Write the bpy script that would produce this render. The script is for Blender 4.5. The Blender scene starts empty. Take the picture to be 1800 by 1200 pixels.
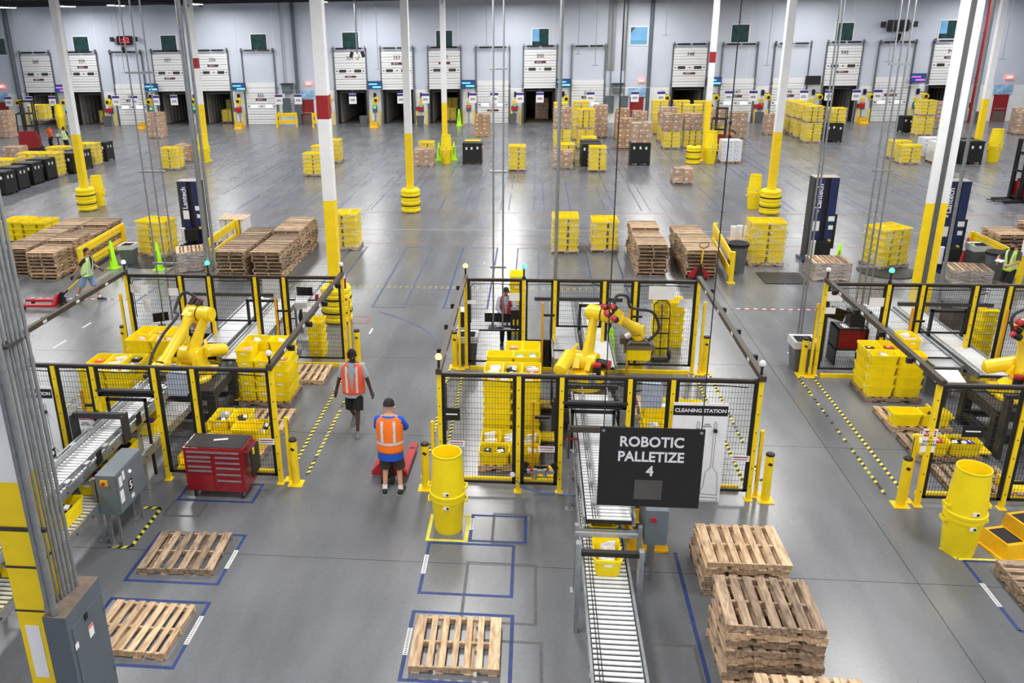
import bpy, bmesh, math, random
from mathutils import Matrix, Vector, Euler
R = math.radians
random.seed(7)
C = bpy.context.scene.collection
sc = bpy.context.scene

# ------------------------------------------------------------------ camera
HC = 8.3
yaw, pitch, roll = R(-5.48), R(19.37), R(0.884)
FPX, PCX, PCY = 1453.4, 804.2, 555.1
_f = Vector((math.sin(yaw)*math.cos(pitch), math.cos(yaw)*math.cos(pitch), -math.sin(pitch)))
_r = Vector((math.cos(yaw), -math.sin(yaw), 0))
_d = _f.cross(_r)
_R = math.cos(roll)*_r + math.sin(roll)*_d
_D = -math.sin(roll)*_r + math.cos(roll)*_d
cam = bpy.data.cameras.new('camera')
camo = bpy.data.objects.new('camera', cam); C.objects.link(camo)
mw = Matrix((( _R.x, -_D.x, -_f.x, 0), (_R.y, -_D.y, -_f.y, 0), (_R.z, -_D.z, -_f.z, HC), (0, 0, 0, 1)))
camo.matrix_world = mw
cam.sensor_fit = 'HORIZONTAL'; cam.sensor_width = 36
cam.lens = FPX/1800*36
cam.shift_x = (900-PCX)/1800; cam.shift_y = (PCY-600)/1800
cam.clip_end = 300
sc.camera = camo
# ------------------------------------------------------------------ world, exposure, hall lighting
sc.view_settings.view_transform = 'Standard'; sc.view_settings.look = 'None'
sc.view_settings.gamma = 1; sc.view_settings.use_curve_mapping = False
sc.view_settings.exposure = 0.24
w = bpy.data.worlds.new('world'); sc.world = w; w.use_nodes = True
w.node_tree.nodes['Background'].inputs[0].default_value = (0.80, 0.86, 1.0, 1)
w.node_tree.nodes['Background'].inputs[1].default_value = 0.45
LIGHTS = []
def lamp(x, y, e, sx=1.5, sy=5.0, z=9.9):
    l = bpy.data.lights.new('hall_lamp', 'AREA'); l.shape = 'RECTANGLE'; l.size = sx; l.size_y = sy
    l.energy = e; l.color = (1.0, 0.985, 0.96)
    o = bpy.data.objects.new('hall_lamp', l); o.location = (x, y, z); C.objects.link(o)
for ly in (-2, 8.5, 19, 29.5, 40, 50.5, 61, 70):
    for lx in (-40, -27, -14, -2.0, 9, 22, 35):
        if abs(lx) > 25 and ly < 15: continue
        lamp(lx, ly, 520 if ly < 60 else 520)

def g(px, py, z=0.0):          # a point of the place at height z that the photograph shows at px, py
    v = _R*((px-PCX)/FPX) + _D*((py-PCY)/FPX) + _f
    t = (z-HC)/v.z
    return v.x*t, v.y*t
def yy(px, py, y):             # the same on a wall at depth y: x, z
    v = _R*((px-PCX)/FPX) + _D*((py-PCY)/FPX) + _f
    t = y/v.y
    return v.x*t, HC+v.z*t

# ------------------------------------------------------------------ materials
def lin(c):
    return tuple(((v/255)/12.92 if v/255 <= .04045 else ((v/255+.055)/1.055)**2.4) for v in c)
MATS = {}
def mat(name, c=(200, 200, 200), rough=.5, metal=0.0, var=.08, scale=6.0, bump=0.0, rnd=0.0, alpha=1.0, emit=0.0, coat=0.0, stretch=None):
    if name in MATS: return MATS[name]
    m = bpy.data.materials.new(name); MATS[name] = m; m.use_nodes = True
    nt = m.node_tree; N = nt.nodes; L = nt.links; b = N['Principled BSDF']
    b.inputs['Roughness'].default_value = rough; b.inputs['Metallic'].default_value = metal
    b.inputs['Alpha'].default_value = alpha
    if coat: b.inputs['Coat Weight'].default_value = coat
    col = (*lin(c), 1)
    b.inputs['Base Color'].default_value = col
    m.diffuse_color = col
    if emit:
        b.inputs['Emission Color'].default_value = col; b.inputs['Emission Strength'].default_value = emit
        return m
    tc = N.new('ShaderNodeTexCoord'); mp = N.new('ShaderNodeMapping'); L.new(tc.outputs['Object'], mp.inputs[0])
    if stretch: mp.inputs['Scale'].default_value = stretch
    nz = N.new('ShaderNodeTexNoise'); nz.inputs['Scale'].default_value = scale; nz.inputs['Detail'].default_value = 3
    L.new(mp.outputs[0], nz.inputs['Vector'])
    mr = N.new('ShaderNodeMapRange'); mr.inputs[1].default_value = .3; mr.inputs[2].default_value = .7
    mr.inputs[3].default_value = 1-var; mr.inputs[4].default_value = 1+var
    L.new(nz.outputs['Fac'], mr.inputs[0])
    val = mr.outputs[0]
    if rnd:
        oi = N.new('ShaderNodeObjectInfo'); m2 = N.new('ShaderNodeMapRange')
        m2.inputs[3].default_value = 1-rnd; m2.inputs[4].default_value = 1+rnd
        L.new(oi.outputs['Random'], m2.inputs[0])
        mu = N.new('ShaderNodeMath'); mu.operation = 'MULTIPLY'; L.new(val, mu.inputs[0]); L.new(m2.outputs[0], mu.inputs[1]); val = mu.outputs[0]
    mx = N.new('ShaderNodeVectorMath'); mx.operation = 'SCALE'; mx.inputs[0].default_value = col[:3]
    L.new(val, mx.inputs['Scale']); L.new(mx.outputs[0], b.inputs['Base Color'])
    if bump:
        bp = N.new('ShaderNodeBump'); bp.inputs['Strength'].default_value = bump; bp.inputs['Distance'].default_value = .02
        L.new(nz.outputs['Fac'], bp.inputs['Height']); L.new(bp.outputs[0], b.inputs['Normal'])
    return m
YEL = mat('tote_plastic', (252, 226, 10), .42, var=.05, scale=5, rnd=.05)
YEL2 = mat('barrel_plastic', (250, 222, 8), .45, var=.06, scale=3)
YPT = mat('yellow_paint', (247, 212, 20), .45, var=.06, scale=4)
YROB = mat('robot_yellow', (247, 212, 30), .35, var=.05, scale=5, coat=.2)
YFAR = mat('wrapped_tote_plastic', (242, 216, 4), .4, var=.08, scale=4, rnd=.08)
BLK = mat('black_frame_steel', (24, 23, 22), .5, var=.2)
BRN = mat('brown_black_rail', (72, 64, 58), .5, .3, var=.12, scale=9)
WIR = mat('wire_black', (14, 14, 15), .6, var=.1)
DGR = mat('dark_grey_steel', (58, 58, 60), .5, .2, var=.15)
MGR = mat('mid_grey_plastic', (92, 96, 100), .55, var=.1)
GBX = mat('grey_enclosure', (112, 122, 128), .42, .15, var=.06, scale=3)
PNL = mat('panel_grey_paint', (92, 101, 109), .5, .1, var=.07, scale=3)
ALU = mat('galvanised_steel', (176, 180, 184), .38, .75, var=.15, scale=14)
ALUP = mat('galvanised_conduit', (150, 153, 155), .42, .6, var=.12, scale=12)
ROL = mat('roller_steel', (246, 247, 248), .34, .25, var=.06, scale=10)
WHT = mat('white_paint', (232, 233, 235), .5, var=.04, scale=3)
LBL = mat('white_label', (238, 238, 240), .5, var=.03)
PRT = mat('label_print', (60, 60, 62), .6, var=.1)
REDP = mat('red_paint', (176, 28, 40), .4, var=.08, scale=5, coat=.2)
REDD = mat('dark_red_paint', (140, 14, 26), .35, var=.06, scale=5, coat=.3)
REDB = mat('red_band_paint', (150, 26, 30), .5, var=.05)
ORG = mat('orange_fabric', (250, 92, 30), .75, var=.07, scale=14)
NVY = mat('navy_paint', (24, 36, 84), .4, var=.08, coat=.2)
BLKP = mat('black_plastic', (21, 22, 24), .5, var=.12)
RUB = mat('black_rubber', (34, 34, 36), .7, var=.15)
GRN = mat('neon_green_plastic', (176, 250, 10), .5, var=.05)
GRN2 = mat('deep_green_plastic', (70, 200, 30), .5, var=.05)
CRD = mat('cardboard', (176, 140, 108), .75, var=.08, scale=5, rnd=.16)
CRT = mat('packing_tape', (205, 180, 150), .35, var=.05)
WHB = mat('white_carton', (222, 224, 230), .6, var=.04, rnd=.04)
STL = mat('dark_screen', (10, 11, 14), .2, var=.1)
BTP = mat('blue_floor_tape', (42, 62, 118), .6, var=.2, scale=8)
YTP = mat('yellow_floor_tape', (222, 212, 70), .6, var=.15, scale=8)
DTP = mat('tape_residue', (94, 94, 94), .6, var=.15, scale=8)
RTP = mat('red_floor_tape', (168, 104, 104), .6, var=.25, scale=5)
KTP = mat('black_floor_tape', (30, 30, 30), .6, var=.1)
WTP = mat('white_floor_tape', (225, 225, 225), .6, var=.1)
WRAP = mat('stretch_wrap_film', (236, 238, 240), .16, var=.03, bump=.9, scale=7, alpha=.11)
WRAP2 = mat('thick_wrap_film', (226, 228, 232), .16, var=.05, bump=1.0, scale=6, alpha=.62, stretch=(1, 1, 5))
def film(m, lo, hi, st):  # whitish opacity streaks imitate highlights on the creased wrap
    nt = m.node_tree; N = nt.nodes; L = nt.links; b = N['Principled BSDF']
    tc = N.new('ShaderNodeTexCoord'); mp = N.new('ShaderNodeMapping'); mp.inputs['Scale'].default_value = st; L.new(tc.outputs['Object'], mp.inputs[0])
    nz = N.new('ShaderNodeTexNoise'); nz.inputs['Scale'].default_value = 3.2; nz.inputs['Detail'].default_value = 4; nz.inputs['Distortion'].default_value = 1.2; L.new(mp.outputs[0], nz.inputs['Vector'])
    mr = N.new('ShaderNodeMapRange'); mr.inputs[1].default_value = .52; mr.inputs[2].default_value = .68; mr.inputs[3].default_value = lo; mr.inputs[4].default_value = hi
    L.new(nz.outputs['Fac'], mr.inputs[0]); L.new(mr.outputs[0], b.inputs['Alpha'])
film(WRAP, .05, .55, (.8, .8, 2.6)); film(WRAP2, .22, .85, (.9, .9, 6))
def wood(name, a, b, rnd=.25):
    m = bpy.data.materials.new(name); MATS[name] = m; m.use_nodes = True
    nt = m.node_tree; N = nt.nodes; L = nt.links; bs = N['Principled BSDF']; bs.inputs['Roughness'].default_value = .8
    m.diffuse_color = (*lin(a), 1)
    tc = N.new('ShaderNodeTexCoord'); oi = N.new('ShaderNodeObjectInfo'); va = N.new('ShaderNodeVectorMath'); va.operation = 'ADD'
    sc_ = N.new('ShaderNodeVectorMath'); sc_.operation = 'SCALE'; sc_.inputs[0].default_value = (37, 11, 23)
    L.new(oi.outputs['Random'], sc_.inputs['Scale']); L.new(tc.outputs['Object'], va.inputs[0]); L.new(sc_.outputs[0], va.inputs[1])
    mp = N.new('ShaderNodeMapping'); mp.inputs['Scale'].default_value = (9, 1.6, 9); L.new(va.outputs[0], mp.inputs[0])
    nz = N.new('ShaderNodeTexNoise'); nz.inputs['Scale'].default_value = 2.2; nz.inputs['Detail'].default_value = 5; nz.inputs['Distortion'].default_value = .6
    L.new(mp.outputs[0], nz.inputs['Vector'])
    cr = N.new('ShaderNodeValToRGB'); cr.color_ramp.elements[0].position = .32; cr.color_ramp.elements[0].color = (*lin(b), 1)
    cr.color_ramp.elements[1].position = .62; cr.color_ramp.elements[1].color = (*lin(a), 1); L.new(nz.outputs['Fac'], cr.inputs[0])
    mr = N.new('ShaderNodeMapRange'); mr.inputs[3].default_value = 1-rnd; mr.inputs[4].default_value = 1+rnd*.8; L.new(oi.outputs['Random'], mr.inputs[0])
    mx = N.new('ShaderNodeVectorMath'); mx.operation = 'SCALE'; L.new(cr.outputs[0], mx.inputs[0]); L.new(mr.outputs[0], mx.inputs['Scale'])
    L.new(mx.outputs[0], bs.inputs['Base Color'])
    return m
WDN = wood('pallet_wood', (224, 194, 158), (172, 138, 104), .22)
WDG = wood('weathered_pallet_wood', (184, 158, 132), (112, 92, 74), .26)
WDM = wood('stack_pallet_wood', (200, 172, 140), (128, 104, 80), .34)

# ------------------------------------------------------------------ mesh builder
class MB:
    def __init__(s): s.v = []; s.f = []; s.m = []; s.M = Matrix()
    def add(s, vs, fs, m=0):
        n = len(s.v); M = s.M
        s.v += [tuple(M @ Vector(p)) for p in vs]
        s.f += [tuple(n+i for i in q) for q in fs]; s.m += [m]*len(fs)
    def box(s, x, y, z, sx, sy, sz, m=0, rx=0, ry=0, rz=0, taper=1.0):       # centre and sizes
        a, b, c = sx/2, sy/2, sz/2; t = taper
        vs = [(-a, -b, -c), (a, -b, -c), (a, b, -c), (-a, b, -c), (-a*t, -b*t, c), (a*t, -b*t, c), (a*t, b*t, c), (-a*t, b*t, c)]
        if rx or ry or rz:
            E = Euler((rx, ry, rz)).to_matrix(); vs = [tuple(E @ Vector(p)) for p in vs]
        s.add([(p[0]+x, p[1]+y, p[2]+z) for p in vs], [(0, 3, 2, 1), (4, 5, 6, 7), (0, 1, 5, 4), (1, 2, 6, 5), (2, 3, 7, 6), (3, 0, 4, 7)], m)
        return s
    def bb(s, x0, x1, y0, y1, z0, z1, m=0):
        return s.box((x0+x1)/2, (y0+y1)/2, (z0+z1)/2, x1-x0, y1-y0, z1-z0, m)
    def bar(s, p, q, w, h, m=0, up=(0, 0, 1)):                                # rectangular bar from p to q
        p = Vector(p); q = Vector(q); d = (q-p)
        if d.length < 1e-6: return s
        d.normalize(); u = Vector(up)
        if abs(d.dot(u)) > .98: u = Vector((0, 1, 0))
        a = d.cross(u).normalized(); b = a.cross(d)
        o = []
        for c in (p, q):
            for i, j in ((-1, -1), (1, -1), (1, 1), (-1, 1)): o.append(tuple(c + a*(w/2*i) + b*(h/2*j)))
        s.add(o, [(0, 1, 2, 3), (7, 6, 5, 4), (0, 4, 5, 1), (1, 5, 6, 2), (2, 6, 7, 3), (3, 7, 4, 0)], m); return s
    def tube(s, pts, r, n=8, m=0, cap=True, flat=1.0):                        # tapered tube along a path
        pts = [Vector(p) for p in pts]; k = len(pts)
        rs = r if isinstance(r, (list, tuple)) else [r]*k
        up = None; rings = []
        for i in range(k):
            d = (pts[min(i+1, k-1)]-pts[max(i-1, 0)]).normalized()
            if up is None:
                up = Vector((0, 0, 1)) if abs(d.z) < .9 else Vector((0, 1, 0))
            a = d.cross(up); a = a.normalized() if a.length > 1e-5 else Vector((1, 0, 0)); b = a.cross(d).normalized(); up = b
            rings.append([tuple(pts[i]+a*(rs[i]*math.cos(2*math.pi*j/n))+b*(rs[i]*flat*math.sin(2*math.pi*j/n))) for j in range(n)])
        vs = [p for q in rings for p in q]; fs = []
        for i in range(k-1):
            for j in range(n):
                j2 = (j+1) % n; fs.append((i*n+j, i*n+j2, (i+1)*n+j2, (i+1)*n+j))
        if cap: fs.append(tuple(range(n-1, -1, -1))); fs.append(tuple((k-1)*n+j for j in range(n)))
        s.add(vs, fs, m); return s
    def cyl(s, p, q, r, n=12, m=0, r2=None): return s.tube([p, q], [r, r if r2 is None else r2], n, m)
    def lathe(s, prof, n=24, m=0, x=0, y=0, z=0):
        vs = []; fs = []; k = len(prof)
        for i, (r, h) in enumerate(prof):
            for j in range(n):
                t = 2*math.pi*j/n; vs.append((x+r*math.cos(t), y+r*math.sin(t), z+h))
        for i in range(k-1):
            for j in range(n):
                j2 = (j+1) % n; fs.append((i*n+j, i*n+j2, (i+1)*n+j2, (i+1)*n+j))
        s.add(vs, fs, m); return s
    def rings(s, rs, m=0, cap=True):                                          # explicit rings of equal count
        n = len(rs[0]); vs = [p for q in rs for p in q]; fs = []
        for i in range(len(rs)-1):
            for j in range(n):
                j2 = (j+1) % n; fs.append((i*n+j, i*n+j2, (i+1)*n+j2, (i+1)*n+j))
        if cap: fs.append(tuple(range(n-1, -1, -1))); fs.append(tuple((len(rs)-1)*n+j for j in range(n)))
        s.add(vs, fs, m); return s
    def prism(s, poly, y0, y1, m=0):                                          # polygon in xz, thickness in y
        n = len(poly)
        vs = [(x, y0, z) for x, z in poly]+[(x, y1, z) for x, z in poly]
        s.add(vs, [tuple(range(n)), tuple(range(2*n-1, n-1, -1))]+[(i, i+n, (i+1) % n+n, (i+1) % n) for i in range(n)], m); return s
    def mesh(s, name, mats, smooth=None):
        me = bpy.data.meshes.new(name); me.from_pydata(s.v, [], s.f); me.update()
        for m in (mats if isinstance(mats, (list, tuple)) else [mats]): me.materials.append(m)
        me.polygons.foreach_set('material_index', s.m)
        if smooth is not None:
            me.polygons.foreach_set('use_smooth', [True]*len(s.f)); me.set_sharp_from_angle(angle=R(smooth))
        me.update(); return me

def obj(name, mb, mats, parent=None, loc=(0, 0, 0), rotz=0, smooth=None, label=None):
    me = mb.mesh(name, mats, smooth) if isinstance(mb, MB) else mb
    o = bpy.data.objects.new(name, me); C.objects.link(o); o.location = loc; o.rotation_euler = (0, 0, rotz)
    if parent: o.parent = parent
    if label: o['label'] = label
    return o
def tag(o, label, cat, group=None, kind=None):
    if label: o['label'] = label
    if cat: o['category'] = cat
    if group: o['group'] = group
    if kind: o['kind'] = kind
    return o
def thing(name, label, cat, loc=(0, 0, 0), rotz=0, group=None, kind=None):
    o = bpy.data.objects.new(name, None); C.objects.link(o); o.empty_display_size = .1
    o.location = loc; o.rotation_euler = (0, 0, rotz)
    return tag(o, label, cat, group, kind)
KIDS = {}
def dup(root, loc, rotz=0, label=None, group=None):
    r = root.copy(); C.objects.link(r); r.location = loc; r.rotation_euler = (0, 0, rotz)
    if label: r['label'] = label
    if group: r['group'] = group
    for ch in list(root.children):
        c = ch.copy(); C.objects.link(c); c.parent = r
        for q in ch.children:
            d = q.copy(); C.objects.link(d); d.parent = c
    return r
def struct(name, mb, mats, parent=None, smooth=None):
    o = obj(name, mb, mats, parent, smooth=smooth)
    if not parent: o['kind'] = 'structure'
    return o
def text_mesh(s, size, ext=.002, bold=0.0, font_space=1.0):
    cu = bpy.data.curves.new('lettering', 'FONT'); cu.body = s; cu.size = size; cu.extrude = ext; cu.offset = bold
    cu.align_x = 'CENTER'; cu.align_y = 'CENTER'; cu.space_character = font_space; cu.resolution_u = 3
    o = bpy.data.objects.new('t', cu); C.objects.link(o)
    dg = bpy.context.evaluated_depsgraph_get(); me = bpy.data.meshes.new_from_object(o.evaluated_get(dg))
    bpy.data.objects.remove(o); bpy.data.curves.remove(cu)
    return me
def text(s, size, parent, loc, mtl, rot=(R(90), 0, 0), bold=0.0, name='lettering', sx=1.0, sp=1.0):
    me = text_mesh(s, size, .002, bold, sp); me.materials.clear(); me.materials.append(mtl)
    o = bpy.data.objects.new(name, me); C.objects.link(o); o.parent = parent; o.location = loc; o.rotation_euler = rot; o.scale = (sx, 1, 1)
    return o
ORD = ['first', 'second', 'third', 'fourth', 'fifth', 'sixth', 'seventh', 'eighth', 'ninth', 'tenth', 'eleventh', 'twelfth', 'thirteenth', 'fourteenth', 'fifteenth', 'sixteenth', 'seventeenth', 'eighteenth', 'nineteenth', 'twentieth']
# ================================================================== SETTING
YW = 75.2
def floor_mat():
    m = bpy.data.materials.new('polished_concrete'); m.use_nodes = True; nt = m.node_tree; N = nt.nodes; L = nt.links; b = N['Principled BSDF']
    m.diffuse_color = (.3, .3, .31, 1)
    tc = N.new('ShaderNodeTexCoord')
    n1 = N.new('ShaderNodeTexNoise'); n1.inputs['Scale'].default_value = .35; n1.inputs['Detail'].default_value = 3
    mp = N.new('ShaderNodeMapping'); mp.inputs['Scale'].default_value = (2.2, .5, 1); L.new(tc.outputs['Object'], mp.inputs[0])
    n2 = N.new('ShaderNodeTexNoise'); n2.inputs['Scale'].default_value = .7; n2.inputs['Detail'].default_value = 2.5; L.new(mp.outputs[0], n2.inputs['Vector'])
    n3 = N.new('ShaderNodeTexNoise'); n3.inputs['Scale'].default_value = 14; n3.inputs['Detail'].default_value = 4
    L.new(tc.outputs['Object'], n1.inputs['Vector']); L.new(tc.outputs['Object'], n3.inputs['Vector'])
    a = N.new('ShaderNodeMath'); a.operation = 'ADD'; L.new(n1.outputs['Fac'], a.inputs[0]); L.new(n2.outputs['Fac'], a.inputs[1])
    c = N.new('ShaderNodeMath'); c.operation = 'MULTIPLY_ADD'; c.inputs[1].default_value = .35; L.new(n3.outputs['Fac'], c.inputs[0]); L.new(a.outputs[0], c.inputs[2])
    cr = N.new('ShaderNodeValToRGB'); L.new(c.outputs[0], cr.inputs[0])
    mr = N.new('ShaderNodeMapRange'); mr.interpolation_type = 'SMOOTHSTEP'; mr.inputs[1].default_value = .7; mr.inputs[2].default_value = 1.65; L.new(c.outputs[0], mr.inputs[0]); L.new(mr.outputs[0], cr.inputs[0])
    cr.color_ramp.elements[0].color = (*lin((98, 100, 104)), 1); cr.color_ramp.elements[1].color = (*lin((122, 124, 129)), 1)
    L.new(cr.outputs[0], b.inputs['Base Color'])
    m2 = N.new('ShaderNodeMapRange'); m2.interpolation_type = 'SMOOTHSTEP'; m2.inputs[1].default_value = .15; m2.inputs[2].default_value = .85; m2.inputs[3].default_value = .24; m2.inputs[4].default_value = .29
    L.new(n2.outputs['Fac'], m2.inputs[0]); L.new(m2.outputs[0], b.inputs['Roughness'])
    b.inputs['Specular IOR Level'].default_value = .6
    return m
FLM = floor_mat()
JNT = mat('joint_filler', (84, 82, 80), .8)
floor = struct('floor', MB().bb(-64, 64, -8, YW+16, -.3, -.012), JNT)
xs = [-64, -52, -43.2, -34.4, -25.6, -16.8, -7.99, 0.9, 6.05, 14.9, 23.7, 32.5, 41.3, 50, 64]
ys = [-8, 2.6, 7.0, 11.35, 15.75, 20.1, 24.5, 29, 33.6, 38.2, 45.5, 53.8, 62, 70, YW+16]
for i in range(len(xs)-1):
    for j in range(len(ys)-1):
        if ys[j] > 80: continue
        x0, x1, y0, y1 = xs[i]+.006, xs[i+1]-.006, ys[j]+.006, ys[j+1]-.006
        o = obj('floor_slab', MB().bb(x0, x1, y0, y1, -.012, 0), FLM, floor)

WUP = mat('upper_wall_paint', (200, 207, 222), .75, var=.03, scale=.6)
WLO = mat('lower_wall_paint', (234, 236, 240), .7, var=.04, scale=.8)
DOORS = [  # bottom-left px, bottom-right px, open?, number, load inside
 (60, 108, 1, '360', None), (139, 187, 1, '359', 'mix'), (214, 264, 0, '358', None), (285, 335, 1, '357', None), (362, 411, 1, '356', 'tote'),
 (438, 490, 0, '355', None), (595, 648, 1, '354', None), (676, 728, 1, '353', None), (757, 810, 1, '352', 'tote'), (840, 893, 0, '351', None),
 (922, 973, 1, '350', 'box'), (1003, 1058, 0, '349', None), (1176, 1233, 1, '348', None), (1260, 1318, 0, '347', None), (1350, 1408, 0, '346', None),
 (1440, 1495, 1, '345', None), (1526, 1588, 0, '344', None), (1620, 1680, 1, '343', None)]
DH, DW = 3.0, 2.75
dx = []
for a, b_, op, num, ld_ in DOORS:
    py = 222-(a/1560)*10
    xa, _ = yy(a, py, YW); xb, _ = yy(b_, py, YW)
    dx.append((xa+xb)/2)
wb = MB(); edges = sorted((x-DW/2, x+DW/2) for x in dx)
cur = -60
for a, b_ in edges+[(60, 60)]:
    wb.bb(cur, a, YW, YW+.3, 0, DH, 1); cur = b_
wb.bb(-60, 60, YW, YW+.3, DH, 12.5, 0)
for k in range(14):   # shallow panel joints of the tilt-up wall
    wb.bb(-56+k*8.2, -56+k*8.2+.03, YW-.004, YW+.01, DH, 12.5, 1)
wall_back = struct('wall_back', wb, [WUP, WLO])
# ceiling deck and trusses
DKM = mat('ceiling_deck', (150, 152, 156), .7, var=.05)
struct('ceiling', MB().bb(-64, 64, -8, YW+.3, 11.2, 11.4), DKM)
TRS = mat('truss_steel', (40, 42, 46), .6, .2)
tr = thing('ceiling_truss', 'dark steel bar joist truss crossing under the ceiling deck above the dock wall', 'truss', (0, 0, 0), 0, 'ceiling bar joists')
t = MB(); t.bb(-60, 60, -.05, .05, 10.35, 10.43); t.bb(-60, 60, -.06, .06, 11.05, 11.15)
for k in range(120):
    t.bar((-60+k, 0, 10.4), (-59.5+k, 0, 11.1), .04, .04); t.bar((-59.5+k, 0, 11.1), (-59+k, 0, 10.4), .04, .04)
obj('joist_web', t, TRS, tr)
tr.location = (0, 74.4, 0)
for k, yv in enumerate((72.2, 70.0, 67.8, 65.6, 63.4, 61.2)):
    dup(tr, (0, yv, 0), 0, 'dark bar joist truss under the deck, %s out from the dock wall' % ORD[k+1])
tr2 = thing('ceiling_truss', 'deep dark girder truss running from the hall towards the dock wall, seen top left', 'truss', (0, 0, 0))
t = MB(); t.bb(-29.35, -29.2, 50, 74.9, 10.15, 10.28); t.bb(-29.35, -29.2, 50, 74.9, 11.0, 11.15)
for k in range(12): t.bar((-29.3, 50+k*2, 10.2), (-29.3, 51+k*2, 11.1), .06, .06); t.bar((-29.3, 51+k*2, 11.1), (-29.3, 52+k*2, 10.2), .06, .06)
obj('girder_web', t, TRS, tr2)
# fixtures in view, under the deck near the dock wall
LED = mat('lamp_diffuser', (255, 255, 250), .5, emit=6)
cl = thing('ceiling_light', 'white strip light under the trusses, leftmost of the row', 'light', (-46, 72.8, 10.25), R(90), 'strip lights under the ceiling by the dock wall')
obj('frame', MB().bb(-1.3, 1.3, -.22, .22, .06, .16), WHT, cl); obj('diffuser', MB().bb(-1.25, 1.25, -.18, .18, .02, .06), LED, cl)
for k, x in enumerate((-40.5, -36, -29, -18, 5, 27)): dup(cl, (x, 72.8 if x < 0 else 72.6, 10.25), R(90), 'white strip light under the trusses, %s from the left' % ORD[k+1])

# ------------------------------------------------------------------ dock doors
SEC = mat('door_panel_white', (232, 233, 234), .45, var=.03)
SECS = mat('door_joint_grey', (120, 122, 126), .5)
TRK = mat('door_track_steel', (112, 114, 118), .45, .5)
TRI = mat('trailer_wall', (150, 148, 144), .7, var=.15, scale=3)
TRF = mat('trailer_floor', (70, 62, 56), .8, var=.2)
SEAL = mat('dock_seal_black', (16, 16, 17), .8)
PUR = mat('purple_print', (64, 40, 130), .5)
DRD = mat('dark_red_sign', (88, 34, 34), .5)
HS = .46
def section(win, blank=False):
    b = MB(); b.bb(-DW/2, DW/2, -.03, .03, .012, HS-.012)
    if not blank:
        b.bb(-DW/2, DW/2, -.04, .04, 0, .03, 1); b.bb(-DW/2+.05, DW/2-.05, -.036, -.03, HS*.5-.01, HS*.5+.01, 1)
    return b.mesh('door_section', [SEC, SECS])
sec_me = section(False); sec_bl = section(False, True)
win_me = MB().bb(-.31, .31, -.045, -.03, .12, .36).mesh('window_pane', mat('door_window_dark', (56, 54, 50), .3))
win_lt = MB().bb(-.31, .31, -.045, -.03, .12, .36).mesh('window_pane', mat('door_window_daylight', (210, 226, 248), .3, emit=1.0))
hole_me = MB().cyl((0, -.045, .24), (0, -.03, .24), .06, 8).mesh('lock_plate', BLK)
track_me = MB().bb(-.05, .05, -.12, .0, 0, 6.5).bb(-.09, .09, -.14, -.1, 0, 3.3).mesh('track', TRK)
spring_me = MB().cyl((-1.15, -.25, 0), (-.1, -.25, 0), .08, 10).cyl((.1, -.25, 0), (1.15, -.25, 0), .08, 10).mesh('torsion_spring', BLK)
shaft_me = MB().cyl((-1.55, -.25, 0), (1.55, -.25, 0), .03, 8).box(-1.42, -.15, 0, .05, .3, .4).box(1.42, -.15, 0, .05, .3, .4).mesh('shaft', TRK)
seal_me = MB().bb(-DW/2-.0, -DW/2+.18, .0, .5, 0, DH).bb(DW/2-.18, DW/2, .0, .5, 0, DH).bb(-DW/2, DW/2, .0, .5, DH-.2, DH).mesh('dock_seal', SEAL)
def trailer(d=13):
    b = MB(); w2 = 1.25
    b.bb(-w2-.05, -w2, .5, d, 0, 2.75); b.bb(w2, w2+.05, .5, d, 0, 2.75); b.bb(-w2, w2, .5, d, 2.7, 2.78); b.bb(-w2, w2, d, d+.1, 0, 2.75)
    for k in range(16): b.bb(-w2, -w2+.03, .8+k*.75, .95+k*.75, 0, 2.7); b.bb(w2-.03, w2, .8+k*.75, .95+k*.75, 0, 2.7)
    return b
trailer_me = trailer().mesh('trailer_wall', TRI)
tfl_me = MB().bb(-1.3, 1.3, .3, 13.1, -.01, .02).mesh('trailer_floor', TRF)
guard_me = MB().cyl((0, 0, 0), (0, 0, 1.15), .07, 10).box(0, 0, .01, .25, .2, .02).mesh('track_guard', YPT, 40)
for i, (a, b_, op, num, ld_) in enumerate(DOORS):
    x = dx[i]
    d = thing('door_%d' % (i+1), None, None, (x, YW, 0)); d['kind'] = 'structure'
    z0 = 2.98 if op else 0
    for k in range(7 if op else 8):
        blank = (not op and k == 7)
        s_ = obj('door_section', sec_bl if blank else sec_me, None, d, (0, -.12, z0+k*HS))
        if (k == 3):
            for sx in (-.68, .68): obj('window_pane', win_me if op else win_lt, None, s_, (sx, 0, 0))
            for sx in (-1.2, 0, 1.2): obj('lock_plate', hole_me, None, s_, (sx, 0, 0))
    for sx in (-1, 1):
        obj('track', track_me, None, d, (sx*(DW/2+.08), -.02, 0))
        obj('track_guard', guard_me, None, d, (sx*(DW/2+.28), -.45, 0))
    obj('torsion_spring', spring_me, None, d, (0, -.05, 6.5 if op else 6.45)); obj('shaft', shaft_me, None, d, (0, -.05, 6.5 if op else 6.45))
    zn = z0+5.5*HS+.18 if op else z0+5*HS+.25
    text(num, .42, d, (0, -.18, zn), PRT, name='door_number')
    zs = z0+4.6*HS if (i % 3) else z0+2.3*HS
    obj('door_sign', MB().bb(-.5, .5, -.17, -.15, 0, .17), DRD, d, (0, 0, zs))
    text('SAFETY', .15, d, (-.1, -.175, zs+.085), LBL, name='sign_lettering')
    if op:
        obj('dock_seal', seal_me, None, d); obj('trailer_wall', trailer_me, None, d); obj('trailer_floor', tfl_me, None, d)
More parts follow.
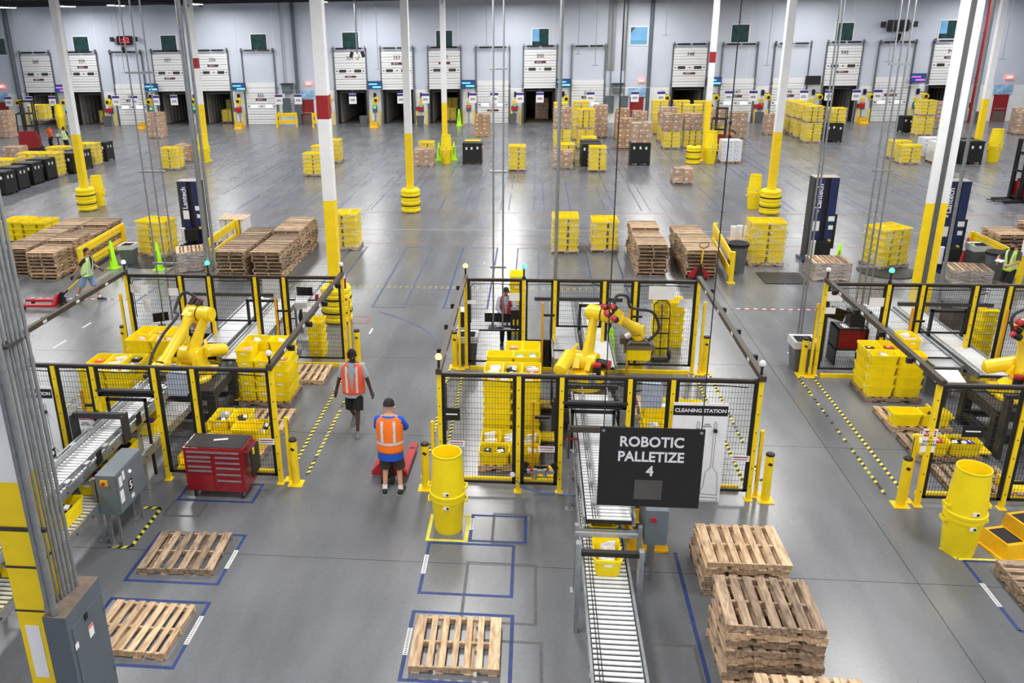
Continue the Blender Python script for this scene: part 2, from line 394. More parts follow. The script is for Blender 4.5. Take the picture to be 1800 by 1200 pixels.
# windows above the docks
WGL = mat('window_glass_trees', (30, 62, 62), .12, var=.5, scale=2.2)
WGB = mat('window_glass_sky', (120, 178, 224), .12, var=.15, scale=1.2)
for i, (px, py, k) in enumerate(((-1, 82, 0), (143, 79, 0), (297, 77, 0), (455, 75, 0), (616, 72, 0), (781, 69, 0), (950, 66, 2), (1123, 63, 1), (1301, 59, 0), (1484, 56, 0), (1667, 52, 2))):
    x, z = yy(px, py, YW)
    wn = thing('window_%d' % (i+1), None, None, (x, YW, z)); wn['kind'] = 'structure'
    fr = MB().bb(-.78, .78, -.05, .02, -.78, -.7).bb(-.78, .78, -.05, .02, .7, .78).bb(-.78, -.7, -.05, .02, -.7, .7).bb(.7, .78, -.05, .02, -.7, .7)
    obj('window_frame', fr, WHT, wn)
    obj('window_pane', MB().bb(-.7, .7, -.02, -.01, -.7, .7), WGB if k == 1 else WGL, wn)
    if k == 2: obj('window_pane', MB().bb(-.7, -.1, -.025, -.018, -.3, .7), WGB, wn)
    if k == 1:
        obj('sky_corner', MB().prism([(-.7, .7), (-.3, .7), (-.7, .2)], -.03, -.02), mat('eave_dark', (70, 74, 90), .5), wn)
        obj('far_building', MB().bb(-.7, .7, -.028, -.02, -.7, -.35), mat('far_building_teal', (100, 160, 190), .4), wn)
# exit doors
for i, (px0, px1, pyt, pyb) in enumerate(((2, 22, 182, 224), (534, 552, 178, 220), (1107, 1127, 172, 216), (1742, 1762, 165, 210))):
    x0, _ = yy(px0, pyb, YW); x1, _ = yy(px1, pyb, YW); x = (x0+x1)/2
    d = thing('door_%d' % (19+i), None, None, (x, YW, 0)); d['kind'] = 'structure'
    obj('door_leaf', MB().bb(-.5, .5, -.06, -.01, 0, 2.05), mat('exit_door_red', (146, 30, 36), .5), d)
    obj('kick_plate', MB().bb(-.48, .48, -.07, -.06, .02, .8), mat('kick_plate_brown', (110, 92, 86), .6), d)
    obj('push_bar', MB().bb(-.42, .42, -.12, -.08, .98, 1.05), ALU, d)
    obj('door_frame', MB().bb(-.58, -.5, -.08, .02, 0, 2.15).bb(.5, .58, -.08, .02, 0, 2.15).bb(-.58, .58, -.08, .02, 2.05, 2.15), REDB, d)
    obj('transom_board', MB().bb(-.75, .75, -.09, -.05, 2.2, 2.95), mat('picture_board', (150, 190, 226), .4, var=.35, scale=3), d)
    es = thing('exit_sign', ['red lit exit sign above the leftmost red door', 'red lit exit sign above the red door left of centre', 'red lit exit sign above the red door behind the carton stacks', 'red lit exit sign above the red door by the red riser pipes'][i], 'sign', (x+.3, YW-.12, 3.55), 0, 'exit signs over the red doors')
    obj('housing', MB().bb(-.3, .3, -.04, .12, -.14, .14), mat('exit_sign_red', (255, 120, 110), .5, emit=1.1), es)
    text('EXIT', .22, es, (0, -.045, 0), mat('exit_letters', (255, 240, 240), .5, emit=1.5))
# ------------------------------------------------------------------ columns
CW = .32
def column(X, Y, stub=0, band=1, side=0, lab=''):
    c = thing('steel_column', lab, 'column', (X, Y, 0), 0, 'square steel building columns')
    h = CW/2
    obj('yellow_section', MB().bb(-h, h, -h, h, 0, 3.66), YPT, c)
    obj('white_section', MB().bb(-h, h, -h, h, 3.66, 11.2), WHT, c)
    if band: obj('red_band', MB().bb(-h-.004, h+.004, -h-.004, h+.004, 5.92, 6.55), REDB, c)
    obj('base_plate', MB().bb(-.3, .3, -.3, .3, 0, .025), YPT, c)
    if side:
        b = MB().bb(h, h+.2, -.11, .11, 0, 11.2); obj('grey_channel', b, mat('channel_grey', (96, 98, 100), .5, .3), c)
    return c
cols = {}
for X, Y, sd, bd, lab in ((-5.8, 22.9, 0, 1, 'nearest white and yellow column with a broad red band, by the middle aisle'),
        (10.65, 22.9, 0, 0, 'white over yellow column with a grey channel, rising behind the right cell'),
        (-21.8, 38.2, 0, 0, 'white over yellow column at far left with ringed yellow base guard'),
        (-5.8, 38.2, 0, 0, 'white over yellow column mid hall with ringed yellow base guard'),
        (10.65, 38.2, 0, 0, 'white over yellow column right of centre beside a tall yellow bin'),
        (-21.8, 53.8, 0, 1, 'far column with red band, number plates and yellow bins at its foot, left'),
        (-5.8, 53.8, 0, 0, 'far slender column with green cones and yellow bins at its foot'),
        (10.65, 53.8, 0, 1, 'far column with red band behind the wrapped carton loads'),
        (26.9, 53.8, 0, 0, 'far right column beside black bulk bins and red riser pipes')):
    cols[(X, Y)] = column(X, Y, 0, bd, sd, lab)
text('B', .3, cols[(-21.8, 53.8)], (0, -.17, 10.1), PRT); text('6', .3, cols[(-21.8, 53.8)], (0, -.17, 9.7), PRT)
text('B', .3, cols[(-5.8, 53.8)], (0, -.17, 10.0), PRT); text('7', .3, cols[(-5.8, 53.8)], (0, -.17, 9.6), PRT)
c_ = cols[(10.65, 22.9)]
obj('grey_channel', MB().bb(-.07, .05, -.24, -.16, 0, 11.2), mat('channel_grey', (96, 98, 100), .5, .3), c_)
obj('side_flange', MB().bb(.05, .26, -.2, -.16, 0, 3.66).bb(-.3, -.07, -.2, -.16, 0, 3.66), YPT, c_)
obj('side_flange', MB().bb(.05, .26, -.2, -.16, 3.66, 11.2).bb(-.3, -.07, -.2, -.16, 3.66, 11.2), WHT, c_)
# column protectors
pr = thing('column_protector', None, 'column protector', (0, 0, 0), 0, 'ringed yellow column guards')
b = MB(); prof = [(.2, 0)]
for k in range(6): z = .02+k*.175; prof += [(.42, z), (.45, z+.03), (.45, z+.12), (.42, z+.15)]
prof += [(.40, 1.08), (.2, 1.1)]
b.lathe(prof, 28); obj('barrel', b, YEL2, pr, smooth=30)
for z in (.3, .72): obj('strap', MB().lathe([(.452, z), (.465, z), (.465, z+.05), (.452, z+.05)], 28), BLK, pr)
pr.location = (-5.8, 22.9, .026); pr['label'] = 'ringed yellow column guard with black straps beside the fire extinguisher'
dup(pr, (-21.8, 38.2, .026), 0, 'ringed yellow column guard at the far left column'); dup(pr, (-5.8, 38.2, .026), 0, 'ringed yellow column guard at the mid hall column')
dup(pr, (10.65, 38.2, .026), 0, 'ringed yellow column guard beside the tall bin right of centre'); dup(pr, (9.75, 52.6, 0), 0, 'ringed yellow guard standing before the far column behind the cartons')
# ================================================================== PROTOTYPES
PROTO_Y = -300
# ---- tote
TL, TW_, TH = .60, .40, .285
def tote_mesh(mtl, name='tote', detail=True):
    b = MB()
    def ring(hx, hy, z, c=.035):
        return [(-hx+c, -hy, z), (hx-c, -hy, z), (hx, -hy+c, z), (hx, hy-c, z), (hx-c, hy, z), (-hx+c, hy, z), (-hx, hy-c, z), (-hx, -hy+c, z)]
    b.rings([ring(.26, .165, 0), ring(.283, .186, TH-.055), ring(.297, .198, TH-.05), ring(.299, .199, TH), ring(.286, .187, TH), ring(.276, .178, TH-.05), ring(.253, .158, .015)], 0, False)
    b.add(ring(.26, .165, 0), [tuple(range(7, -1, -1))]); b.add(ring(.253, .158, .015), [tuple(range(8))])
    if detail:
        for sx in (-1, 1):
            b.box(sx*.278, 0, TH-.115, .022, .2, .02)           # handle lip
            for y in (-.09, .09): b.box(sx*.273, y, .09, .016, .02, .17, ry=sx*.07)
        for sy in (-1, 1):
            for x in (-.14, 0, .14): b.box(x, sy*.178, .1, .02, .014, .2, rx=-sy*.08)
            b.box(0, sy*.188, TH-.08, .4, .012, .012)
    return b.mesh(name, mtl, 30)
tote_me = tote_mesh(YEL)
def toteF():
    b = MB()
    def ring(hx, hy, z, c=.03): return [(-hx+c, -hy, z), (hx-c, -hy, z), (hx, -hy+c, z), (hx, hy-c, z), (hx-c, hy, z), (-hx+c, hy, z), (-hx, hy-c, z), (-hx, -hy+c, z)]
    b.rings([ring(.25, .155, 0), ring(.272, .175, TH-.075), ring(.298, .198, TH-.07), ring(.299, .199, TH), ring(.28, .18, TH), ring(.245, .15, .02)], 0, False)
    b.add(ring(.25, .155, 0), [tuple(range(7, -1, -1))]); b.add(ring(.245, .15, .02), [tuple(range(8))])
    for sx in (-1, 1): b.box(sx*.266, 0, TH-.14, .012, .14, .05)
    return b.mesh('tote', YFAR, 30)
toteF_me = toteF()
lbl_me = MB().box(0, 0, 0, .004, .11, .045).mesh('barcode_label', LBL)
def tote(loc, rotz, label, group='yellow totes', labels=True):
    o = bpy.data.objects.new('tote', tote_me); C.objects.link(o); o.location = loc; o.rotation_euler = (0, 0, rotz)
    tag(o, label, 'tote', group)
    if labels:
        for sx in (-1, 1):
            q = bpy.data.objects.new('barcode_label', lbl_me); C.objects.link(q); q.parent = o; q.location = (sx*.291, 0, TH-.085)
    return o
# ---- contents for totes
PKC = [('white paper parcel', (236, 236, 238)), ('black boxed item', (28, 28, 32)), ('pale blue paper bundle', (140, 200, 224)), ('brown carton', (186, 142, 104)),
       ('dark grey electronics box', (60, 62, 66)), ('red printed packet', (176, 40, 60)), ('purple box', (84, 50, 150)), ('orange packet', (250, 110, 40)), ('silver disc case', (200, 204, 210)), ('pale pink parcel', (232, 200, 190))]
pk_me = {}
def parcel(k, loc, rz, lab, s=(1, 1, 1), tilt=(0, 0)):
    if k not in pk_me:
        m = mat('parcel_'+PKC[k][0].replace(' ', '_'), PKC[k][1], .45, var=.25 if k in (5, 8, 2) else .06, scale=18)
        b = MB(); b.box(0, 0, .05, .2, .13, .1, taper=.93)
        if k in (0, 9): b.box(.03, .01, .1, .16, .1, .05, rz=.5, rx=.25); b.box(-.06, -.02, .09, .1, .12, .06, rz=-.4, ry=.3)
        elif k in (8, 4, 2): b.box(.05, .0, .1, .1, .1, .04, 0, rz=.8, rx=.4); b.box(-.05, .02, .1, .08, .11, .03, 1, rz=.3, ry=-.3)
        else: b.box(.02, 0, .102, .06, .04, .004, 1)
        pk_me[k] = b.mesh('parcel', [m, LBL])
    o = bpy.data.objects.new('parcel', pk_me[k]); C.objects.link(o); o.location = loc; o.rotation_euler = (tilt[0], tilt[1], rz); o.scale = s
    return tag(o, lab, 'parcel', 'goods lying in the yellow totes')
def fill(t, ks, where):
    x, y, z = t.location; rz = t.rotation_euler.z
    n = len(ks)
    for i, k in enumerate(ks):
        u = (-.14+.28*i/(n-1)) if n > 1 else random.uniform(-.04, .04); v = random.uniform(-.03, .03)
        px = x+u*math.cos(rz)-v*math.sin(rz); py = y+u*math.sin(rz)+v*math.cos(rz)
        parcel(k, (px, py, z+.135+.012*(i % 2)), rz+R(90)+random.uniform(-.2, .2), PKC[k][0]+(', '+('left', 'middle', 'right')[i*2//(n-1)]+',' if n > 1 else '')+' in '+where, (1.0, .85 if n > 2 else 1.1, 1.0), (random.uniform(-.06, .06), 0))
# ---- pallet: deck boards along y, stringers along x
PX, PY, PH = 1.24, 1.04, .125
def stringer_mesh(m=WDG):
    h = .088; L_ = PX/2
    pts = [(-L_, 0), (-.38, 0), (-.33, .04), (-.17, .04), (-.12, 0), (.12, 0), (.17, .04), (.33, .04), (.38, 0), (L_, 0), (L_, h), (-L_, h)]
    b = MB(); n = len(pts)
    # split in convex strips
    def strip(x0, x1, za0, za1):
        b.add([(x0, -.02, za0), (x1, -.02, za1), (x1, -.02, h), (x0, -.02, h), (x0, .02, za0), (x1, .02, za1), (x1, .02, h), (x0, .02, h)],
              [(0, 1, 2, 3), (7, 6, 5, 4), (0, 4, 5, 1), (3, 2, 6, 7), (1, 5, 6, 2), (4, 0, 3, 7)])
    q = pts[:10]
    for i in range(9): strip(q[i][0], q[i+1][0], q[i][1], q[i+1][1])
    return b
def board_mesh(w_, l_, t_=.017): return MB().box(0, 0, 0, w_, l_, t_)
BW = {}
def board(w_, m, parent, x, z, jit=0, name='deck_board', l_=PY):
    key = (round(w_, 3), m.name, l_)
    if key not in BW: BW[key] = board_mesh(w_, l_).mesh('deck_board', m)
    o = bpy.data.objects.new(name, BW[key]); C.objects.link(o); o.parent = parent; o.location = (x, random.uniform(-jit, jit), z); o.rotation_euler.z = random.uniform(-.01, .01)
    return o
str_me = {}
def pallet(label, loc, rotz=0, m=WDN, widths=None, group='wooden pallets', seed=0):
    random.seed(seed+11)
    t = thing('wooden_pallet', label, 'pallet', loc, rotz, group)
    if m.name not in str_me: str_me[m.name] = stringer_mesh().mesh('stringer', m)
    for y in (-PY/2+.03, 0, PY/2-.03):
        o = bpy.data.objects.new('stringer', str_me[m.name]); C.objects.link(o); o.parent = t; o.location = (0, y, .017)
    widths = widths or [.14, .09, .09, .09, .09, .09, .14]
    n = len(widths); gap = (PX-sum(widths))/(n-1); x = -PX/2
    for w_ in widths:
        board(w_, m, t, x+w_/2, .017+.088+.0095, .006); x += w_+gap
    for x in (-.53, -.2, .2, .53): board(.12, m, t, x, .009, 0, 'bottom_board')
    return t
WDX = wood('stack_board_dark', (150, 126, 104), (96, 78, 62), .3); WDY = wood('stack_board_pale', (222, 190, 154), (176, 144, 112), .2)
def pallet_solid(m, long_y=True):
    b = MB(); sm = stringer_mesh()
    for y in (-PY/2+.03, 0, PY/2-.03):
        n = len(b.v); b.v += [(p[0], p[1]+y, p[2]+.017) for p in sm.v]; b.f += [tuple(n+i for i in q) for q in sm.f]; b.m += [0]*len(sm.f)
    x = -PX/2; ws = [.12, .085, .11, .085, .11, .085, .11, .085, .12]; gap = (PX-sum(ws))/8
    for w_ in ws:
        b.box(x+w_/2, random.uniform(-.01, .01), .114, w_, PY, .017, random.choice((0, 0, 1, 2))); x += w_+gap
    for x in (-.53, -.2, .2, .53): b.box(x, 0, .009, .12, PY, .017)
    return b.mesh('wooden_pallet', [m, WDX, WDY])
random.seed(5)
pal_me = [pallet_solid(WDM), pallet_solid(WDM), pallet_solid(WDG)]

# ---- wrapped loads
def wrap_shell(w_, d, z0, z1, thick=False, seed=0):
    random.seed(seed); b = MB(); rs = []
    n = 5
    def ring(hx, hy, z):
        c = .05; j = lambda: random.uniform(-.008, .012)
        return [(-hx+c, -hy-j(), z), (0, -hy+.004, z), (hx-c, -hy-j(), z), (hx+j(), -hy+c, z), (hx-.002, 0, z), (hx+j(), hy-c, z), (hx-c, hy+j(), z), (0, hy, z), (-hx+c, hy+j(), z), (-hx-j(), hy-c, z), (-hx, 0, z), (-hx-j(), -hy+c, z)]
    for i in range(n+1):
        z = z0+(z1-z0)*i/n; s = random.uniform(-.006, .01)
        rs.append(ring(w_/2+.02+s, d/2+.02+s, z))
    b.rings(rs, 0, False)
    return b.mesh('stretch_wrap', WRAP2 if thick else WRAP, 50)
carton_me = {}
def carton_mesh(kind):
    if kind not in carton_me:
        b = MB(); b.box(0, 0, .5, 1, 1, 1); b.box(0, 0, 1.0, 1.0, .09, .012, 1); b.box(-.2, -.502, .55, .26, .01, .2, 2); b.box(.0, -.501, .5, 1.0, .006, .02, 3)
        carton_me[kind] = b.mesh('carton', [CRD if kind == 'c' else WHB, CRT, LBL if kind == 'c' else mat('carton_blue_print', (150, 160, 190), .6), CRT if kind == 'c' else LBL])
    return carton_me[kind]
nload = [0]
def load(kind, x, y, w_, h, label, group=None, z=0, depth=None, front=2, wrap=True, rot=0, thick=False, loose=False):
    """pallet load, front face centre at (x, y); kind: 'tote', 'carton', 'white', 'pallets'"""
    nload[0] += 1; seed = nload[0]
    random.seed(seed*7)
    turned = w_ < 1.1
    W, D = (1.02, 1.2) if turned else (1.2, 1.02)
    nm = {'tote': 'wrapped_tote_pallet', 'carton': 'wrapped_carton_pallet', 'white': 'wrapped_carton_pallet', 'pallets': 'wrapped_pallet_bundle'}[kind]
    t = thing(nm, label, 'pallet load', (x, y+D/2, z), rot, group)
    p = bpy.data.objects.new('pallet', pal_me[seed % 3]); C.objects.link(p); p.parent = t; p.rotation_euler.z = R(90) if turned else 0
    if kind == 'tote':
        n = max(1, round((h-.125-.03)/.245)); pit = (h-.125)/n if n > 1 else .26; pit = min(max(pit, .225), .27)
        for k in range(n):
            zz = PH+k*pit
            if not turned:
                lay = [(-.3, -.3, 0), (.3, -.3, 0), (-.4, .2, 90), (0, .2, 90), (.4, .2, 90)] if front == 2 else [(-.4, -.2, 90), (0, -.2, 90), (.4, -.2, 90), (-.3, .3, 0), (.3, .3, 0)]
            else:
                lay = [(-.2, -.4, 0), (-.2, 0, 0), (-.2, .4, 0), (.3, -.3, 90), (.3, .3, 90)]
            for (a, b_, r_) in lay:
                o = bpy.data.objects.new('tote', toteF_me); C.objects.link(o); o.parent = t; o.location = (a+random.uniform(-.008, .008), b_, zz); o.rotation_euler.z = R(r_)
        top = PH+(n-1)*pit+TH
    elif kind in ('carton', 'white'):
        zz = PH; top = h
        rows = max(2, round((h-PH)/(.36 if kind == 'carton' else .26))); rh = (h-PH)/rows
        nx = 2 if kind == 'carton' else 3
        for k in range(rows):
            nx_ = nx if kind == 'white' else random.choice((2, 2, 3)); ny = 2
            for i in range(nx_):
                for j in range(ny):
                    if kind == 'carton' and k == rows-1 and random.random() < .25: continue
                    o = bpy.data.objects.new('carton', carton_mesh('c' if kind == 'carton' else 'w')); C.objects.link(o); o.parent = t
                    cw = W/nx_; cd = D/ny
                    o.scale = (cw*.97, cd*.97, rh*(.985 if k < rows-1 or kind == 'white' else random.uniform(.75, .99)))
                    o.location = (-W/2+cw*(i+.5)+random.uniform(-.01, .01), -D/2+cd*(j+.5), zz)
            zz += rh
    elif kind == 'pallets':
        n = max(3, round(h/PH)-1)
        for k in range(n):
            o = bpy.data.objects.new('pallet', pal_me[(k+seed) % 3]); C.objects.link(o); o.parent = t; o.location = (0, 0, PH*(k+1)+.001*k); o.rotation_euler.z = R(90) if turned else 0
        top = PH*(n+1)
    if wrap:
        sh = wrap_shell(W, D, .04, top, thick, seed); o = bpy.data.objects.new('stretch_wrap', sh); C.objects.link(o); o.parent = t
    t['_h'] = top
    return t
def pl(kind, px0, px1, pyb, pyt, label, group=None, **kw):
    x0, y0 = g(px0, pyb); x1, y1 = g(px1, pyb); y = (y0+y1)/2; _, zt = yy((px0+px1)/2, pyt, y)
    base = kw.pop('base', 0)
    return load(kind, (x0+x1)/2, y, x1-x0, zt-base, label, group, z=base, **kw)
# ---- black bulk bin
def bin_mesh(w_, d, h):
    b = MB(); b.bb(-w_/2, w_/2, -d/2, d/2, .1, h-.06); b.bb(-w_/2-.02, w_/2+.02, -d/2-.02, d/2+.02, h-.06, h)
    for sx in (-1, 1):
        for sy in (-1, 1): b.bb(sx*w_/2-.1 if sx > 0 else -w_/2, sx*w_/2 if sx > 0 else -w_/2+.1, sy*d/2-.1 if sy > 0 else -d/2, sy*d/2 if sy > 0 else -d/2+.1, 0, .1)
    b.bb(-.06, .06, -d/2, d/2, 0, .1)
    for k in range(5): b.bb(-w_/2+.12+k*.2, -w_/2+.16+k*.2, -d/2-.01, -d/2, .2, h-.15)
    b.bb(-w_/2+.06, w_/2-.06, -d/2+.06, d/2-.06, h, h+.015)
    return b.mesh('shell', BLKP)
bin_proto = bin_mesh(1.2, 1.0, 1.1)
blb_me = MB().box(0, 0, 0, .11, .006, .16).mesh('paper_label', LBL)
def bulkbin(x, y, label, group='black bulk bins', z=0, rotz=0, h=1.1):
    t = thing('bulk_bin', label, 'bin', (x, y+.5, z), rotz, group)
    obj('shell', bin_proto, None, t).scale = (1, 1, h/1.1)
    random.seed(int(abs(x*31+y*7)))
    for k in range(3): obj('paper_label', blb_me, None, t, (-.4+k*.38+random.uniform(-.05, .05), -.516, h-.25-random.uniform(0, .12)))
    obj('paper_label', blb_me, None, t, (.606, -.2, h-.28), R(90)); obj('paper_label', blb_me, None, t, (.606, .15, h-.3), R(90))
    return t
def pbin(px0, px1, pyb, pyt, label, **kw):
    x0, y0 = g(px0, pyb); x1, _ = g(px1, pyb); _, zt = yy((px0+px1)/2, pyt, y0)
    return bulkbin((x0+x1)/2, y0, label, h=min(zt, 1.35), **kw)
# ---- tall yellow bins (nested barrels)
def barrel_mb(r0, r1, h, open_=True):
    b = MB()
    b.lathe([(0, 0), (r0*.97, 0), (r0, .02), (r1, h-.06), (r1+.02, h-.06), (r1+.022, h), (r1-.005, h), (r0-.02, .03), (0, .03)], 32)
    return b
def yellow_bin(x, y, label, h1=.72, n=2, s=1.0, group='tall yellow round bins'):
    t = thing('round_bin', label, 'bin', (x, y, 0), 0, group)
    # lower bin upright, upper one nested in it
    b = MB(); b.lathe([(0, 0), (.235, 0), (.24, .02), (.285, .62), (.30, .62), (.305, .66), (.30, .70), (.285, .70), (.23, .04), (0, .04)], 32)
    lo = obj('lower_bin', b, YEL2, t, smooth=35)
    b = MB(); b.lathe([(.262, .5), (.275, .62), (.29, .705), (.312, .71), (.315, .76), (.296, .77), (.285, .9), (.27, 1.18), (.246, 1.46), (.252, 1.47), (.252, 1.5), (.236, 1.5), (.23, 1.46), (.25, .6), (0, .55)], 32)
    up = obj('upper_bin', b, YEL2, t, smooth=35)
    for k, z in ((0, .6), (1, .86)):
        par = lo if k == 0 else up
        for sx in (-1, 1):
            hb = MB().bar((sx*.27, -.08, z), (sx*.335, -.06, z-.01), .02, .04).bar((sx*.27, .08, z), (sx*.335, .06, z-.01), .02, .04).bar((sx*.332, -.07, z-.01), (sx*.332, .07, z-.01), .02, .06)
            obj('handle', hb, YEL2, par)
        obj('badge', MB().box(0, -.302, z-.02, .1, .012, .06).box(.025, -.31, z-.02, .035, .006, .04, 1), [LBL, BLK], par)
    t.scale = (s, s, s); return t
# ---- safety cone
def cone_mesh(col, h=.9):
    b = MB(); b.box(0, 0, .015, .34, .34, .03); b.lathe([(.14, .03), (.13, .06), (.035, h-.02), (.02, h), (0, h)], 16)
    return b.mesh('cone_body', col, 40)
coneG = cone_mesh(GRN); coneR = cone_mesh(REDP, .85); coneD = cone_mesh(GRN2)
def cone(px, py, label, col=coneG, cat='cone', xyz=None, s=1.0):
    x, y = g(px, py) if not xyz else xyz
    t = thing('safety_cone', label, cat, (x, y, 0), random.uniform(-.3, .3), 'safety cones'); t.scale = (s, s, s)
    obj('cone_body', col, None, t)
    if col is coneG:
        text('CAUTION', .085, t, (0, -.105, .45), PRT, rot=(R(90), R(-90), 0), bold=.002, name='lettering')
    else:
        obj('white_collar', MB().lathe([(.098, .42), (.066, .62)], 16), LBL, t)
    return t
# ---- bollard
def bollard(x, y, label, h=.95):
    t = thing('bollard', label, 'bollard', (x, y, 0), 0, 'yellow bollards at the cell corners')
    obj('post', MB().cyl((0, 0, .015), (0, 0, h), .075, 16), YPT, t, smooth=40)
    obj('cap', MB().lathe([(0, h+.03), (.06, h+.028), (.078, h+.01), (.078, h-.02)], 16), BLKP, t, smooth=40)
    obj('base_plate', MB().box(0, 0, .008, .28, .26, .016).cyl((.1, -.09, .016), (.1, -.09, .03), .014, 6).cyl((-.1, -.09, .016), (-.1, -.09, .03), .014, 6), YPT, t)
    obj('chevron_mark', MB().box(.0, -.074, h-.17, .07, .01, .05, rz=0, ry=.5), KTP, t)
    return t
# ---- trash can with liner
def trashcan(x, y, label, s=1.0, liner=False, group='grey trash cans'):
    t = thing('trash_can', label, 'trash can', (x, y, 0), 0, group); t.scale = (s, s, s)
    obj('can_body', MB().rings([[(-.2, -.2, 0), (.2, -.2, 0), (.2, .2, 0), (-.2, .2, 0)], [(-.27, -.27, .75), (.27, -.27, .75), (.27, .27, .75), (-.27, .27, .75)], [(-.25, -.25, .75), (.25, -.25, .75), (.25, .25, .75), (-.25, .25, .75)], [(-.18, -.18, .05), (.18, -.18, .05), (.18, .18, .05), (-.18, .18, .05)]], 0), MGR, t)
    if liner: obj('liner', MB().rings([[(-.285, -.285, .6), (.285, -.285, .62), (.285, .285, .6), (-.285, .285, .58)], [(-.282, -.282, .775), (.282, -.282, .775), (.282, .282, .775), (-.282, .282, .775)], [(-.2, -.2, .76), (.2, -.2, .76), (.2, .2, .76), (-.2, .2, .76)]], 0, False), mat('bin_liner', (226, 228, 230), .3, alpha=.75, bump=.6, scale=12), t)
    return t
# ================================================================== PALLETIZING CELLS
LX = [-1.66, -.22, .55, 1.75, 2.5, 4.0]         # post offsets of one cell, x in the middle cell
YF, YB, FH = 13.65, 19.55, 2.36
CELLS = [('left', -8.78), ('middle', 0.0), ('right', 8.63)]
post_me = MB().bb(-.04, .04, -.04, .04, 0, FH).bb(-.07, .07, -.09, .07, 0, .012).mesh('post', YPT)
bolt_me = MB()
for k in range(6): bolt_me.cyl((0, -.046, .3+k*.36), (0, -.04, .3+k*.36), .012, 6)
bolt_me = bolt_me.mesh('bolt_row', BLK)
def panel(parent, x0, x1, z0=.16, z1=FH, y=0, nogap=False, holes=None):
    a, b_ = x0+.05, x1-.05
    f = MB(); f.bb(a-.008, a+.06, y-.015, y+.015, z0, z1); f.bb(b_-.06, b_+.008, y-.015, y+.015, z0, z1); f.bb(a, b_, y-.015, y+.015, z0, z0+.045); f.bb(a, b_, y-.02, y+.02, z1-.045, z1)
    p = obj('mesh_panel', f, BLK, parent)
    wv = MB(); n = int((b_-a)/.052); r = .0021
    def clip(kind, c):
        if not holes: return [(z0, z1)] if kind == 'v' else [(a, b_)]
        hx0, hx1, hz0, hz1 = holes
        if kind == 'v': return [(z0, hz0), (hz1, z1)] if hx0 < c < hx1 else [(z0, z1)]
        return [(a, hx0), (hx1, b_)] if hz0 < c < hz1 else [(a, b_)]
    for k in range(1, n):
        x = a+(b_-a)*k/n
        for s, e in clip('v', x):
            if e > s: wv.bb(x-r, x+r, y-r, y+r, s, e)
    m = int((z1-z0)/.105)
    for k in range(1, m):
        z = z0+(z1-z0)*k/m
        for s, e in clip('h', z):
            if e > s: wv.bb(s, e, y-r*2, y, z-r, z+r)
    o = obj('wire_mesh', wv, WIR, p); o['kind'] = 'stuff'
    return p
def fence(nm, side, dxc, yv):
    xs_ = [v+dxc for v in LX]
    t = thing('safety_fence', '%s mesh safety fence of the %s robot cell, yellow posts and black frames' % (side, nm), 'fence', (0, yv, 0), 0, 'robot cell fences')
    for i, x in enumerate(xs_):
        if nm == 'left' and x < -11 and side == 'front': pass
        p = obj('post', post_me, None, t, (x, 0, 0)); obj('bolt_row', bolt_me, None, p)
    for i in range(5):
        if i == 2:      # bay of the conveyor: shorter mesh above the conveyor opening
            if side == 'front':
                f = panel(t, xs_[2], xs_[3], 1.75, FH)
                o = MB(); o.bb(xs_[2]+.18, xs_[2]+.23, -.02, .02, 0.1, 1.72).bb(xs_[3]-.28, xs_[3]-.23, -.02, .02, 0.1, 1.72).bb(xs_[2]+.18, xs_[3]-.23, -.02, .02, 1.66, 1.72)
                obj('opening_frame', o, BLK, t)
                obj('opening_beam', MB().bb(xs_[2]+.02, xs_[3]-.02, .03, .12, 1.78, 1.86).bb(xs_[2]+.02, xs_[3]-.02, -.05, .0, 1.86, 1.9), DGR, t)
            else:
                panel(t, xs_[2], xs_[3], 1.15, FH)
                obj('opening_beam', MB().bb(xs_[2]-.5, xs_[3]+.45, -.03, .05, 1.84, 1.92), DGR, t)
        elif i == 1 and side == 'back':
            f = MB(); a, b_ = xs_[1]+.05, xs_[2]-.05
            f.bb(a, a+.05, -.02, .02, .05, FH).bb(b_-.05, b_, -.02, .02, .05, FH).bb(a, b_, -.02, .02, .05, .8).bb(a, b_, -.02, .02, FH-.05, FH)
            d = obj('gate_door', f, BLK, t)
            obj('clear_panel', MB().bb(a+.05, b_-.05, -.005, .005, .8, FH-.05), mat('clear_sheet', (190, 200, 205), .1, alpha=.16), d)
        else: panel(t, xs_[i], xs_[i+1])
    obj('top_rail', MB().bb(xs_[0], xs_[-1], -.03, .03, FH, FH+.035), BRN, t)
    for a_, c_ in ((xs_[0]+.1, xs_[2]-.05), (xs_[3]+.05, xs_[-1]-.1)): obj('kick_rail', MB().bb(a_, c_, .28 if side == 'front' else -.16, .36 if side == 'front' else -.08, .0, .09), YPT, t)
    cb = MB(); pts = [(xs_[0]+.12, .05, 1.2), (xs_[0]+.12, .05, FH-.2), (xs_[0]+.2, .05, FH-.12)]
    for k in range(12): pts.append((xs_[0]+.3+(xs_[-1]-xs_[0]-.5)*k/11, .05, FH-.13+.015*math.sin(k*2.1)))
    cb.tube(pts, .011, 5); obj('trunk_cable', cb, BLKP, t, smooth=60)
    return t
BEACON = {'amber': mat('beacon_amber_lit', (255, 190, 90), .4, emit=4), 'green': mat('beacon_green_lit', (60, 255, 150), .4, emit=3), 'blue': mat('beacon_blue_lit', (110, 120, 255), .4, emit=4), 'white': mat('beacon_dome', (225, 222, 215), .35)}
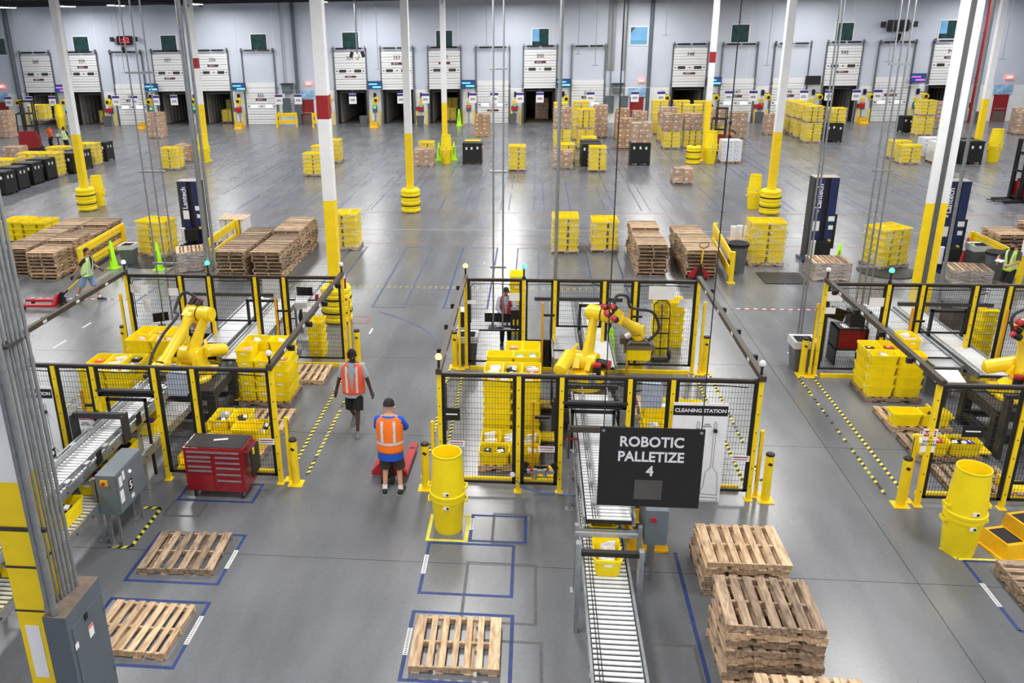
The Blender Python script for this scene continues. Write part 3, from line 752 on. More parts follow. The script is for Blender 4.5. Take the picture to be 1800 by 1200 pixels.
def beacon(x, y, col, label):
    t = thing('signal_beacon', label, 'beacon', (x, y, FH+.035), 0, 'small beacons on the cell fences')
    obj('stem', MB().cyl((0, 0, 0), (0, 0, .26), .022, 8).lathe([(.045, 0), (.045, .05), (.022, .07)], 12).lathe([(.03, .24), (.05, .27)], 12), BLKP, t)
    obj('dome', MB().lathe([(.05, .27), (.062, .30), (.055, .34), (.03, .365), (0, .37)], 14), BEACON[col], t, smooth=60)
for nm, dc in CELLS:
    fence(nm, 'front', dc, YF); fence(nm, 'back', dc, YB)
    for side, x in (('left', LX[0]), ('right', LX[-1])):
        X = x+dc
        if nm == 'right' and side == 'right': continue
        t = thing('header_beam', 'brown header beam over the open %s side of the %s robot cell' % (side, nm), 'beam', (X, 0, 0), 0, 'header beams over open cell sides')
        obj('beam', MB().bb(-.05, .05, YF-.12, YB+.05, FH+.04, FH+.14), BRN, t)
        sg = -1 if side == 'left' else 1
        for k in range(4):
            y = YF+1.0+k*1.35
            obj('sensor_bracket', MB().bb(sg*.05, sg*.05+sg*.12 if sg > 0 else -.05, y-.04, y+.04, FH, FH+.1) if sg > 0 else MB().bb(-.15, -.05, y-.04, y+.04, FH, FH+.1), BLKP, t)
            obj('warning_label', MB().bb(-.052, .052, y-.28, y-.14, FH+.06, FH+.12), LBL, t)
        # light curtain posts
        for cy, cn in ((YF+.12, 'front'), (YB-.12, 'rear')):
            q = thing('light_curtain', 'slim yellow light curtain column at the %s %s corner of the %s cell' % (cn, side, nm), 'sensor column', (X+sg*.16, cy, 0), 0, 'light curtain columns')
            obj('housing', MB().bb(-.03, .03, -.03, .03, .02, 1.35 if cn == 'front' else 1.9), YPT, q)
            obj('lens_strip', MB().bb(-.034, .034, -.012, .012, .25, 1.3 if cn == 'front' else 1.8), BLK, q)
            obj('base_plate', MB().bb(-.12, .12, -.09, .09, 0, .02), YPT, q)
        bollard(X+sg*.30, YF-.02, 'yellow bollard by the front %s corner of the %s cell' % (side, nm))
        bollard(X+sg*.30, YB+.0, 'yellow bollard by the rear %s corner of the %s cell' % (side, nm))
    # black and yellow dashed floor tapes along the open sides
    for side, xx in (('left', (LX[0]-.06, LX[0]-.42)), ('right', (LX[-1]+.06, LX[-1]+.42))):
        if nm == 'right' and side == 'right': continue
        for j, x in enumerate(xx):
            t = thing('hazard_tape', '%s dashed yellow and black floor tape along the open %s side of the %s cell' % (('inner', 'outer')[j], side, nm), 'floor tape', (x+dc, 0, 0), 0, 'dashed hazard tapes on the floor')
            b1 = MB(); b2 = MB(); y = YF+.3; k = 0
            random.seed(int(x*100)+len(nm)+j)
            while y < YB-.2:
                if not (j == 1 and random.random() < .3):
                    (b1 if k % 2 else b2).add([(-.035, y, .002), (.035, y+.05, .002), (.035, y+.13, .002), (-.035, y+.08, .002)], [(0, 1, 2, 3)])
                y += .085; k += 1
            b1.box(0, YF+.4, .001, .05, .1, .001); b2.box(0, YF+.6, .001, .05, .1, .001)
            obj('yellow_dashes', b1, YTP, t)['kind'] = 'stuff'; obj('black_dashes', b2, mat('hazard_dark', (44, 45, 44), .6), t)['kind'] = 'stuff'
beacon(LX[0], YF-.02, 'amber', 'lit amber beacon on the front left corner of the middle cell')
beacon(LX[-1]-.02, YF-.02, 'white', 'unlit pale beacon on the front right corner of the middle cell')
beacon(LX[0], YB, 'amber', 'lit amber beacon on the rear left corner of the middle cell')
beacon(LX[1], YB, 'green', 'lit green beacon on the rear fence of the middle cell')
beacon(LX[-1]-8.78, YF-.02, 'white', 'unlit pale beacon on the front right corner of the left cell')
beacon(LX[-1]-8.78, YB, 'white', 'unlit pale beacon on the rear right corner of the left cell')
beacon(LX[0]-8.78, YB, 'blue', 'lit blue beacon on the rear left corner of the left cell')
beacon(LX[2]-8.78, YB, 'green', 'lit green beacon on the rear fence of the left cell')
beacon(LX[0]+8.63, YB, 'white', 'unlit pale beacon on the rear left corner of the right cell')
beacon(LX[1]+8.63, YB, 'green', 'lit green beacon on the rear fence of the right cell')
# signs and boxes on the fences
def fsign(nm, dc, x, z, w_, h, kind, label, y=YF-.03):
    t = thing('fence_sign', label, 'sign', (x+dc, y, z), 0, 'small signs on the cell fences')
    if kind == 'danger':
        obj('plate', MB().bb(-w_/2, w_/2, -.006, 0, -h/2, h/2), LBL, t); obj('red_header', MB().bb(-w_/2+.02, w_/2-.02, -.009, -.006, h*.18, h*.42), REDP, t)
        text('DANGER', h*.2, t, (0, -.012, h*.3), LBL); text('ROBOT\nCELL AREA', h*.13, t, (0, -.012, -h*.1), PRT)
    elif kind == 'black':
        obj('plate', MB().bb(-w_/2, w_/2, -.006, 0, -h/2, h/2), BLK, t); obj('text_line', MB().bb(-w_*.35, w_*.35, -.009, -.006, -.01, .015), LBL, t)
    else:
        obj('plate', MB().bb(-w_/2, w_/2, -.006, 0, -h/2, h/2), LBL, t); obj('text_line', MB().bb(-w_*.42, w_*.42, -.009, -.006, h*.15, h*.32), REDP, t); obj('text_line', MB().bb(-w_*.38, w_*.38, -.009, -.006, -h*.2, -h*.1), PRT, t)
fsign('middle', 0, -1.44, 1.58, .3, .25, 'black', 'small black sign on the front fence of the middle cell, left bay')
fsign('middle', 0, -1.36, .98, .3, .12, 'white', 'narrow white sign low on the front fence of the middle cell, left bay')
fsign('middle', 0, .3, .92, .3, .12, 'white', 'narrow white sign on the second bay of the middle cell front fence')
fsign('middle', 0, 2.1, .85, .28, .11, 'white', 'narrow white sign on the fourth bay of the middle cell front fence')
fsign('middle', 0, 3.78, .85, .32, .12, 'white', 'narrow white sign at the right end of the middle cell front fence')
fsign('left', -8.78, .25, 1.2, .42, .3, 'danger', 'white danger sign with red header on the left cell fence')
fsign('left', -8.78, .62, .92, .3, .12, 'white', 'narrow white sign beside the yellow post on the left cell fence')
fsign('left', -8.78, 3.8, .9, .3, .12, 'white', 'narrow white sign on the right bay of the left cell front fence')
fsign('right', 8.63, -1.68, 1.32, .24, .46, 'danger', 'tall white and red sign on the corner post of the right cell')
fsign('right', 8.63, -.98, 1.52, .36, .22, 'black', 'small black sign on the front fence of the right cell')
def ebox(x, y, z, w_, h, d, m, label, screen=False):
    t = thing('control_box', label, 'box', (x, y, z), 0, 'boxes on the cell fences')
    obj('box', MB().bb(-w_/2, w_/2, -d/2, d/2, -h/2, h/2).bb(-w_/2-.01, w_/2+.01, -d/2-.02, -d/2, -h/2-.01, h/2+.01), m, t)
    obj('cable', MB().tube([(-w_/2, 0, h*.2), (-w_/2-.15, 0, h*.1), (-w_/2-.3, 0, h*.35), (-w_/2-.45, 0, h*.45)], .014, 6), BLK, t, smooth=60)
    return t
LGB = mat('light_grey_box', (205, 208, 212), .5)
for nm, dc in CELLS:
    ebox(2.15+dc, YF+.12, 2.0, .34, .42, .16, mat('louvred_box_grey', (176, 184, 200), .5), 'pale grey louvred box hung behind the front fence of the %s cell' % nm)
    t = ebox(2.05+dc+(.1 if nm == 'left' else 0 if nm == 'middle' else .25), YB+.12, 2.05, .42 if nm != 'middle' else .3, .5, .2, LGB, 'light grey enclosure on the rear fence of the %s cell' % nm)
# valve set on the front fence, middle cell
t = thing('air_valve_set', 'black and silver air valve set on the front fence of the middle cell', 'valve', (.2, YF-.12, .0))
obj('lever', MB().box(-.28, 0, .62, .1, .04, .14, ry=.5).box(.25, 0, .62, .1, .04, .14, ry=-.5), BLKP, t)
obj('regulator', MB().cyl((-.1, 0, .35), (-.1, 0, .55), .04, 10).cyl((.08, 0, .38), (.08, 0, .55), .035, 10).box(0, 0, .5, .5, .05, .06), ALU, t, smooth=40)
obj('red_cap', MB().cyl((-.17, -.03, .56), (-.17, -.07, .56), .03, 10).cyl((.13, -.03, .58), (.13, -.07, .58), .025, 10), REDP, t)
obj('round_gauge', MB().cyl((-.52, .04, .4), (-.52, 0.02, .4), .05, 16), LBL, t)
obj('hose', MB().tube([(-.45, 0, .3), (-.3, -.02, .15), (0, -.02, .06), (.25, 0, .05), (.5, 0, .02), (.8, 0, .02)], .012, 6), mat('blue_hose', (60, 110, 190), .4), t, smooth=60)
# yellow flat pads and swing brackets inside each cell
for nm, dc in CELLS:
    for k, y in enumerate((14.3, 15.75, 17.3)):
        for side, x in (('left', .2), ('right', 1.95)):
            if side == 'right' and nm != 'left' and k: continue
            t = thing('pallet_stop', 'yellow steel pallet stop, %s from the front on the %s of the %s cell' % (ORD[k], side, nm), 'bracket', (x+dc, y, 0), 0, 'yellow pallet stops on the cell floors')
            obj('plate', MB().bb(-.12, .3, -.28, .12, .10, .13), YPT, t)
            obj('upright', MB().bb(-.16, -.12, -.28, .12, 0, .28).bb(-.12, .3, -.1, -.06, 0, .10), YPT, t)
# cleaning boards
def cleaning(x, y, rot, label, flip=False):
    t = thing('cleaning_board', label, 'board', (x, y, 0), rot, 'white cleaning station boards')
    w_, h = .94, 1.98
    obj('board', MB().bb(-w_/2, w_/2, -.012, .012, .0, h), LBL, t)
    obj('header', MB().bb(-w_/2, w_/2, -.016, -.012, h-.24, h-.05), BLK, t)
    text('CLEANING STATION', .095, t, (0, -.02, h-.145), LBL, bold=.002, sx=1.0)
    ln = MB()
    def line(pts, ww=.011):
        for p, q in zip(pts, pts[1:]): ln.bar((p[0], -.0135, p[1]), (q[0], -.0135, q[1]), .003, ww, up=(0, 1, 0))
    for cx_, lo in ((.28, .72), (-.02, 1.25 if not flip else .72)):
        line([(cx_-.02, lo), (cx_-.02, 1.6), (cx_, 1.63), (cx_+.02, 1.6), (cx_+.02, lo)])
    cx_ = .28
    line([(.26, .72), (.18, .62), (.16, .34), (.11, .17), (.42, .15), (.41, .34), (.39, .60), (.30, .72)])
    line([(-.35, .11), (.43, .09), (.43, .02), (-.35, .04), (-.35, .11)])
    obj('outline_drawing', ln, PRT, t)
    obj('hook', MB().box(.28, -.04, 1.46, .06, .06, .05).box(-.02, -.04, 1.46, .06, .06, .05), BLKP, t)
    text('PUSH\nBROOM', .04, t, (.14, -.015, 1.55), PRT); text('HAND\nBROOM', .04, t, (.05, -.015, 1.2), PRT)
    return t
cleaning(2.98, 13.52, 0, 'white cleaning station board leaning on the middle cell fence, partly behind the hanging sign')
cleaning(-9.5, 13.52, 0, 'white cleaning station board at the left cell, partly behind the grey conduits')
t = thing('folding_table', None, None) if False else None

# ------------------------------------------------------------------ conveyors
rol_me = MB().cyl((-.33, 0, 0), (.33, 0, 0), .027, 10).mesh('roller', ROL, 40)
rol_me2 = MB().cyl((-.295, 0, 0), (.295, 0, 0), .027, 10).mesh('roller', ROL, 40)
def lane(label, x, y0, y1, z0, z1=None, legs=(), w_=.70, pitch=.094, group='roller conveyors', rm=None, guides=False, detail=True, name='roller_conveyor'):
    z1 = z0 if z1 is None else z1
    t = thing(name, label, 'conveyor', (x, y0, 0), 0, group); L_ = y1-y0; sl = (z1-z0)/L_
    for sx in (-1, 1):
        b = MB(); X = sx*(w_/2+.03)
        b.bar((X, 0, z0-.02), (X, L_, z1-.02), .035, .15); b.bar((X-sx*.03, 0, z0-.085), (X-sx*.03, L_, z1-.085), .05, .012)
        f = obj('side_frame', b, ALU, t)
        hb = MB(); n = int(L_/.5)
        for k in range(n): hb.cyl((X+sx*.018, .2+k*.5, z0+sl*(.2+k*.5)-.03), (X+sx*.022, .2+k*.5, z0+sl*(.2+k*.5)-.03), .02, 6)
        obj('slot_row', hb, BLK, f)
    n = int(L_/pitch)
    for k in range(n):
        y = pitch/2+k*pitch
        o = bpy.data.objects.new('roller', rm or rol_me); C.objects.link(o); o.parent = t; o.location = (0, y, z0+sl*y)
    obj('gap_shade_sheet', MB().bar((0, 0, z0-.06), (0, L_, z1-.06), w_-.02, .01), BLK, t)  # black sheet added below the rollers to darken the gaps between them
    obj('drive_belt', MB().bar((-.24, 0, z0+.026), (-.24, L_, z1+.026), .012, .006).bar((-.20, 0, z0+.026), (-.20, L_, z1+.026), .012, .006), BLK, t)
    for ly in legs:
        lg = MB(); zz = z0+sl*ly
        for sx in (-1, 1):
            lg.bb(sx*(w_/2+.03)-.025, sx*(w_/2+.03)+.025, ly-.03, ly+.03, 0.01, zz-.08); lg.bb(sx*(w_/2+.03)-.06, sx*(w_/2+.03)+.06, ly-.07, ly+.07, 0, .012)
        lg.bb(-w_/2, w_/2, ly-.02, ly+.02, zz*.4, zz*.4+.05); obj('support_leg', lg, ALU, t)
    if guides:
        for sx, off in ((-1, .17), (1, .03)):
            gb = MB(); X = sx*(w_/2-off) if sx < 0 else sx*(w_/2-off)
            gb.bar((X, 0, z0+.11), (X, L_, z1+.11), .02, .1)
            for k in range(int(L_/.62)): gb.box(X+sx*.05, .3+k*.62, z0+sl*(.3+k*.62)+.12, .08, .13, .05)
            obj('guide_rail', gb, ALU, t)
            for k in range(int(L_/1.5)):
                yv = .7+k*1.5; XX = sx*(w_/2+.075); zz = z0+sl*yv
                sp_ = obj('sensor_plate', MB().add([(XX, yv-.1, zz-.04), (XX, yv+.1, zz-.04), (XX, yv+.07, zz+.2), (XX, yv-.03, zz+.24), (XX+.006, yv-.1, zz-.04), (XX+.006, yv+.1, zz-.04), (XX+.006, yv+.07, zz+.2), (XX+.006, yv-.03, zz+.24)], [(3, 2, 1, 0), (4, 5, 6, 7), (0, 1, 5, 4), (1, 2, 6, 5), (2, 3, 7, 6), (3, 0, 4, 7)]) or MB(), BLKP, t) if False else obj('sensor_plate', MB().bb(XX-.004, XX+.004, yv-.09, yv+.09, zz-.04, zz+.2), BLKP, t)
                if sx < 0: obj('reflector', MB().cyl((XX+.005, yv, zz+.13), (XX+.014, yv, zz+.13), .035, 12), LBL, sp_)
        obj('red_tag', MB().box(-w_/2-.12, 2.3, z0+.12, .2, .05, .02, rz=.15), REDP, t)
    return t
for nm, dc in CELLS:
    y0 = 5.2
    up0 = 10.75 if nm == 'middle' else 8.3
    if nm != 'right':
        lane('lower roller conveyor carrying totes towards the %s cell' % nm, (1.13 if nm == 'middle' else 1.25)+dc, y0 if nm == 'middle' else 6.5, 15.6, .75, legs=(1.2, 3.1, 6.2, 9.0), w_=.60, rm=rol_me2)
    lane('upper roller conveyor with guide rails entering the %s cell' % nm, (1.19 if nm != 'left' else .98)+dc, up0 if nm != 'right' else 12.6, 15.3, 1.32, 1.28, legs=(), w_=.69, guides=True)
    # pick station cross members
    t = thing('pick_station', 'dark pick station frame with cylinders at the end of the %s cell conveyor' % nm, 'machine frame', (1.15+dc, 15.55, 0), 0, 'pick stations in the robot cells')
    b = MB(); b.bb(-.55, -.47, -.1, .1, 0, 1.3).bb(.47, .55, -.1, .1, 0, 1.3).bb(-.6, .6, -.06, .06, 1.3, 1.38).bb(-.55, .55, -.24, -.18, 1.2, 1.26)
    obj('frame', b, DGR, t)
    b = MB()
    for x in (-.4, -.25, .05, .12, .4): b.cyl((x, 0, 1.38), (x, 0, 1.62 if x in (.05, .12) else 1.5), .035, 8)
    obj('air_cylinder', b, ALU, t, smooth=40)
    # bridge frame over the upper lane, outside the fence
    q = thing('sensor_bridge', 'dark cross beam bridging the upper conveyor in front of the %s cell' % nm, 'beam', ((1.15 if nm != 'left' else .91)+dc, 13.0, 0), 0, 'cross beams over the conveyors')
    if True:
        obj('cross_beam', MB().bb(-.47, .47, -.04, .04, 1.62, 1.72), BRN if nm == 'middle' else DGR, q)
        obj('side_plate', MB().add([(.62, -.3, 1.2), (.62, .3, 1.2), (.62, .06, 1.74), (.62, -.06, 1.74), (.64, -.3, 1.2), (.64, .3, 1.2), (.64, .06, 1.74), (.64, -.06, 1.74)], [(3, 2, 1, 0), (4, 5, 6, 7), (0, 1, 5, 4), (1, 2, 6, 5), (2, 3, 7, 6), (3, 0, 4, 7)]) or MB(), DGR, q) if False else None
        for sx in (-1, 1): obj('side_plate', MB().bb(sx*.485-.015, sx*.485+.015, -.12, .12, 1.15, 1.70), DGR, q)
    if nm != 'right':
        # rear support posts of the upper lane
        st = thing('lane_support', 'pair of pale steel uprights holding the upper lane of the %s conveyor' % nm, 'support', ((1.19 if nm == 'middle' else 1.0)+dc, 0, 0), 0, 'uprights of the upper lanes')
        for yv in ((10.8, 13.1) if nm == 'middle' else (9.4, 11.6, 13.3)):
            obj('upright_pair', MB().bb(-.50, -.44, yv-.04, yv+.04, 0, 1.2).bb(.44, .50, yv-.04, yv+.04, 0, 1.2).bb(-.50, .50, yv-.02, yv+.02, 1.08, 1.14).bb(-.54, -.40, yv-.07, yv+.07, 0, .012).bb(.40, .54, yv-.07, yv+.07, 0, .012), ALU, st)
    # rear outfeed: flat plate lane and roller lane
    f = thing('plate_conveyor', 'flat pale plate conveyor running out through the rear fence of the %s cell' % nm, 'conveyor', (.82+dc, 18.3, 0), 0, 'flat plate lanes behind the robots')
    ang = (0, 0)
    for k in range(9):
        obj('deck_plate', MB().bb(-.28, .28, .012+k*.5, .488+k*.5, .775, .80), mat('deck_plate_steel', (205, 208, 212), .35, .5, var=.05, rnd=.04), f)
    obj('side_frame', MB().bb(-.34, -.30, 0, 4.5, .66, .84).bb(.30, .34, 0, 4.5, .66, .84), ALU, f)
    obj('support_leg', MB().bb(-.33, -.28, .3, .36, 0, .66).bb(.28, .33, .3, .36, 0, .66).bb(-.33, -.28, 3.9, 3.96, 0, .66).bb(.28, .33, 3.9, 3.96, 0, .66), ALU, f)
    obj('cross_bar', MB().bb(-.36, .36, .5, .53, .80, .83), BLK, f)
    lane('narrow roller conveyor behind the robot of the %s cell, beside the plate lane' % nm, 1.62+dc, 17.9, 22.6, .78, legs=(.4, 4.2), w_=.60, rm=rol_me2, group='rear roller lanes')
    # black hoop frame over the rear lanes
    h = thing('guard_hoop', 'dark square hoop frame over the rear lanes of the %s cell' % nm, 'frame', (1.25+dc, 20.3, 0), 0, 'hoop frames over the rear lanes')
    obj('hoop', MB().bb(-.06, .0, -.04, .04, .8, 1.5).bb(-.06, .78, -.04, .04, 1.44, 1.5).bb(.72, .78, -.04, .04, 0, 1.5), BLKP, h)
# tower light stalk at the left
x, y = -7.25, 10.1
t = thing('stack_light', 'stack light on a thin pole beside the left conveyor', 'stack light', (x, y, 0))
obj('pole', MB().cyl((0, 0, .8), (0, 0, 2.35), .02, 8), ALU, t); obj('amber_lens', MB().cyl((0, 0, 2.35), (0, 0, 2.45), .045, 12), mat('amber_lens', (190, 96, 20), .3), t); obj('blue_lens', MB().cyl((0, 0, 2.45), (0, 0, 2.6), .045, 12).cyl((0, 0, 2.6), (0, 0, 2.64), .04, 12), mat('blue_lens', (30, 40, 90), .3), t)
obj('foot_clamp', MB().box(0, 0, .85, .1, .1, .12), BLK, t)

# ------------------------------------------------------------------ robots
def V3(*a): return Vector(a)
def robot(nm, base, sh, el, wr, grip, fdir, label, hose, gripper=True, az=(0, 1), foff=.4):
    """base: axis point on the pedestal top; sh/el/wr: joint centres; all in place coordinates"""
    B = Vector(base)
    t = thing('palletizing_robot', label, 'robot', B, 0, 'yellow palletizing robots')
    L = lambda p: Vector(p)-B
    sh, el, wr = L(sh), L(el), L(wr); gp = L(grip)
    b = MB(); b.lathe([(.0, 0), (.38, 0), (.38, .06), (.33, .1), (.31, .22), (0, .22)], 24); b.box(-.28, .22, .12, .3, .3, .18); b.box(.28, .22, .12, .3, .3, .14)
    obj('base', b, YROB, t, smooth=35)
    # carousel between base and shoulder
    fw = Vector((az[0], az[1], 0)).normalized(); side = Vector((fw.y, -fw.x, 0))
    b = MB(); b.lathe([(0, .22), (.36, .22), (.37, .3), (.3, .36), (0, .38)], 24)
    b.bar(Vector((0, 0, .34))-side*.2, sh-side*.24, .14, .5); b.bar(Vector((0, 0, .34))+side*.14, sh+side*.16, .12, .42)
    b.cyl(sh-side*.32, sh+side*.22, .2, 20)
    obj('turntable', b, YROB, t, smooth=35)
    # balancer cylinder leaning backwards
    b = MB(); b0 = sh-fw*.12-side*.36+V3(0, 0, .12); b1 = b0-fw*.55-V3(0, 0, .18); b.tube([b0+fw*.05, b0, b1, b1-fw*.06], [.09, .15, .15, .06], 16); b.cyl(b0, b0+(el-sh)*.25+side*.14, .035, 8)
    obj('balancer', b, YROB, t, smooth=40)
    # lower arm: tapered blade
    d = (el-sh).normalized(); n1 = d.cross(side).normalized()
    rs = []
    for f_, wd, th in ((-.08, .15, .11), (.04, .19, .12), (.25, .17, .12), (.55, .135, .1), (.85, .12, .09), (1.0, .14, .1), (1.09, .1, .09)):
        c = sh+(el-sh)*f_-side*.02
        rs.append([tuple(c+n1*(wd*math.cos(a))+side*(th*math.sin(a))) for a in [2*math.pi*k/10+.31 for k in range(10)]])
    b = MB(); b.rings(rs); obj('lower_arm', b, YROB, t, smooth=40)
    # elbow housing
    b = MB(); b.cyl(el-side*.16, el+side*(foff-.02), .17, 20); b.cyl(el-side*.2, el-side*.16, .13, 20)
    c0_ = el+side*foff; fd = (wr-c0_).normalized()
    up = side.cross(fd).normalized()
    if up.z < 0: up = -up
    b.bar(c0_-fd*.12, c0_+fd*.2, .24, .28)
    e = obj('elbow_housing', b, YROB, t, smooth=35)
    obj('seal_ring', MB().cyl(el+side*.14, el+side*.165, .177, 20), BLK, e, smooth=40)
    # motors with red caps behind the elbow
    for i, (a, c) in enumerate(((-.16, .12), (.02, .14), (-.06, -.02), (.1, -.1))):
        m0 = c0_-fd*.1+side*a+up*c; m1 = m0-fd*.15
        mo = obj('motor', MB().cyl(m0, m1, .07, 12), BLKP, t, smooth=40); obj('red_cap', MB().tube([m1, m1-fd*.04, m1-fd*.055], [.072, .066, .03], 12), REDP, mo, smooth=50)
    m0 = sh+side*.2; mo = obj('motor', MB().cyl(m0, m0+side*.26, .1, 14), BLKP, t, smooth=40); obj('red_cap', MB().tube([m0+side*.26, m0+side*.31, m0+side*.32], [.105, .1, .05], 14), REDP, mo, smooth=50)
    m0 = Vector((0, 0, .36))+side*.3-fw*.1; mo = obj('motor', MB().cyl(m0, m0+V3(0, 0, .2), .09, 14), BLKP, t, smooth=40); obj('red_cap', MB().tube([m0+V3(0, 0, .2), m0+V3(0, 0, .25), m0+V3(0, 0, .26)], [.095, .09, .04], 14), REDP, mo, smooth=50)
    # forearm
    b = MB(); s0 = c0_+fd*.15
    b.tube([s0, s0+(wr-s0)*.12, s0+(wr-s0)*.8, s0+(wr-s0)*.84, wr], [.15, .11, .115, .15, .15], 20)
    f_ = obj('forearm', b, YROB, t, smooth=40); obj('seal_ring', MB().cyl(s0+(wr-s0)*.93, s0+(wr-s0)*.955, .156, 20), BLK, f_, smooth=40)
    gdir = (gp-wr).normalized()
    b = MB(); b.cyl(wr-side*.15, wr+side*.15, .14, 18); b.tube([wr, wr+(gp-wr)*.35, wr+(gp-wr)*.6], [.14, .15, .12], 18)
    wj = obj('wrist', b, YROB, t, smooth=40)
    obj('flange', MB().cyl(wr+(gp-wr)*.6, wr+(gp-wr)*.75, .11, 16), BLK, t, smooth=40)
    if gripper:
        gm = MB(); gm.M = Matrix.Translation(gp) @ Matrix.Rotation(math.atan2(fdir[1], fdir[0]), 4, 'Z')
        gm.bb(-.3, .3, -.19, .19, .03, .06).bb(-.3, .3, -.2, -.16, -.05, .06).bb(-.3, .3, .16, .2, -.05, .06)
        for sx in (-1, 1):
            gm.bar((sx*.28, -.16, .06), (0, 0, .24), .05, .03); gm.bar((sx*.28, .16, .06), (0, 0, .24), .05, .03)
            gm.bb(sx*.33-.02, sx*.33+.02, -.18, .18, -.14, .06)
        gm.cyl((0, 0, .06), (0, 0, .28), .09, 12); gm.cyl((-.25, -.1, .1), (.2, -.1, .1), .03, 8); gm.cyl((-.2, .1, .1), (.25, .1, .1), .03, 8)
        gr = obj('gripper', gm, mat('gripper_bronze_grey', (128, 120, 108), .4, .5, var=.12), t, smooth=30)
        cm = MB(); cm.M = gm.M; cm.box(-.36, 0, .14, .14, .26, .14); obj('drive_unit', cm, mat('drive_unit_brown', (92, 80, 62), .5, .3), gr)
        cm = MB(); cm.M = gm.M; cm.cyl((-.3, -.02, .2), (-.08, -.02, .34), .065, 12); obj('air_tank', cm, LBL, gr, smooth=40)
    hb = MB(); hp = [Vector(p)-B for p in hose]
    # smooth path
    sp = []
    for i in range(len(hp)-1):
        p0 = hp[max(i-1, 0)]; p1 = hp[i]; p2 = hp[i+1]; p3 = hp[min(i+2, len(hp)-1)]
        for k in range(5):
            u = k/5; sp.append(.5*((2*p1)+(p2-p0)*u+(2*p0-5*p1+4*p2-p3)*u*u+(3*p1-p0-3*p2+p3)*u**3))
    sp.append(hp[-1]); hb.tube(sp, .034, 8); obj('hose', hb, mat('hose_dark', (44, 44, 48), .5), t, smooth=60)
    return t
def pedestal(nm, x, y, h):
    t = thing('robot_pedestal', 'heavy dark steel pedestal under the robot of the %s cell' % nm, 'pedestal', (x, y, 0), 0, 'robot pedestals')
    w_ = .62
    obj('top_plate', MB().bb(-w_-.05, w_+.05, -w_-.05, w_+.05, h-.07, h).bb(-.45, .45, -.45, .45, h-.12, h-.07), DGR, t)
    for sx in (-1, 1):
        for sy in (-1, 1):
            obj('leg', MB().bb(sx*w_-.09, sx*w_+.09, sy*w_-.09, sy*w_+.09, .02, h-.07).bb(sx*w_-.15, sx*w_+.15, sy*w_-.15, sy*w_+.15, 0, .02), DGR, t)
    b = MB()
    for s_ in (-1, 1): b.bb(-w_, w_, s_*w_-.06, s_*w_+.06, .16, .3).bb(s_*w_-.06, s_*w_+.06, -w_, w_, .16, .3).bb(-w_, w_, s_*w_-.06, s_*w_+.06, h-.22, h-.07).bb(s_*w_-.06, s_*w_+.06, -w_, w_, h-.22, h-.07)
    obj('cross_frame', b, DGR, t); return t
PHT = .88
pedestal('middle', 1.15, 16.6, PHT); pedestal('left', -7.55, 16.5, PHT); pedestal('right', 9.95, 16.5, PHT)
robot('middle', (1.15, 16.6, PHT), (1.2, 16.7, 1.42), (1.36, 17.0, 2.42), (2.38, 17.85, 1.72), (2.42, 17.85, 1.36), (1, 0, 0), 'yellow robot arm in the middle cell lifting a tote with its gripper',
      [(1.7, 16.75, 2.45), (1.75, 16.8, 2.85), (2.0, 17.0, 2.8), (2.1, 17.2, 2.5), (2.3, 17.5, 2.35), (2.7, 17.85, 2.15), (2.85, 17.85, 1.75), (2.6, 17.85, 1.45)], az=(.42, .9), foff=.42)
tote((2.42, 17.85, 1.05), 0, 'tote held by the gripper of the middle robot')
robot('left', (-7.55, 16.5, PHT), (-7.6, 16.55, 1.42), (-7.3, 16.9, 2.28), (-7.95, 15.75, 1.42), (-8.0, 15.7, 1.15), (0, 1, 0), 'yellow robot arm of the left cell reaching down towards the viewer',
      [(-7.4, 17.1, 2.35), (-7.6, 17.15, 2.6), (-7.85, 17.1, 2.7), (-8.0, 16.9, 2.35), (-7.85, 16.7, 2.3), (-8.05, 16.3, 2.0), (-8.2, 15.9, 1.6), (-8.2, 15.65, 1.2)], gripper=False, az=(-.3, -.95), foff=.36)
robot('right', (9.95, 16.5, PHT), (10.05, 16.45, 1.42), (9.95, 16.75, 2.3), (10.95, 16.2, 1.75), (11.0, 16.15, 1.4), (1, 0, 0), 'yellow robot arm of the right cell, cut by the picture edge',
      [(9.6, 16.45, 2.3), (9.55, 16.5, 2.65), (9.8, 16.5, 2.8), (10.2, 16.4, 2.6), (10.7, 16.3, 2.4), (11.1, 16.2, 2.0), (11.1, 16.1, 1.6)], az=(.9, -.25), foff=.36)
# robot controllers, thin yellow hangers with black caps
for nm, dc in CELLS:
    for k, (x, y, z0, z1) in enumerate(((.05, 14.0, 0.0, 1.7), (.25, 19.2, 0, 1.9), (2.35, 19.2, 0, 1.9))):
        t = thing('swing_pole', 'thin yellow pole with black arm, %s one inside the %s cell' % (('front', 'rear left', 'rear right')[k], nm), 'pole', (x+dc, y, 0), 0, 'thin yellow poles on the fences')
        obj('pole', MB().bb(-.025, .025, -.025, .025, z0, z1), mat('amber_paint', (226, 160, 20), .45), t)
        obj('arm', MB().bb(-.02, .3, -.02, .02, z1-.35, z1-.3).bb(-.02, .3, -.02, .02, z0+.3, z0+.35), BLK, t)
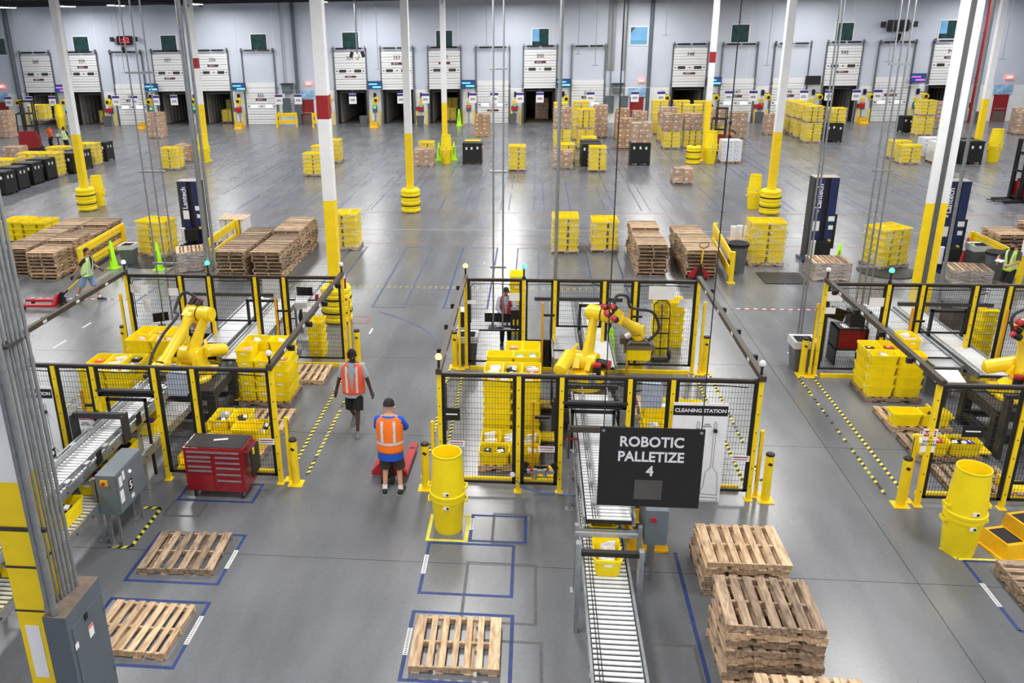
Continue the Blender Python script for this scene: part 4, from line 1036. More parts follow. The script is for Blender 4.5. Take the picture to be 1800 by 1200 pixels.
# ================================================================== TOTE STACKS IN THE CELLS
def tote_stack(cx, cy, lay_fn, n, where, z=PH, group='yellow totes stacked in the robot cells', fills=None):
    """lay_fn(k) gives [(dx, dy, rot)] of layer k"""
    top = []
    for k in range(n):
        L = lay_fn(k)
        for i, (a, b_, r_) in enumerate(L):
            lab = 'tote, %s layer up, %s from left, %s' % (ORD[k], ORD[i], where)
            random.seed(k*13+i+int(cx*10))
            o = tote((cx+a+random.uniform(-.006, .006), cy+b_+random.uniform(-.006, .006), z+k*.245+.002), R(r_), lab, group)
            if k == n-1 or (k == n-2 and len(lay_fn(n-1)) < len(L) and (a, b_, r_) not in lay_fn(n-1)): top.append((o, k, i))
    if fills:
        for (o, k, i), ks in zip(top, fills):
            if ks: fill(o, ks, 'top tote %s from left, %s' % (ORD[i], where))
P23 = [(-.3, -.3, 0), (.3, -.3, 0), (-.4, .21, 90), (0, .21, 90), (.4, .21, 90)]
P32 = [(-.4, -.2, 90), (0, -.2, 90), (.4, -.2, 90), (-.3, .31, 0), (.3, .31, 0)]
def cpal(x, y, lab, m=WDG, rz=0, seed=1): return pallet(lab, (x, y, 0), rz, m, [.13, .09, .12, .09, .12, .09, .13], 'pallets on the robot cell floors', seed)
cpal(-.4, 14.85, 'pallet under the open totes at the front left of the middle cell', WDN, seed=2)
tote_stack(-.4, 14.85, lambda k: P23, 1, 'front left pallet, middle cell', fills=[(1, 4), (9, 0), (0, 0), (0, 0, 0), (0, 8, 0)])
cpal(-.4, 16.12, 'pallet under the tall tote stack of the middle cell, left side', seed=3)
tote_stack(-.4, 16.12, lambda k: P23, 5, 'tall left stack, middle cell', fills=[(9, 0), (9,), (0, 0, 0), (1, 4, 8), (5, 0, 8)])
cpal(-.4, 17.4, 'pallet under the rear tote stack of the middle cell, left side', seed=4)
tote_stack(-.4, 17.4, lambda k: [P23[0], P23[1], (0.0, .21, 90), (.4, .21, 90)], 5, 'rear left stack, middle cell', fills=[None, (2, 2), (3,), None])
cpal(2.8, 14.95, 'pallet under the low tote stack behind the cleaning board of the middle cell', seed=5)
tote_stack(2.8, 14.95, lambda k: P32 if k < 3 else P32[3:], 4, 'front right pallet, middle cell', fills=[(0, 8), None, None, (2, 2), (2,)])
cpal(2.85, 17.3, 'pallet on the rear right of the middle cell, below the lifted tote', WDN, seed=6)
# left cell
cpal(-9.2, 16.12, 'pallet under the front left tote stack of the left cell', seed=7)
tote_stack(-9.2, 16.12, lambda k: P23, 5, 'front left stack, left cell', fills=[(0, 8), (0, 8), (7,), (0, 0), (6, 1)])
cpal(-9.0, 17.95, 'pallet under the rear left tote stack of the left cell', seed=8)
tote_stack(-9.0, 17.95, lambda k: P23 if k < 5 else P23[3:4], 5, 'rear left stack, left cell', fills=[(9,), (9, 9), None, (3,), None])
cpal(-6.05, 15.0, 'pallet under the double layer of totes behind the red tool chest', WDN, seed=9)
tote_stack(-6.05, 15.0, lambda k: P23 if k < 1 else P23[2:4]+[P23[1]], 2, 'pallet behind the tool chest', fills=[None, (8, 4), (4, 8), (4,)])
cpal(-5.95, 16.12, 'empty pallet between the two tote stacks on the right of the left cell', WDN, seed=10)
cpal(-6.15, 17.45, 'pallet under the big tote stack on the right of the left cell', WDM, seed=11)
tote_stack(-6.15, 17.45, lambda k: P32 if k < 4 else P32[3:]+[P32[0]], 5, 'big right stack, left cell', fills=[None, (3,), (0,), (0,), (9,)])
cpal(-5.7, 18.75, 'empty pallet with one pale board at the rear right of the left cell', WDN, seed=12)
tote_stack(-5.68, 20.15, lambda k: [(0, 0, 90)], 4, 'single column behind the left cell', z=0)
# right cell
cpal(8.25, 18.52, 'pallet under the tote stack on the left of the right cell', seed=13)
tote_stack(8.25, 18.52, lambda k: P23 if k < 4 else [P23[4]], 5, 'left stack, right cell', fills=[(8,), None, (1,), (5,), (9, 0)])
cpal(8.25, 17.05, 'pallet with two open totes, middle of the left row in the right cell', WDN, seed=14)
tote_stack(8.25, 17.05, lambda k: P23[:2], 1, 'middle left pallet, right cell', fills=[None, (1,)])
cpal(8.25, 15.78, 'pallet with two part filled totes near the front of the right cell', seed=15)
tote_stack(8.25, 15.78, lambda k: P23[:2], 1, 'front left pallet, right cell', fills=[(0, 5), (4, 4, 6)])
cpal(8.35, 14.45, 'empty pallet behind the front fence of the right cell', seed=16)
# rear: totes beyond the middle cell, around the hand truck
tote_stack(2.65, 19.95, lambda k: [(0, 0, 90)], 3, 'short column behind the middle cell', z=0)
tote_stack(3.35, 20.9, lambda k: [(0, 0, 90)] if k < 6 else [(0, 0, 90)], 7, 'tall column by the hand truck', z=0)
tote_stack(3.85, 21.5, lambda k: [(0, 0, 90)], 5, 'column right of the hand truck', z=0)
tote_stack(-.45, 22.2, lambda k: [(0, 0, 90)], 7, 'column behind the woman', z=0)
tote_stack(11.2, 20.5, lambda k: [(0, 0, 90)], 6, 'column behind the right robot', z=0)
# totes on the conveyors
for i, (x, y, ks) in enumerate(((1.14, 10.2, (0, 0)), (1.14, 11.05, None))):
    o = tote((x, y+.2, .78), R(90), ['tote with white parcels on the lower middle conveyor, nearest the viewer', 'tote half hidden under the upper middle conveyor'][i], 'totes riding the lower conveyors')
    if ks: fill(o, ks, 'the nearest tote of the middle conveyor')
for i, (y, ks) in enumerate(((8.75, (0,)), (9.75, (1,)), (11.0, (4,)), (12.0, (8, 5)), (13.0, (3, 1)), (14.2, (6,)))):
    o = tote((-7.53, y, .78), R(90), 'tote on the lower left conveyor, %s from the viewer' % ORD[i], 'totes riding the lower conveyors')
    fill(o, ks, 'the %s tote of the left conveyor' % ORD[i])

# ================================================================== NEAR PALLETS
pallet('single pale pallet with seven deck boards on the floor, bottom centre', (-.99, 9.42, 0), R(1), WDN, [.155, .085, .085, .085, .085, .085, .155], 'single pallets on the taped floor spots', 21)
pallet('brown pallet with six deck boards on the floor, left, below the hazard tape', (-5.68, 11.24, 0), R(2), WDG, [.14, .12, .12, .12, .12, .14], 'single pallets on the taped floor spots', 22)
pallet('pallet of eight boards with one new pale board, bottom left beside the grey panel', (-5.62, 9.4, 0), R(-2), WDN, [.12, .1, .1, .1, .1, .1, .08, .08], 'single pallets on the taped floor spots', 23)
random.seed(3)
for k in range(5):
    pallet('%s pallet from the floor in the low pallet stack right of the conveyor' % ORD[k], (3.28+random.uniform(-.03, .03), 11.34+random.uniform(-.03, .03), k*(PH+.001)), R(random.uniform(-1.5, 1.5)), WDN if k > 2 else WDG, [.15, .1, .1, .1, .1, .1, .15], 'pallets of the low near stack', 30+k)
for k in range(8):
    pallet('%s pallet from the floor in the tall pallet stack at the lower right' % ORD[k], (3.2+random.uniform(-.03, .03), 9.45+random.uniform(-.03, .03), k*(PH+.001)), R(random.uniform(-2, 2)), WDG if k % 3 else WDN, [.15, .11, .11, .11, .11, .11, .12][:7], 'pallets of the tall near stack', 40+k)
for k in range(7):
    pallet('%s pallet from the floor in the pallet stack cut by the bottom edge' % ORD[k], (3.34+random.uniform(-.02, .02), 7.74, k*(PH+.001)), R(random.uniform(-1, 1)), WDN, [.15, .13, .13, .13, .13, .13, .14], 'pallets of the stack at the bottom edge', 60+k)
for k in range(2):
    pallet('%s dark pallet of the pair at the right picture edge' % ('lower', 'upper')[k], (7.85, 11.1, k*(PH+.001)), R(90), WDG, [.14, .1, .1, .1, .1, .1, .14], 'pallets at the right picture edge', 70+k)

# ================================================================== MID HALL PALLET STACKS
def pstack(x, y, n, where):
    random.seed(int(x*10+y*7))
    for k in range(n):
        o = bpy.data.objects.new('wooden_pallet', random.choice(pal_me)); C.objects.link(o)
        o.location = (x+random.uniform(-.045, .045), y+random.uniform(-.02, .02), k*(PH+.0015)); o.rotation_euler.z = R(90)+random.uniform(-.012, .012)
        tag(o, 'weathered pallet, %s up, %s' % (ORD[k], where), 'pallet', 'stacked pallets across the middle of the hall')
for j in range(3): pstack(4.1, 28.55+j*1.24, 9-(j == 1), '%s stack of the left central row' % ORD[j])
for j in range(3): pstack(5.7, 28.35+j*1.24, 8, '%s stack of the right central row' % ORD[j])
for j in range(3): pstack(-10.5, 27.5+j*1.26, 8, '%s stack of the row behind left cell' % ORD[j])
for j in range(4): pstack(-9.2, 27.55+j*1.26, 8+(j > 1), '%s stack of the row by the nearest column' % ORD[j])
for j in range(4): pstack(-17.15, 27.15+j*1.26, 8+(j % 2), '%s stack, front row at far left' % ORD[j])
for j in range(4): pstack(-18.55, 27.7+j*1.26, 8, '%s stack, rear row at far left' % ORD[j])
for j in range(2): pstack(18.15, 29.6+j*1.26, 10, '%s stack of the row at far right' % ORD[j])
pstack(17.0, 30.9, 8, 'stack beside the right guard rail')

# ================================================================== WRAPPED LOADS
G1 = 'tote loads waiting along the middle aisle'
pl('tote', 972, 1014, 447, 385, 'tall wrapped tote load left of the two standing behind the middle cell', G1, front=2)
pl('tote', 1038, 1087, 445, 390, 'lower wrapped tote load right of the two standing behind the middle cell', G1)
pl('tote', 578, 628, 440, 378, 'wrapped tote load standing behind the nearest column', G1)
pl('tote', 1316, 1377, 468, 395, 'wrapped tote load beside the black round bin and guard rail', G1)
pl('tote', 1532, 1592, 473, 405, 'wrapped tote load on the turntable of the right stretch wrapper', G1, rot=R(22), front=3)
pl('tote', 243, 300, 452, 392, 'leaning wrapped tote load on the left stretch wrapper turntable', G1, rot=R(-14))
pl('tote', 3, 42, 428, 392, 'tote load with open tops at the left edge behind the pallets', G1, wrap=False)
pl('tote', 44, 84, 428, 395, 'second open tote load behind the pallet stacks at far left', G1, wrap=False)
pl('pallets', 304, 366, 478, 445, 'bundle of film wrapped pallets, tilted, behind the left cell', 'film wrapped pallet bundles', rot=R(24), thick=True)
pl('pallets', 1430, 1492, 494, 463, 'bundle of film wrapped pallets beside the middle stretch wrapper', 'film wrapped pallet bundles', thick=True)
pl('pallets', 1680, 1741, 502, 475, 'bundle of film wrapped pallets by the right green cone', 'film wrapped pallet bundles', thick=True, rot=R(-8))
G2 = 'pallet loads in the far staging lanes'
pl('tote', 893, 924, 302, 258, 'lone wrapped tote load between two empty lanes, left of centre', G2)
pl('carton', 973, 1006, 297, 266, 'film wrapped carton load at the front of the centre lanes', G2)
pl('tote', 982, 1010, 288, 255, 'yellow topped load just behind the front carton load of the centre lanes', G2)
pl('tote', 1034, 1066, 303, 260, 'bright tote load in front of the black bins, centre lanes', G2)
pl('carton', 728, 761, 292, 262, 'film wrapped carton load right of the mid hall column', G2)
pl('tote', 735, 763, 276, 250, 'yellow topped load behind the cartons at the mid hall column', G2)
pl('tote', 533, 569, 310, 272, 'front load of the tote row left of the nearest column', G2)
pl('tote', 548, 583, 298, 258, 'middle load of the tote row left of the nearest column', G2)
pl('tote', 564, 601, 287, 247, 'rear load of the tote row behind the nearest column', G2)
pl('tote', 276, 322, 299, 262, 'low double tote load on the left floor', G2)
pl('carton', 308, 336, 285, 255, 'carton load tucked behind the low tote load on the left', G2)
pl('carton', 258, 290, 243, 197, 'tall carton load standing alone before dock 358', G2)
pl('carton', 835, 860, 240, 200, 'tall brown carton load standing before dock 351', G2, wrap=False)
pbin(817, 843, 289, 252, 'single black bin standing right of the green cones, white labels on its front')
t_ = pl('tote', 817, 843, 281, 250, 'low yellow load just behind the single black bin', G2)
pbin(1026, 1052, 293, 254, 'black bin behind the bright tote load of the centre lanes'); pbin(1024, 1049, 285, 249, 'second black bin behind the bright tote load of the centre lanes')
pl('tote', 1022, 1048, 274, 243, 'yellow topped load behind the two black bins of the centre lanes', G2)
a = pl('tote', 973, 1003, 264, 228, 'lower tote load under the wrapped cartons, centre back block', G2); 
pl('carton', 973, 1003, 264, 190, 'wrapped cartons stacked on the lower tote load, centre back block', G2, base=a['_h'])
a = pl('tote', 1013, 1044, 262, 228, 'lower tote load of the all yellow double stack', G2, front=2)
pl('tote', 1013, 1044, 262, 194, 'upper tote load of the all yellow double stack', G2, base=a['_h'], front=3)
pl('tote', 1006, 1033, 246, 180, 'tall load with bright top behind the all yellow double stack', G2)
pl('tote', 972, 996, 246, 182, 'tall yellow topped load at the back left of the centre block', G2)
pl('carton', 1043, 1067, 243, 185, 'tall brown wrapped cartons at the back of the centre block', G2)
pl('carton', 1084, 1112, 263, 208, 'tall brown carton tower with white labels beside the dark cable', G2, wrap=False)
pl('carton', 1080, 1106, 246, 190, 'carton tower behind the labelled carton tower', G2, wrap=False)
pl('carton', 1114, 1134, 240, 195, 'carton load in front of the red exit door', G2)
b_ = pbin(1108, 1141, 291, 248, 'black bin carrying the wrapped cartons, right of the carton towers')
pl('carton', 1109, 1142, 290, 215, 'wrapped cartons standing on the black bin', G2, base=1.12)
for i, (x0, x1, yb, y1, y2) in enumerate(((1163, 1197, 262, 232, 200), (1199, 1233, 261, 230, 200), (1155, 1188, 250, 222, 188), (1240, 1272, 250, 222, 190), (1200, 1232, 248, 220, 186))):
    a = pl('tote', x0, x1, yb, y1, 'lower tote load, %s in the double stacked block by the red banded column' % ORD[i], G2, front=2+i % 2)
    pl('carton' if i < 4 else 'tote', x0, x1, yb, y2, 'upper load, %s in the double stacked block by the red banded column' % ORD[i], G2, base=a['_h'])
pl('tote', 1144, 1172, 236, 178, 'yellow topped load at the back left of the double stacked block', G2)
pl('tote', 1180, 1212, 234, 178, 'yellow topped load at the back of the double stacked block, middle', G2)
pl('tote', 1216, 1250, 233, 179, 'yellow topped load at the back of the double stacked block, right', G2)
pl('white', 1266, 1303, 287, 247, 'load of white cartons beside the far forklift', G2, wrap=False)
pl('carton', 1282, 1312, 243, 197, 'carton load behind the far forklift', G2)
pl('carton', 1183, 1218, 325, 296, 'low film wrapped carton load alone in the open aisle', G2)
for i, (x0, x1, yb, y1, y2) in enumerate(((1409, 1445, 251, 217, 188), (1396, 1430, 243, 212, 184), (1384, 1418, 236, 208, 180), (1376, 1408, 230, 204, 178))):
    a = pl('tote', x0, x1, yb, y1, 'lower tote load, %s of the oblique row of yellow double stacks at right' % ORD[i], G2)
    pl('tote', x0, x1, yb, y2, 'upper tote load, %s of the oblique row of yellow double stacks at right' % ORD[i], G2, base=a['_h'], front=3)
pbin(1446, 1482, 250, 217, 'black bin under a tote load at the end of the oblique row')
pl('tote', 1449, 1485, 249, 190, 'tote load standing on the black bin of the oblique row', G2, base=1.12)
pl('carton', 1344, 1374, 237, 200, 'carton load at the left end of the oblique row', G2)
a = pl('tote', 1606, 1642, 238, 205, 'lower tote load by dock 343', G2); pl('tote', 1606, 1642, 238, 178, 'upper tote load by dock 343', G2, base=a['_h'])
pbin(1593, 1606, 233, 205, 'narrow black bin left of the tote load by dock 343')
pl('carton', 1628, 1655, 226, 178, 'white wrapped cartons behind the tote load by dock 343', G2)
pl('tote', 1582, 1618, 289, 258, 'front load of the low yellow pair on the right', G2); pl('tote', 1565, 1600, 280, 250, 'rear load of the low yellow pair on the right', G2)
pl('white', 1640, 1674, 288, 250, 'front load of white cartons behind the grey channel column', G2, wrap=False); pl('white', 1622, 1655, 278, 243, 'rear load of white cartons behind the grey channel column', G2, wrap=False)
pbin(1690, 1722, 289, 248, 'front black bin of the right trio beside the yellow column'); pbin(1678, 1710, 281, 243, 'middle black bin of the right trio'); pbin(1668, 1698, 273, 240, 'rear black bin of the right trio')
pl('carton', 1784, 1812, 237, 190, 'carton load with film at the right picture edge', G2)
# left diagonal row of bins, totes and cartons
row = [('bin', -30.0, 50.5, 'black bin at the far end of the left row'), ('tote', -30.1, 49.0, 'tote load second from the far end of the left row'), ('bin', -30.2, 46.9, 'black bin directly behind the far left column'), ('bin', -30.25, 45.4, 'black bin left of the far left column'), ('tote', -30.3, 43.6, 'tote load between black bins of the left row'),
       ('bin', -30.3, 42.0, 'black bin nearer the viewer, left row, first pair'), ('bin', -30.35, 40.6, 'black bin with green tag in the left row'), ('bin', -30.5, 38.7, 'black bin at the left picture edge of the row'), ('bin', -30.6, 37.4, 'nearest black bin cut by the left picture edge')]
x_off = g(170, 290)[0]+.6
yl = [g(190, 284)[1]]
LR = [((168, 190), 284, 250, 'bin', 'black bin at the far end of the left row'), ((148, 170), 292, 254, 'tote', 'tote load second from the far end of the left row'), ((126, 150), 300, 262, 'bin', 'black bin directly behind the far left column'), ((104, 132), 306, 268, 'bin', 'black bin left of the far left column'),
      ((82, 104), 312, 274, 'tote', 'tote load between the black bins of the left row'), ((58, 86), 318, 280, 'bin', 'black bin just nearer than the tote load, left row'), ((32, 62), 326, 286, 'bin', 'black bin with paper tags, middle of the left row'), ((4, 36), 335, 294, 'bin', 'black bin near the left picture edge'), ((-22, 14), 344, 302, 'bin', 'nearest black bin, cut by the left picture edge')]
for i, ((x0, x1), yb, yt, kd, lab) in enumerate(LR):
    gx, gy = g(x1, yb)
    if kd == 'bin': bulkbin(gx-.6, gy, lab, h=1.25)
    else: load('tote', gx-.6, gy, 1.2, 1.4, lab, G2)
    if i in (1, 2, 3, 4, 5, 6, 7):
        load('carton' if i % 2 else 'tote', gx-1.9, gy+.1, 1.2, 1.15 if i % 2 else 1.4, 'second rank load behind number %s of the left row' % ORD[i], G2, wrap=True)
pl('carton', 2, 45, 292, 258, 'wide open topped carton load at left before the red forklift', G2)
pl('carton', -4, 22, 243, 195, 'double height brown carton load at the left picture edge', G2)
# far loads inside trailers
for i, (a, b_, op, num, ld_) in enumerate(DOORS):
    if ld_: load({'tote': 'tote', 'box': 'carton', 'mix': 'carton'}[ld_], dx[i]+.25, YW+3.0, 1.2, 1.9, 'upper load inside the open trailer of the %s dock from the left' % ORD[i], 'loads inside the trailers', z=.02)
    if ld_ == 'mix' or ld_ == 'tote': load('tote', dx[i]+(.5 if ld_ == 'mix' else -.9 if False else .25), YW+1.6, 1.2, 1.1, 'front tote load inside the trailer of the %s dock from the left' % ORD[i], 'loads inside the trailers', z=.02)
# ================================================================== HANGING SIGN
def at(px, py, d):       # point at distance d along the view axis, used for the hanging sign and cables
    v = _R*((px-PCX)/FPX) + _D*((py-PCY)/FPX) + _f
    return v.x*d, v.y*d, HC+v.z*d
SX, SY, SZ = at(1145, 752, 6.9)
zb = yy(1145, 890, SY)[1]; xl = yy(1055, 752, SY)[0]; xr = yy(1240, 757, SY)[0]; h_ = SZ-zb; w_ = xr-xl
t = thing('hanging_sign', 'black hanging sign reading ROBOTIC PALLETIZE 4 in white letters', 'sign', ((xl+xr)/2, SY, SZ), 0)
BLKS = mat('sign_black', (38, 34, 32), .45, var=.06)
obj('board', MB().bb(-w_/2, w_/2, -.006, .006, -h_, 0), BLKS, t)
s_ = w_/1.03
for k, (tx, ux) in enumerate((('ROBOTIC', .155), ('PALLETIZE', .155), ('4', .155))):
    text(tx, h_*.172, t, (-.0*w_, -.009, -h_*(.175, .36, .54)[k]), LBL, bold=.0035, sx=.93 if k != 1 else .9, sp=1.02)
obj('grey_patch', MB().bb(-w_*.14, w_*.13, -.009, -.006, -h_*.90, -h_*.65), mat('patch_grey', (92, 88, 84), .4, var=.15, scale=5), t)
for x in (-w_/2+.03, w_/2-.03):
    obj('eyelet', MB().cyl((x, -.01, -.03), (x, .01, -.03), .014, 10), ALU, t); obj('hanging_cable', MB().cyl((x, 0, -.03), (x, 0, 11.2-SZ), .0045, 6), BLK, t)

# ================================================================== FOREGROUND COLUMN, CONDUITS, PANEL
c = column(-5.74, 7.62, 0, 0, 0, 'big foreground column at the left edge carrying conduits and a grey panel')
c.scale = (1.15, 1.15, 1)
obj('strap', MB().bb(-.17, .17, -.17, .17, 2.55, 2.575), DGR, c); obj('strap', MB().bb(-.17, .17, -.17, .17, 1.95, 1.97), DGR, c); obj('white_tag', MB().bb(-.1, .05, -.168, -.161, 1.0, 1.75), LBL, c)
obj('junction_box', MB().bb(-.2, -.02, -.28, -.16, 4.35, 4.62), mat('junction_box_dark', (48, 44, 42), .5), c)
pn = thing('switchboard', 'tall grey electrical panel with dusty top at the bottom left', 'electrical panel', (-5.37, 7.66, 0))
obj('cabinet', MB().bb(-.14, .14, -.38, .38, .25, 2.0), PNL, pn)
obj('dusty_top', MB().bb(-.14, .14, -.38, .38, 2.0, 2.006), mat('dust_brown', (112, 98, 88), .85, var=.2, scale=9), pn)
d = obj('door', MB().bb(.14, .15, -.31, .36, .3, 1.8), PNL, pn); obj('latch', MB().bb(.15, .165, -.06, 0, 1.72, 1.8), BLK, d); obj('hinge', MB().bb(.15, .158, .34, .358, .6, .7).bb(.15, .158, .34, .358, 1.5, 1.6), PNL, d)
obj('warning_label', MB().bb(.15, .153, -.02, .08, 1.42, 1.58), LBL, d); obj('orange_band', MB().bb(.153, .155, -.02, .08, 1.55, 1.58), ORG, d); obj('small_label', MB().bb(.15, .153, -.32, -.25, 1.5, 1.58), LBL, d)
obj('mounting_foot', MB().bb(-.14, .14, -.40, -.34, 0, .25).bb(-.14, .14, .34, .40, 0, .25), DGR, pn)
random.seed(4)
cd = thing('conduit_bundle', 'bundle of grey steel conduits rising from the panel beside the foreground column', 'conduit', (0, 0, 0))
for x, y, r in ((-5.47, 7.37, .036), (-5.385, 7.34, .036), (-5.475, 7.56, .015), (-5.45, 7.61, .015), (-5.45, 7.67, .022), (-5.435, 7.73, .022), (-5.42, 7.79, .022), (-5.40, 7.85, .022)):
    b = MB(); b.cyl((x, y, 2.0), (x, y, 11.2), r, 12)
    for z in (2.02, 4.9, 8): b.cyl((x, y, z), (x, y, z+.09), r*1.25, 12)
    obj('conduit', b, ALUP, cd, smooth=50)
for z in (3.05, 5.2, 7.4):
    obj('strut_channel', MB().bb(-5.95, -5.34, 7.41, 7.45, z, z+.045) if z < 4 else MB().bb(-5.52, -5.40, 7.5, 7.9, z, z+.03), DGR, cd)

# ================================================================== CONTROL BOX 5, TOOL CHEST
def ctrl(x, y, label, digit, rot=0):
    t = thing('control_cabinet', label, 'control cabinet', (x, y, 0), rot, 'control cabinets beside the conveyors')
    # long side faces +x
    obj('box', MB().bb(-.17, .17, -.48, .48, .62, 1.36), GBX, t)
    dd = obj('door', MB().bb(.17, .19, -.46, .46, .64, 1.34), GBX, t)
    text(digit, .2, dd, (.195, -.05, .95), LBL, rot=(R(90), 0, R(90)), bold=.003)
    obj('digit_plate', MB().bb(.19, .192, -.12, .02, .84, 1.06), BLK, dd)
    obj('warning_label', MB().bb(.19, .193, -.4, -.3, 1.1, 1.28).bb(.19, .193, -.27, -.2, 1.16, 1.32).bb(.19, .193, -.42, -.3, .8, 1.03).bb(.19, .193, -.08, .02, .7, .77), LBL, dd)['kind'] = 'stuff'
    obj('lamp', MB().cyl((.19, -.02, 1.2), (.205, -.02, 1.2), .025, 12), mat('indicator_lit', (235, 240, 255), .3, emit=2.5), dd)
    sw = obj('disconnect_switch', MB().bb(-.08, .04, -.51, -.48, 1.18, 1.28), mat('switch_yellow', (240, 190, 30), .4), t); obj('knob', MB().cyl((-.02, -.51, 1.23), (-.02, -.54, 1.23), .03, 10), REDP, sw)
    for yv in (-.42, .38): obj('leg', MB().bb(-.12, -.06, yv-.03, yv+.03, .012, .62).bb(-.17, .0, yv-.08, yv+.08, 0, .012).bb(.06, .10, yv-.02, yv+.02, .0, .62), ALUP, t)
    return t
ctrl(-7.0, 11.9, 'grey control cabinet marked 5 on legs beside the left conveyor', '5')
# control cabinet on the middle conveyor behind the sign
t = thing('control_cabinet', 'dark grey control cabinet on the right flank of the middle conveyor', 'control cabinet', (1.90, 11.35, 0), 0, 'control cabinets beside the conveyors')
obj('box', MB().bb(-.14, .2, -.35, .35, .75, 1.35), GBX, t); obj('disconnect_switch', MB().cyl((-.02, -.35, 1.2), (-.02, -.39, 1.2), .04, 10), REDP, t); obj('leg', MB().bb(0, .05, -.2, -.15, 0, .75).bb(0, .05, .15, .2, 0, .75), ALUP, t)
# low portal over the middle lower lane
t = thing('conveyor_portal', 'pale steel portal with dark crossbar over the lower middle conveyor', 'portal', (1.13, 9.9, 0))
obj('upright', MB().bb(-.47, -.40, -.05, .05, 0, 1.5), ALU, t); obj('upright', MB().bb(.40, .47, -.05, .05, 0, 1.4), ALU, t)
obj('crossbar', MB().bb(-.4, .4, -.04, .04, 1.3, 1.37), BLK, t); obj('end_rail', MB().bb(-.45, .45, .55, .6, 1.22, 1.28), ALU, t)
tc = thing('tool_chest', 'red rolling tool chest with black mat top beside the left cell fence', 'tool chest', (-5.79, 13.28, 0), R(-1))
TW, TD, THh = 1.13, .58, 1.06
obj('body', MB().bb(-TW/2, TW/2, -TD/2, TD/2, .17, THh), REDD, tc); obj('top_mat', MB().bb(-TW/2+.03, TW/2-.03, -TD/2+.03, TD/2-.03, THh, THh+.012), mat('grey_mat', (58, 56, 56), .7), tc)
dr = [(-.52, .52, .93, 1.02)] + [(-.52, -.03, z, z+.075) for z in (.84, .755, .64)] + [(-.52, -.03, .22, .63)] + [(.02, .52, z, z+h0) for z, h0 in ((.82, .10), (.71, .10), (.58, .12), (.45, .12), (.22, .22))]
for x0, x1, z0, z1 in dr:
    q = obj('drawer', MB().bb(x0, x1, -TD/2-.012, -TD/2, z0+.006, z1-.004), REDD, tc); zz = z1-.035
    obj('drawer_pull', MB().bb(x0+.02, x1-.02, -TD/2-.03, -TD/2-.012, zz-.012, zz+.016), ALU, q)
for x in (-.45, .45):
    for y in (-.2, .2):
        w0 = obj('caster', MB().cyl((x-.02, y, .065), (x+.02, y, .065), .065, 14), RUB, tc, smooth=40); obj('fork', MB().bb(x-.035, x-.025, y-.03, y+.03, .05, .17).bb(x+.025, x+.035, y-.03, y+.03, .05, .17), ALU, w0)
obj('push_handle', MB().tube([(TW/2, -.22, .98), (TW/2+.07, -.22, .98), (TW/2+.07, .22, .98), (TW/2, .22, .98)], .016, 8), REDP, tc, smooth=40)
q = thing('label_strip', 'white paper strip lying on the tool chest mat', 'paper strip', (-5.75, 13.33, THh+.012), R(14)); obj('strip', MB().bb(-.13, .13, -.03, .03, 0, .004), LBL, q)
q = thing('apron', 'black apron hanging on the tool chest push handle', 'apron', (-5.79+TW/2+.12, 13.26, .45)); obj('cloth', MB().bb(-.015, .015, -.2, .2, 0, .55), BLKP, q); obj('yellow_keys', MB().box(.02, -.1, .5, .02, .06, .12), YPT, q)

# ================================================================== YELLOW BINS, STEPS
yellow_bin(-1.40, 12.36, 'two nested yellow round bins in front of the middle cell fence')
yellow_bin(7.05, 12.3, 'two nested yellow round bins by the right cell, lower right', s=1.03)
for px, py, lab, s in ((176, 361, 'nested yellow bins beside the far left column', 1.0), (1323, 366, 'nested yellow bins left of the column right of centre', 1.05), (361, 285, 'nested yellow bins at the foot of the red banded far column', 1.2), (787, 284, 'nested yellow bins at the far column with green cones', 1.2), (1243, 283, 'nested yellow bins at the far column by the forklift', 1.3), (1733, 284, 'nested yellow bins at the far right column', 1.3), (114, 224, 'nested yellow bins at the dock wall beside dock 360', 1.4)):
    x, y = g(px, py); yellow_bin(x+(.35 if px == 1733 else 0), y-(.75 if px in (787, 1243) else .5 if px == 114 else 0), lab, s=s)
def steps(x, y, rz, label, s=1.0):
    t = thing('step_stool', label, 'step stool', (x, y, 0), rz, 'yellow two step stools'); t.scale = (s, s, s)
    b = MB()
    b.rings([[(-.3, -.4, 0), (.3, -.4, 0), (.3, .02, 0), (-.3, .02, 0)], [(-.24, -.33, .24), (.24, -.33, .24), (.24, .0, .24), (-.24, .0, .24)]]); b.rings([[(-.3, -.02, 0), (.3, -.02, 0), (.3, .4, 0), (-.3, .4, 0)], [(-.24, .0, .46), (.24, .0, .46), (.24, .33, .46), (-.24, .33, .46)]])
    b.bb(-.33, .33, -.43, .43, 0, .03)
    obj('steps_body', b, mat('step_yellow', (240, 186, 16), .5, var=.1), t); obj('tread', MB().bb(-.18, .18, -.3, -.04, .24, .246), RUB, t); obj('tread', MB().bb(-.18, .18, .04, .3, .46, .466), RUB, t)
    return t
steps(7.98, 12.42, R(-75), 'yellow two step stool with black treads at the right picture edge', 1.1)
steps(1.95, 12.35, 0, 'yellow step stool mostly hidden behind the hanging sign', 1.1)
for px, py, lab in ((658, 224, 'yellow step stool with bins at the dock between 354 and 353'), (421, 226, 'yellow step stool beside dock 356'), (250, 226, 'yellow step stool before dock 358'), (1516, 217, 'yellow step stool between docks 345 and 344')):
    x, y = g(px, py); steps(x, y, 0, lab, 1.1)
x, y = g(658, 222); 
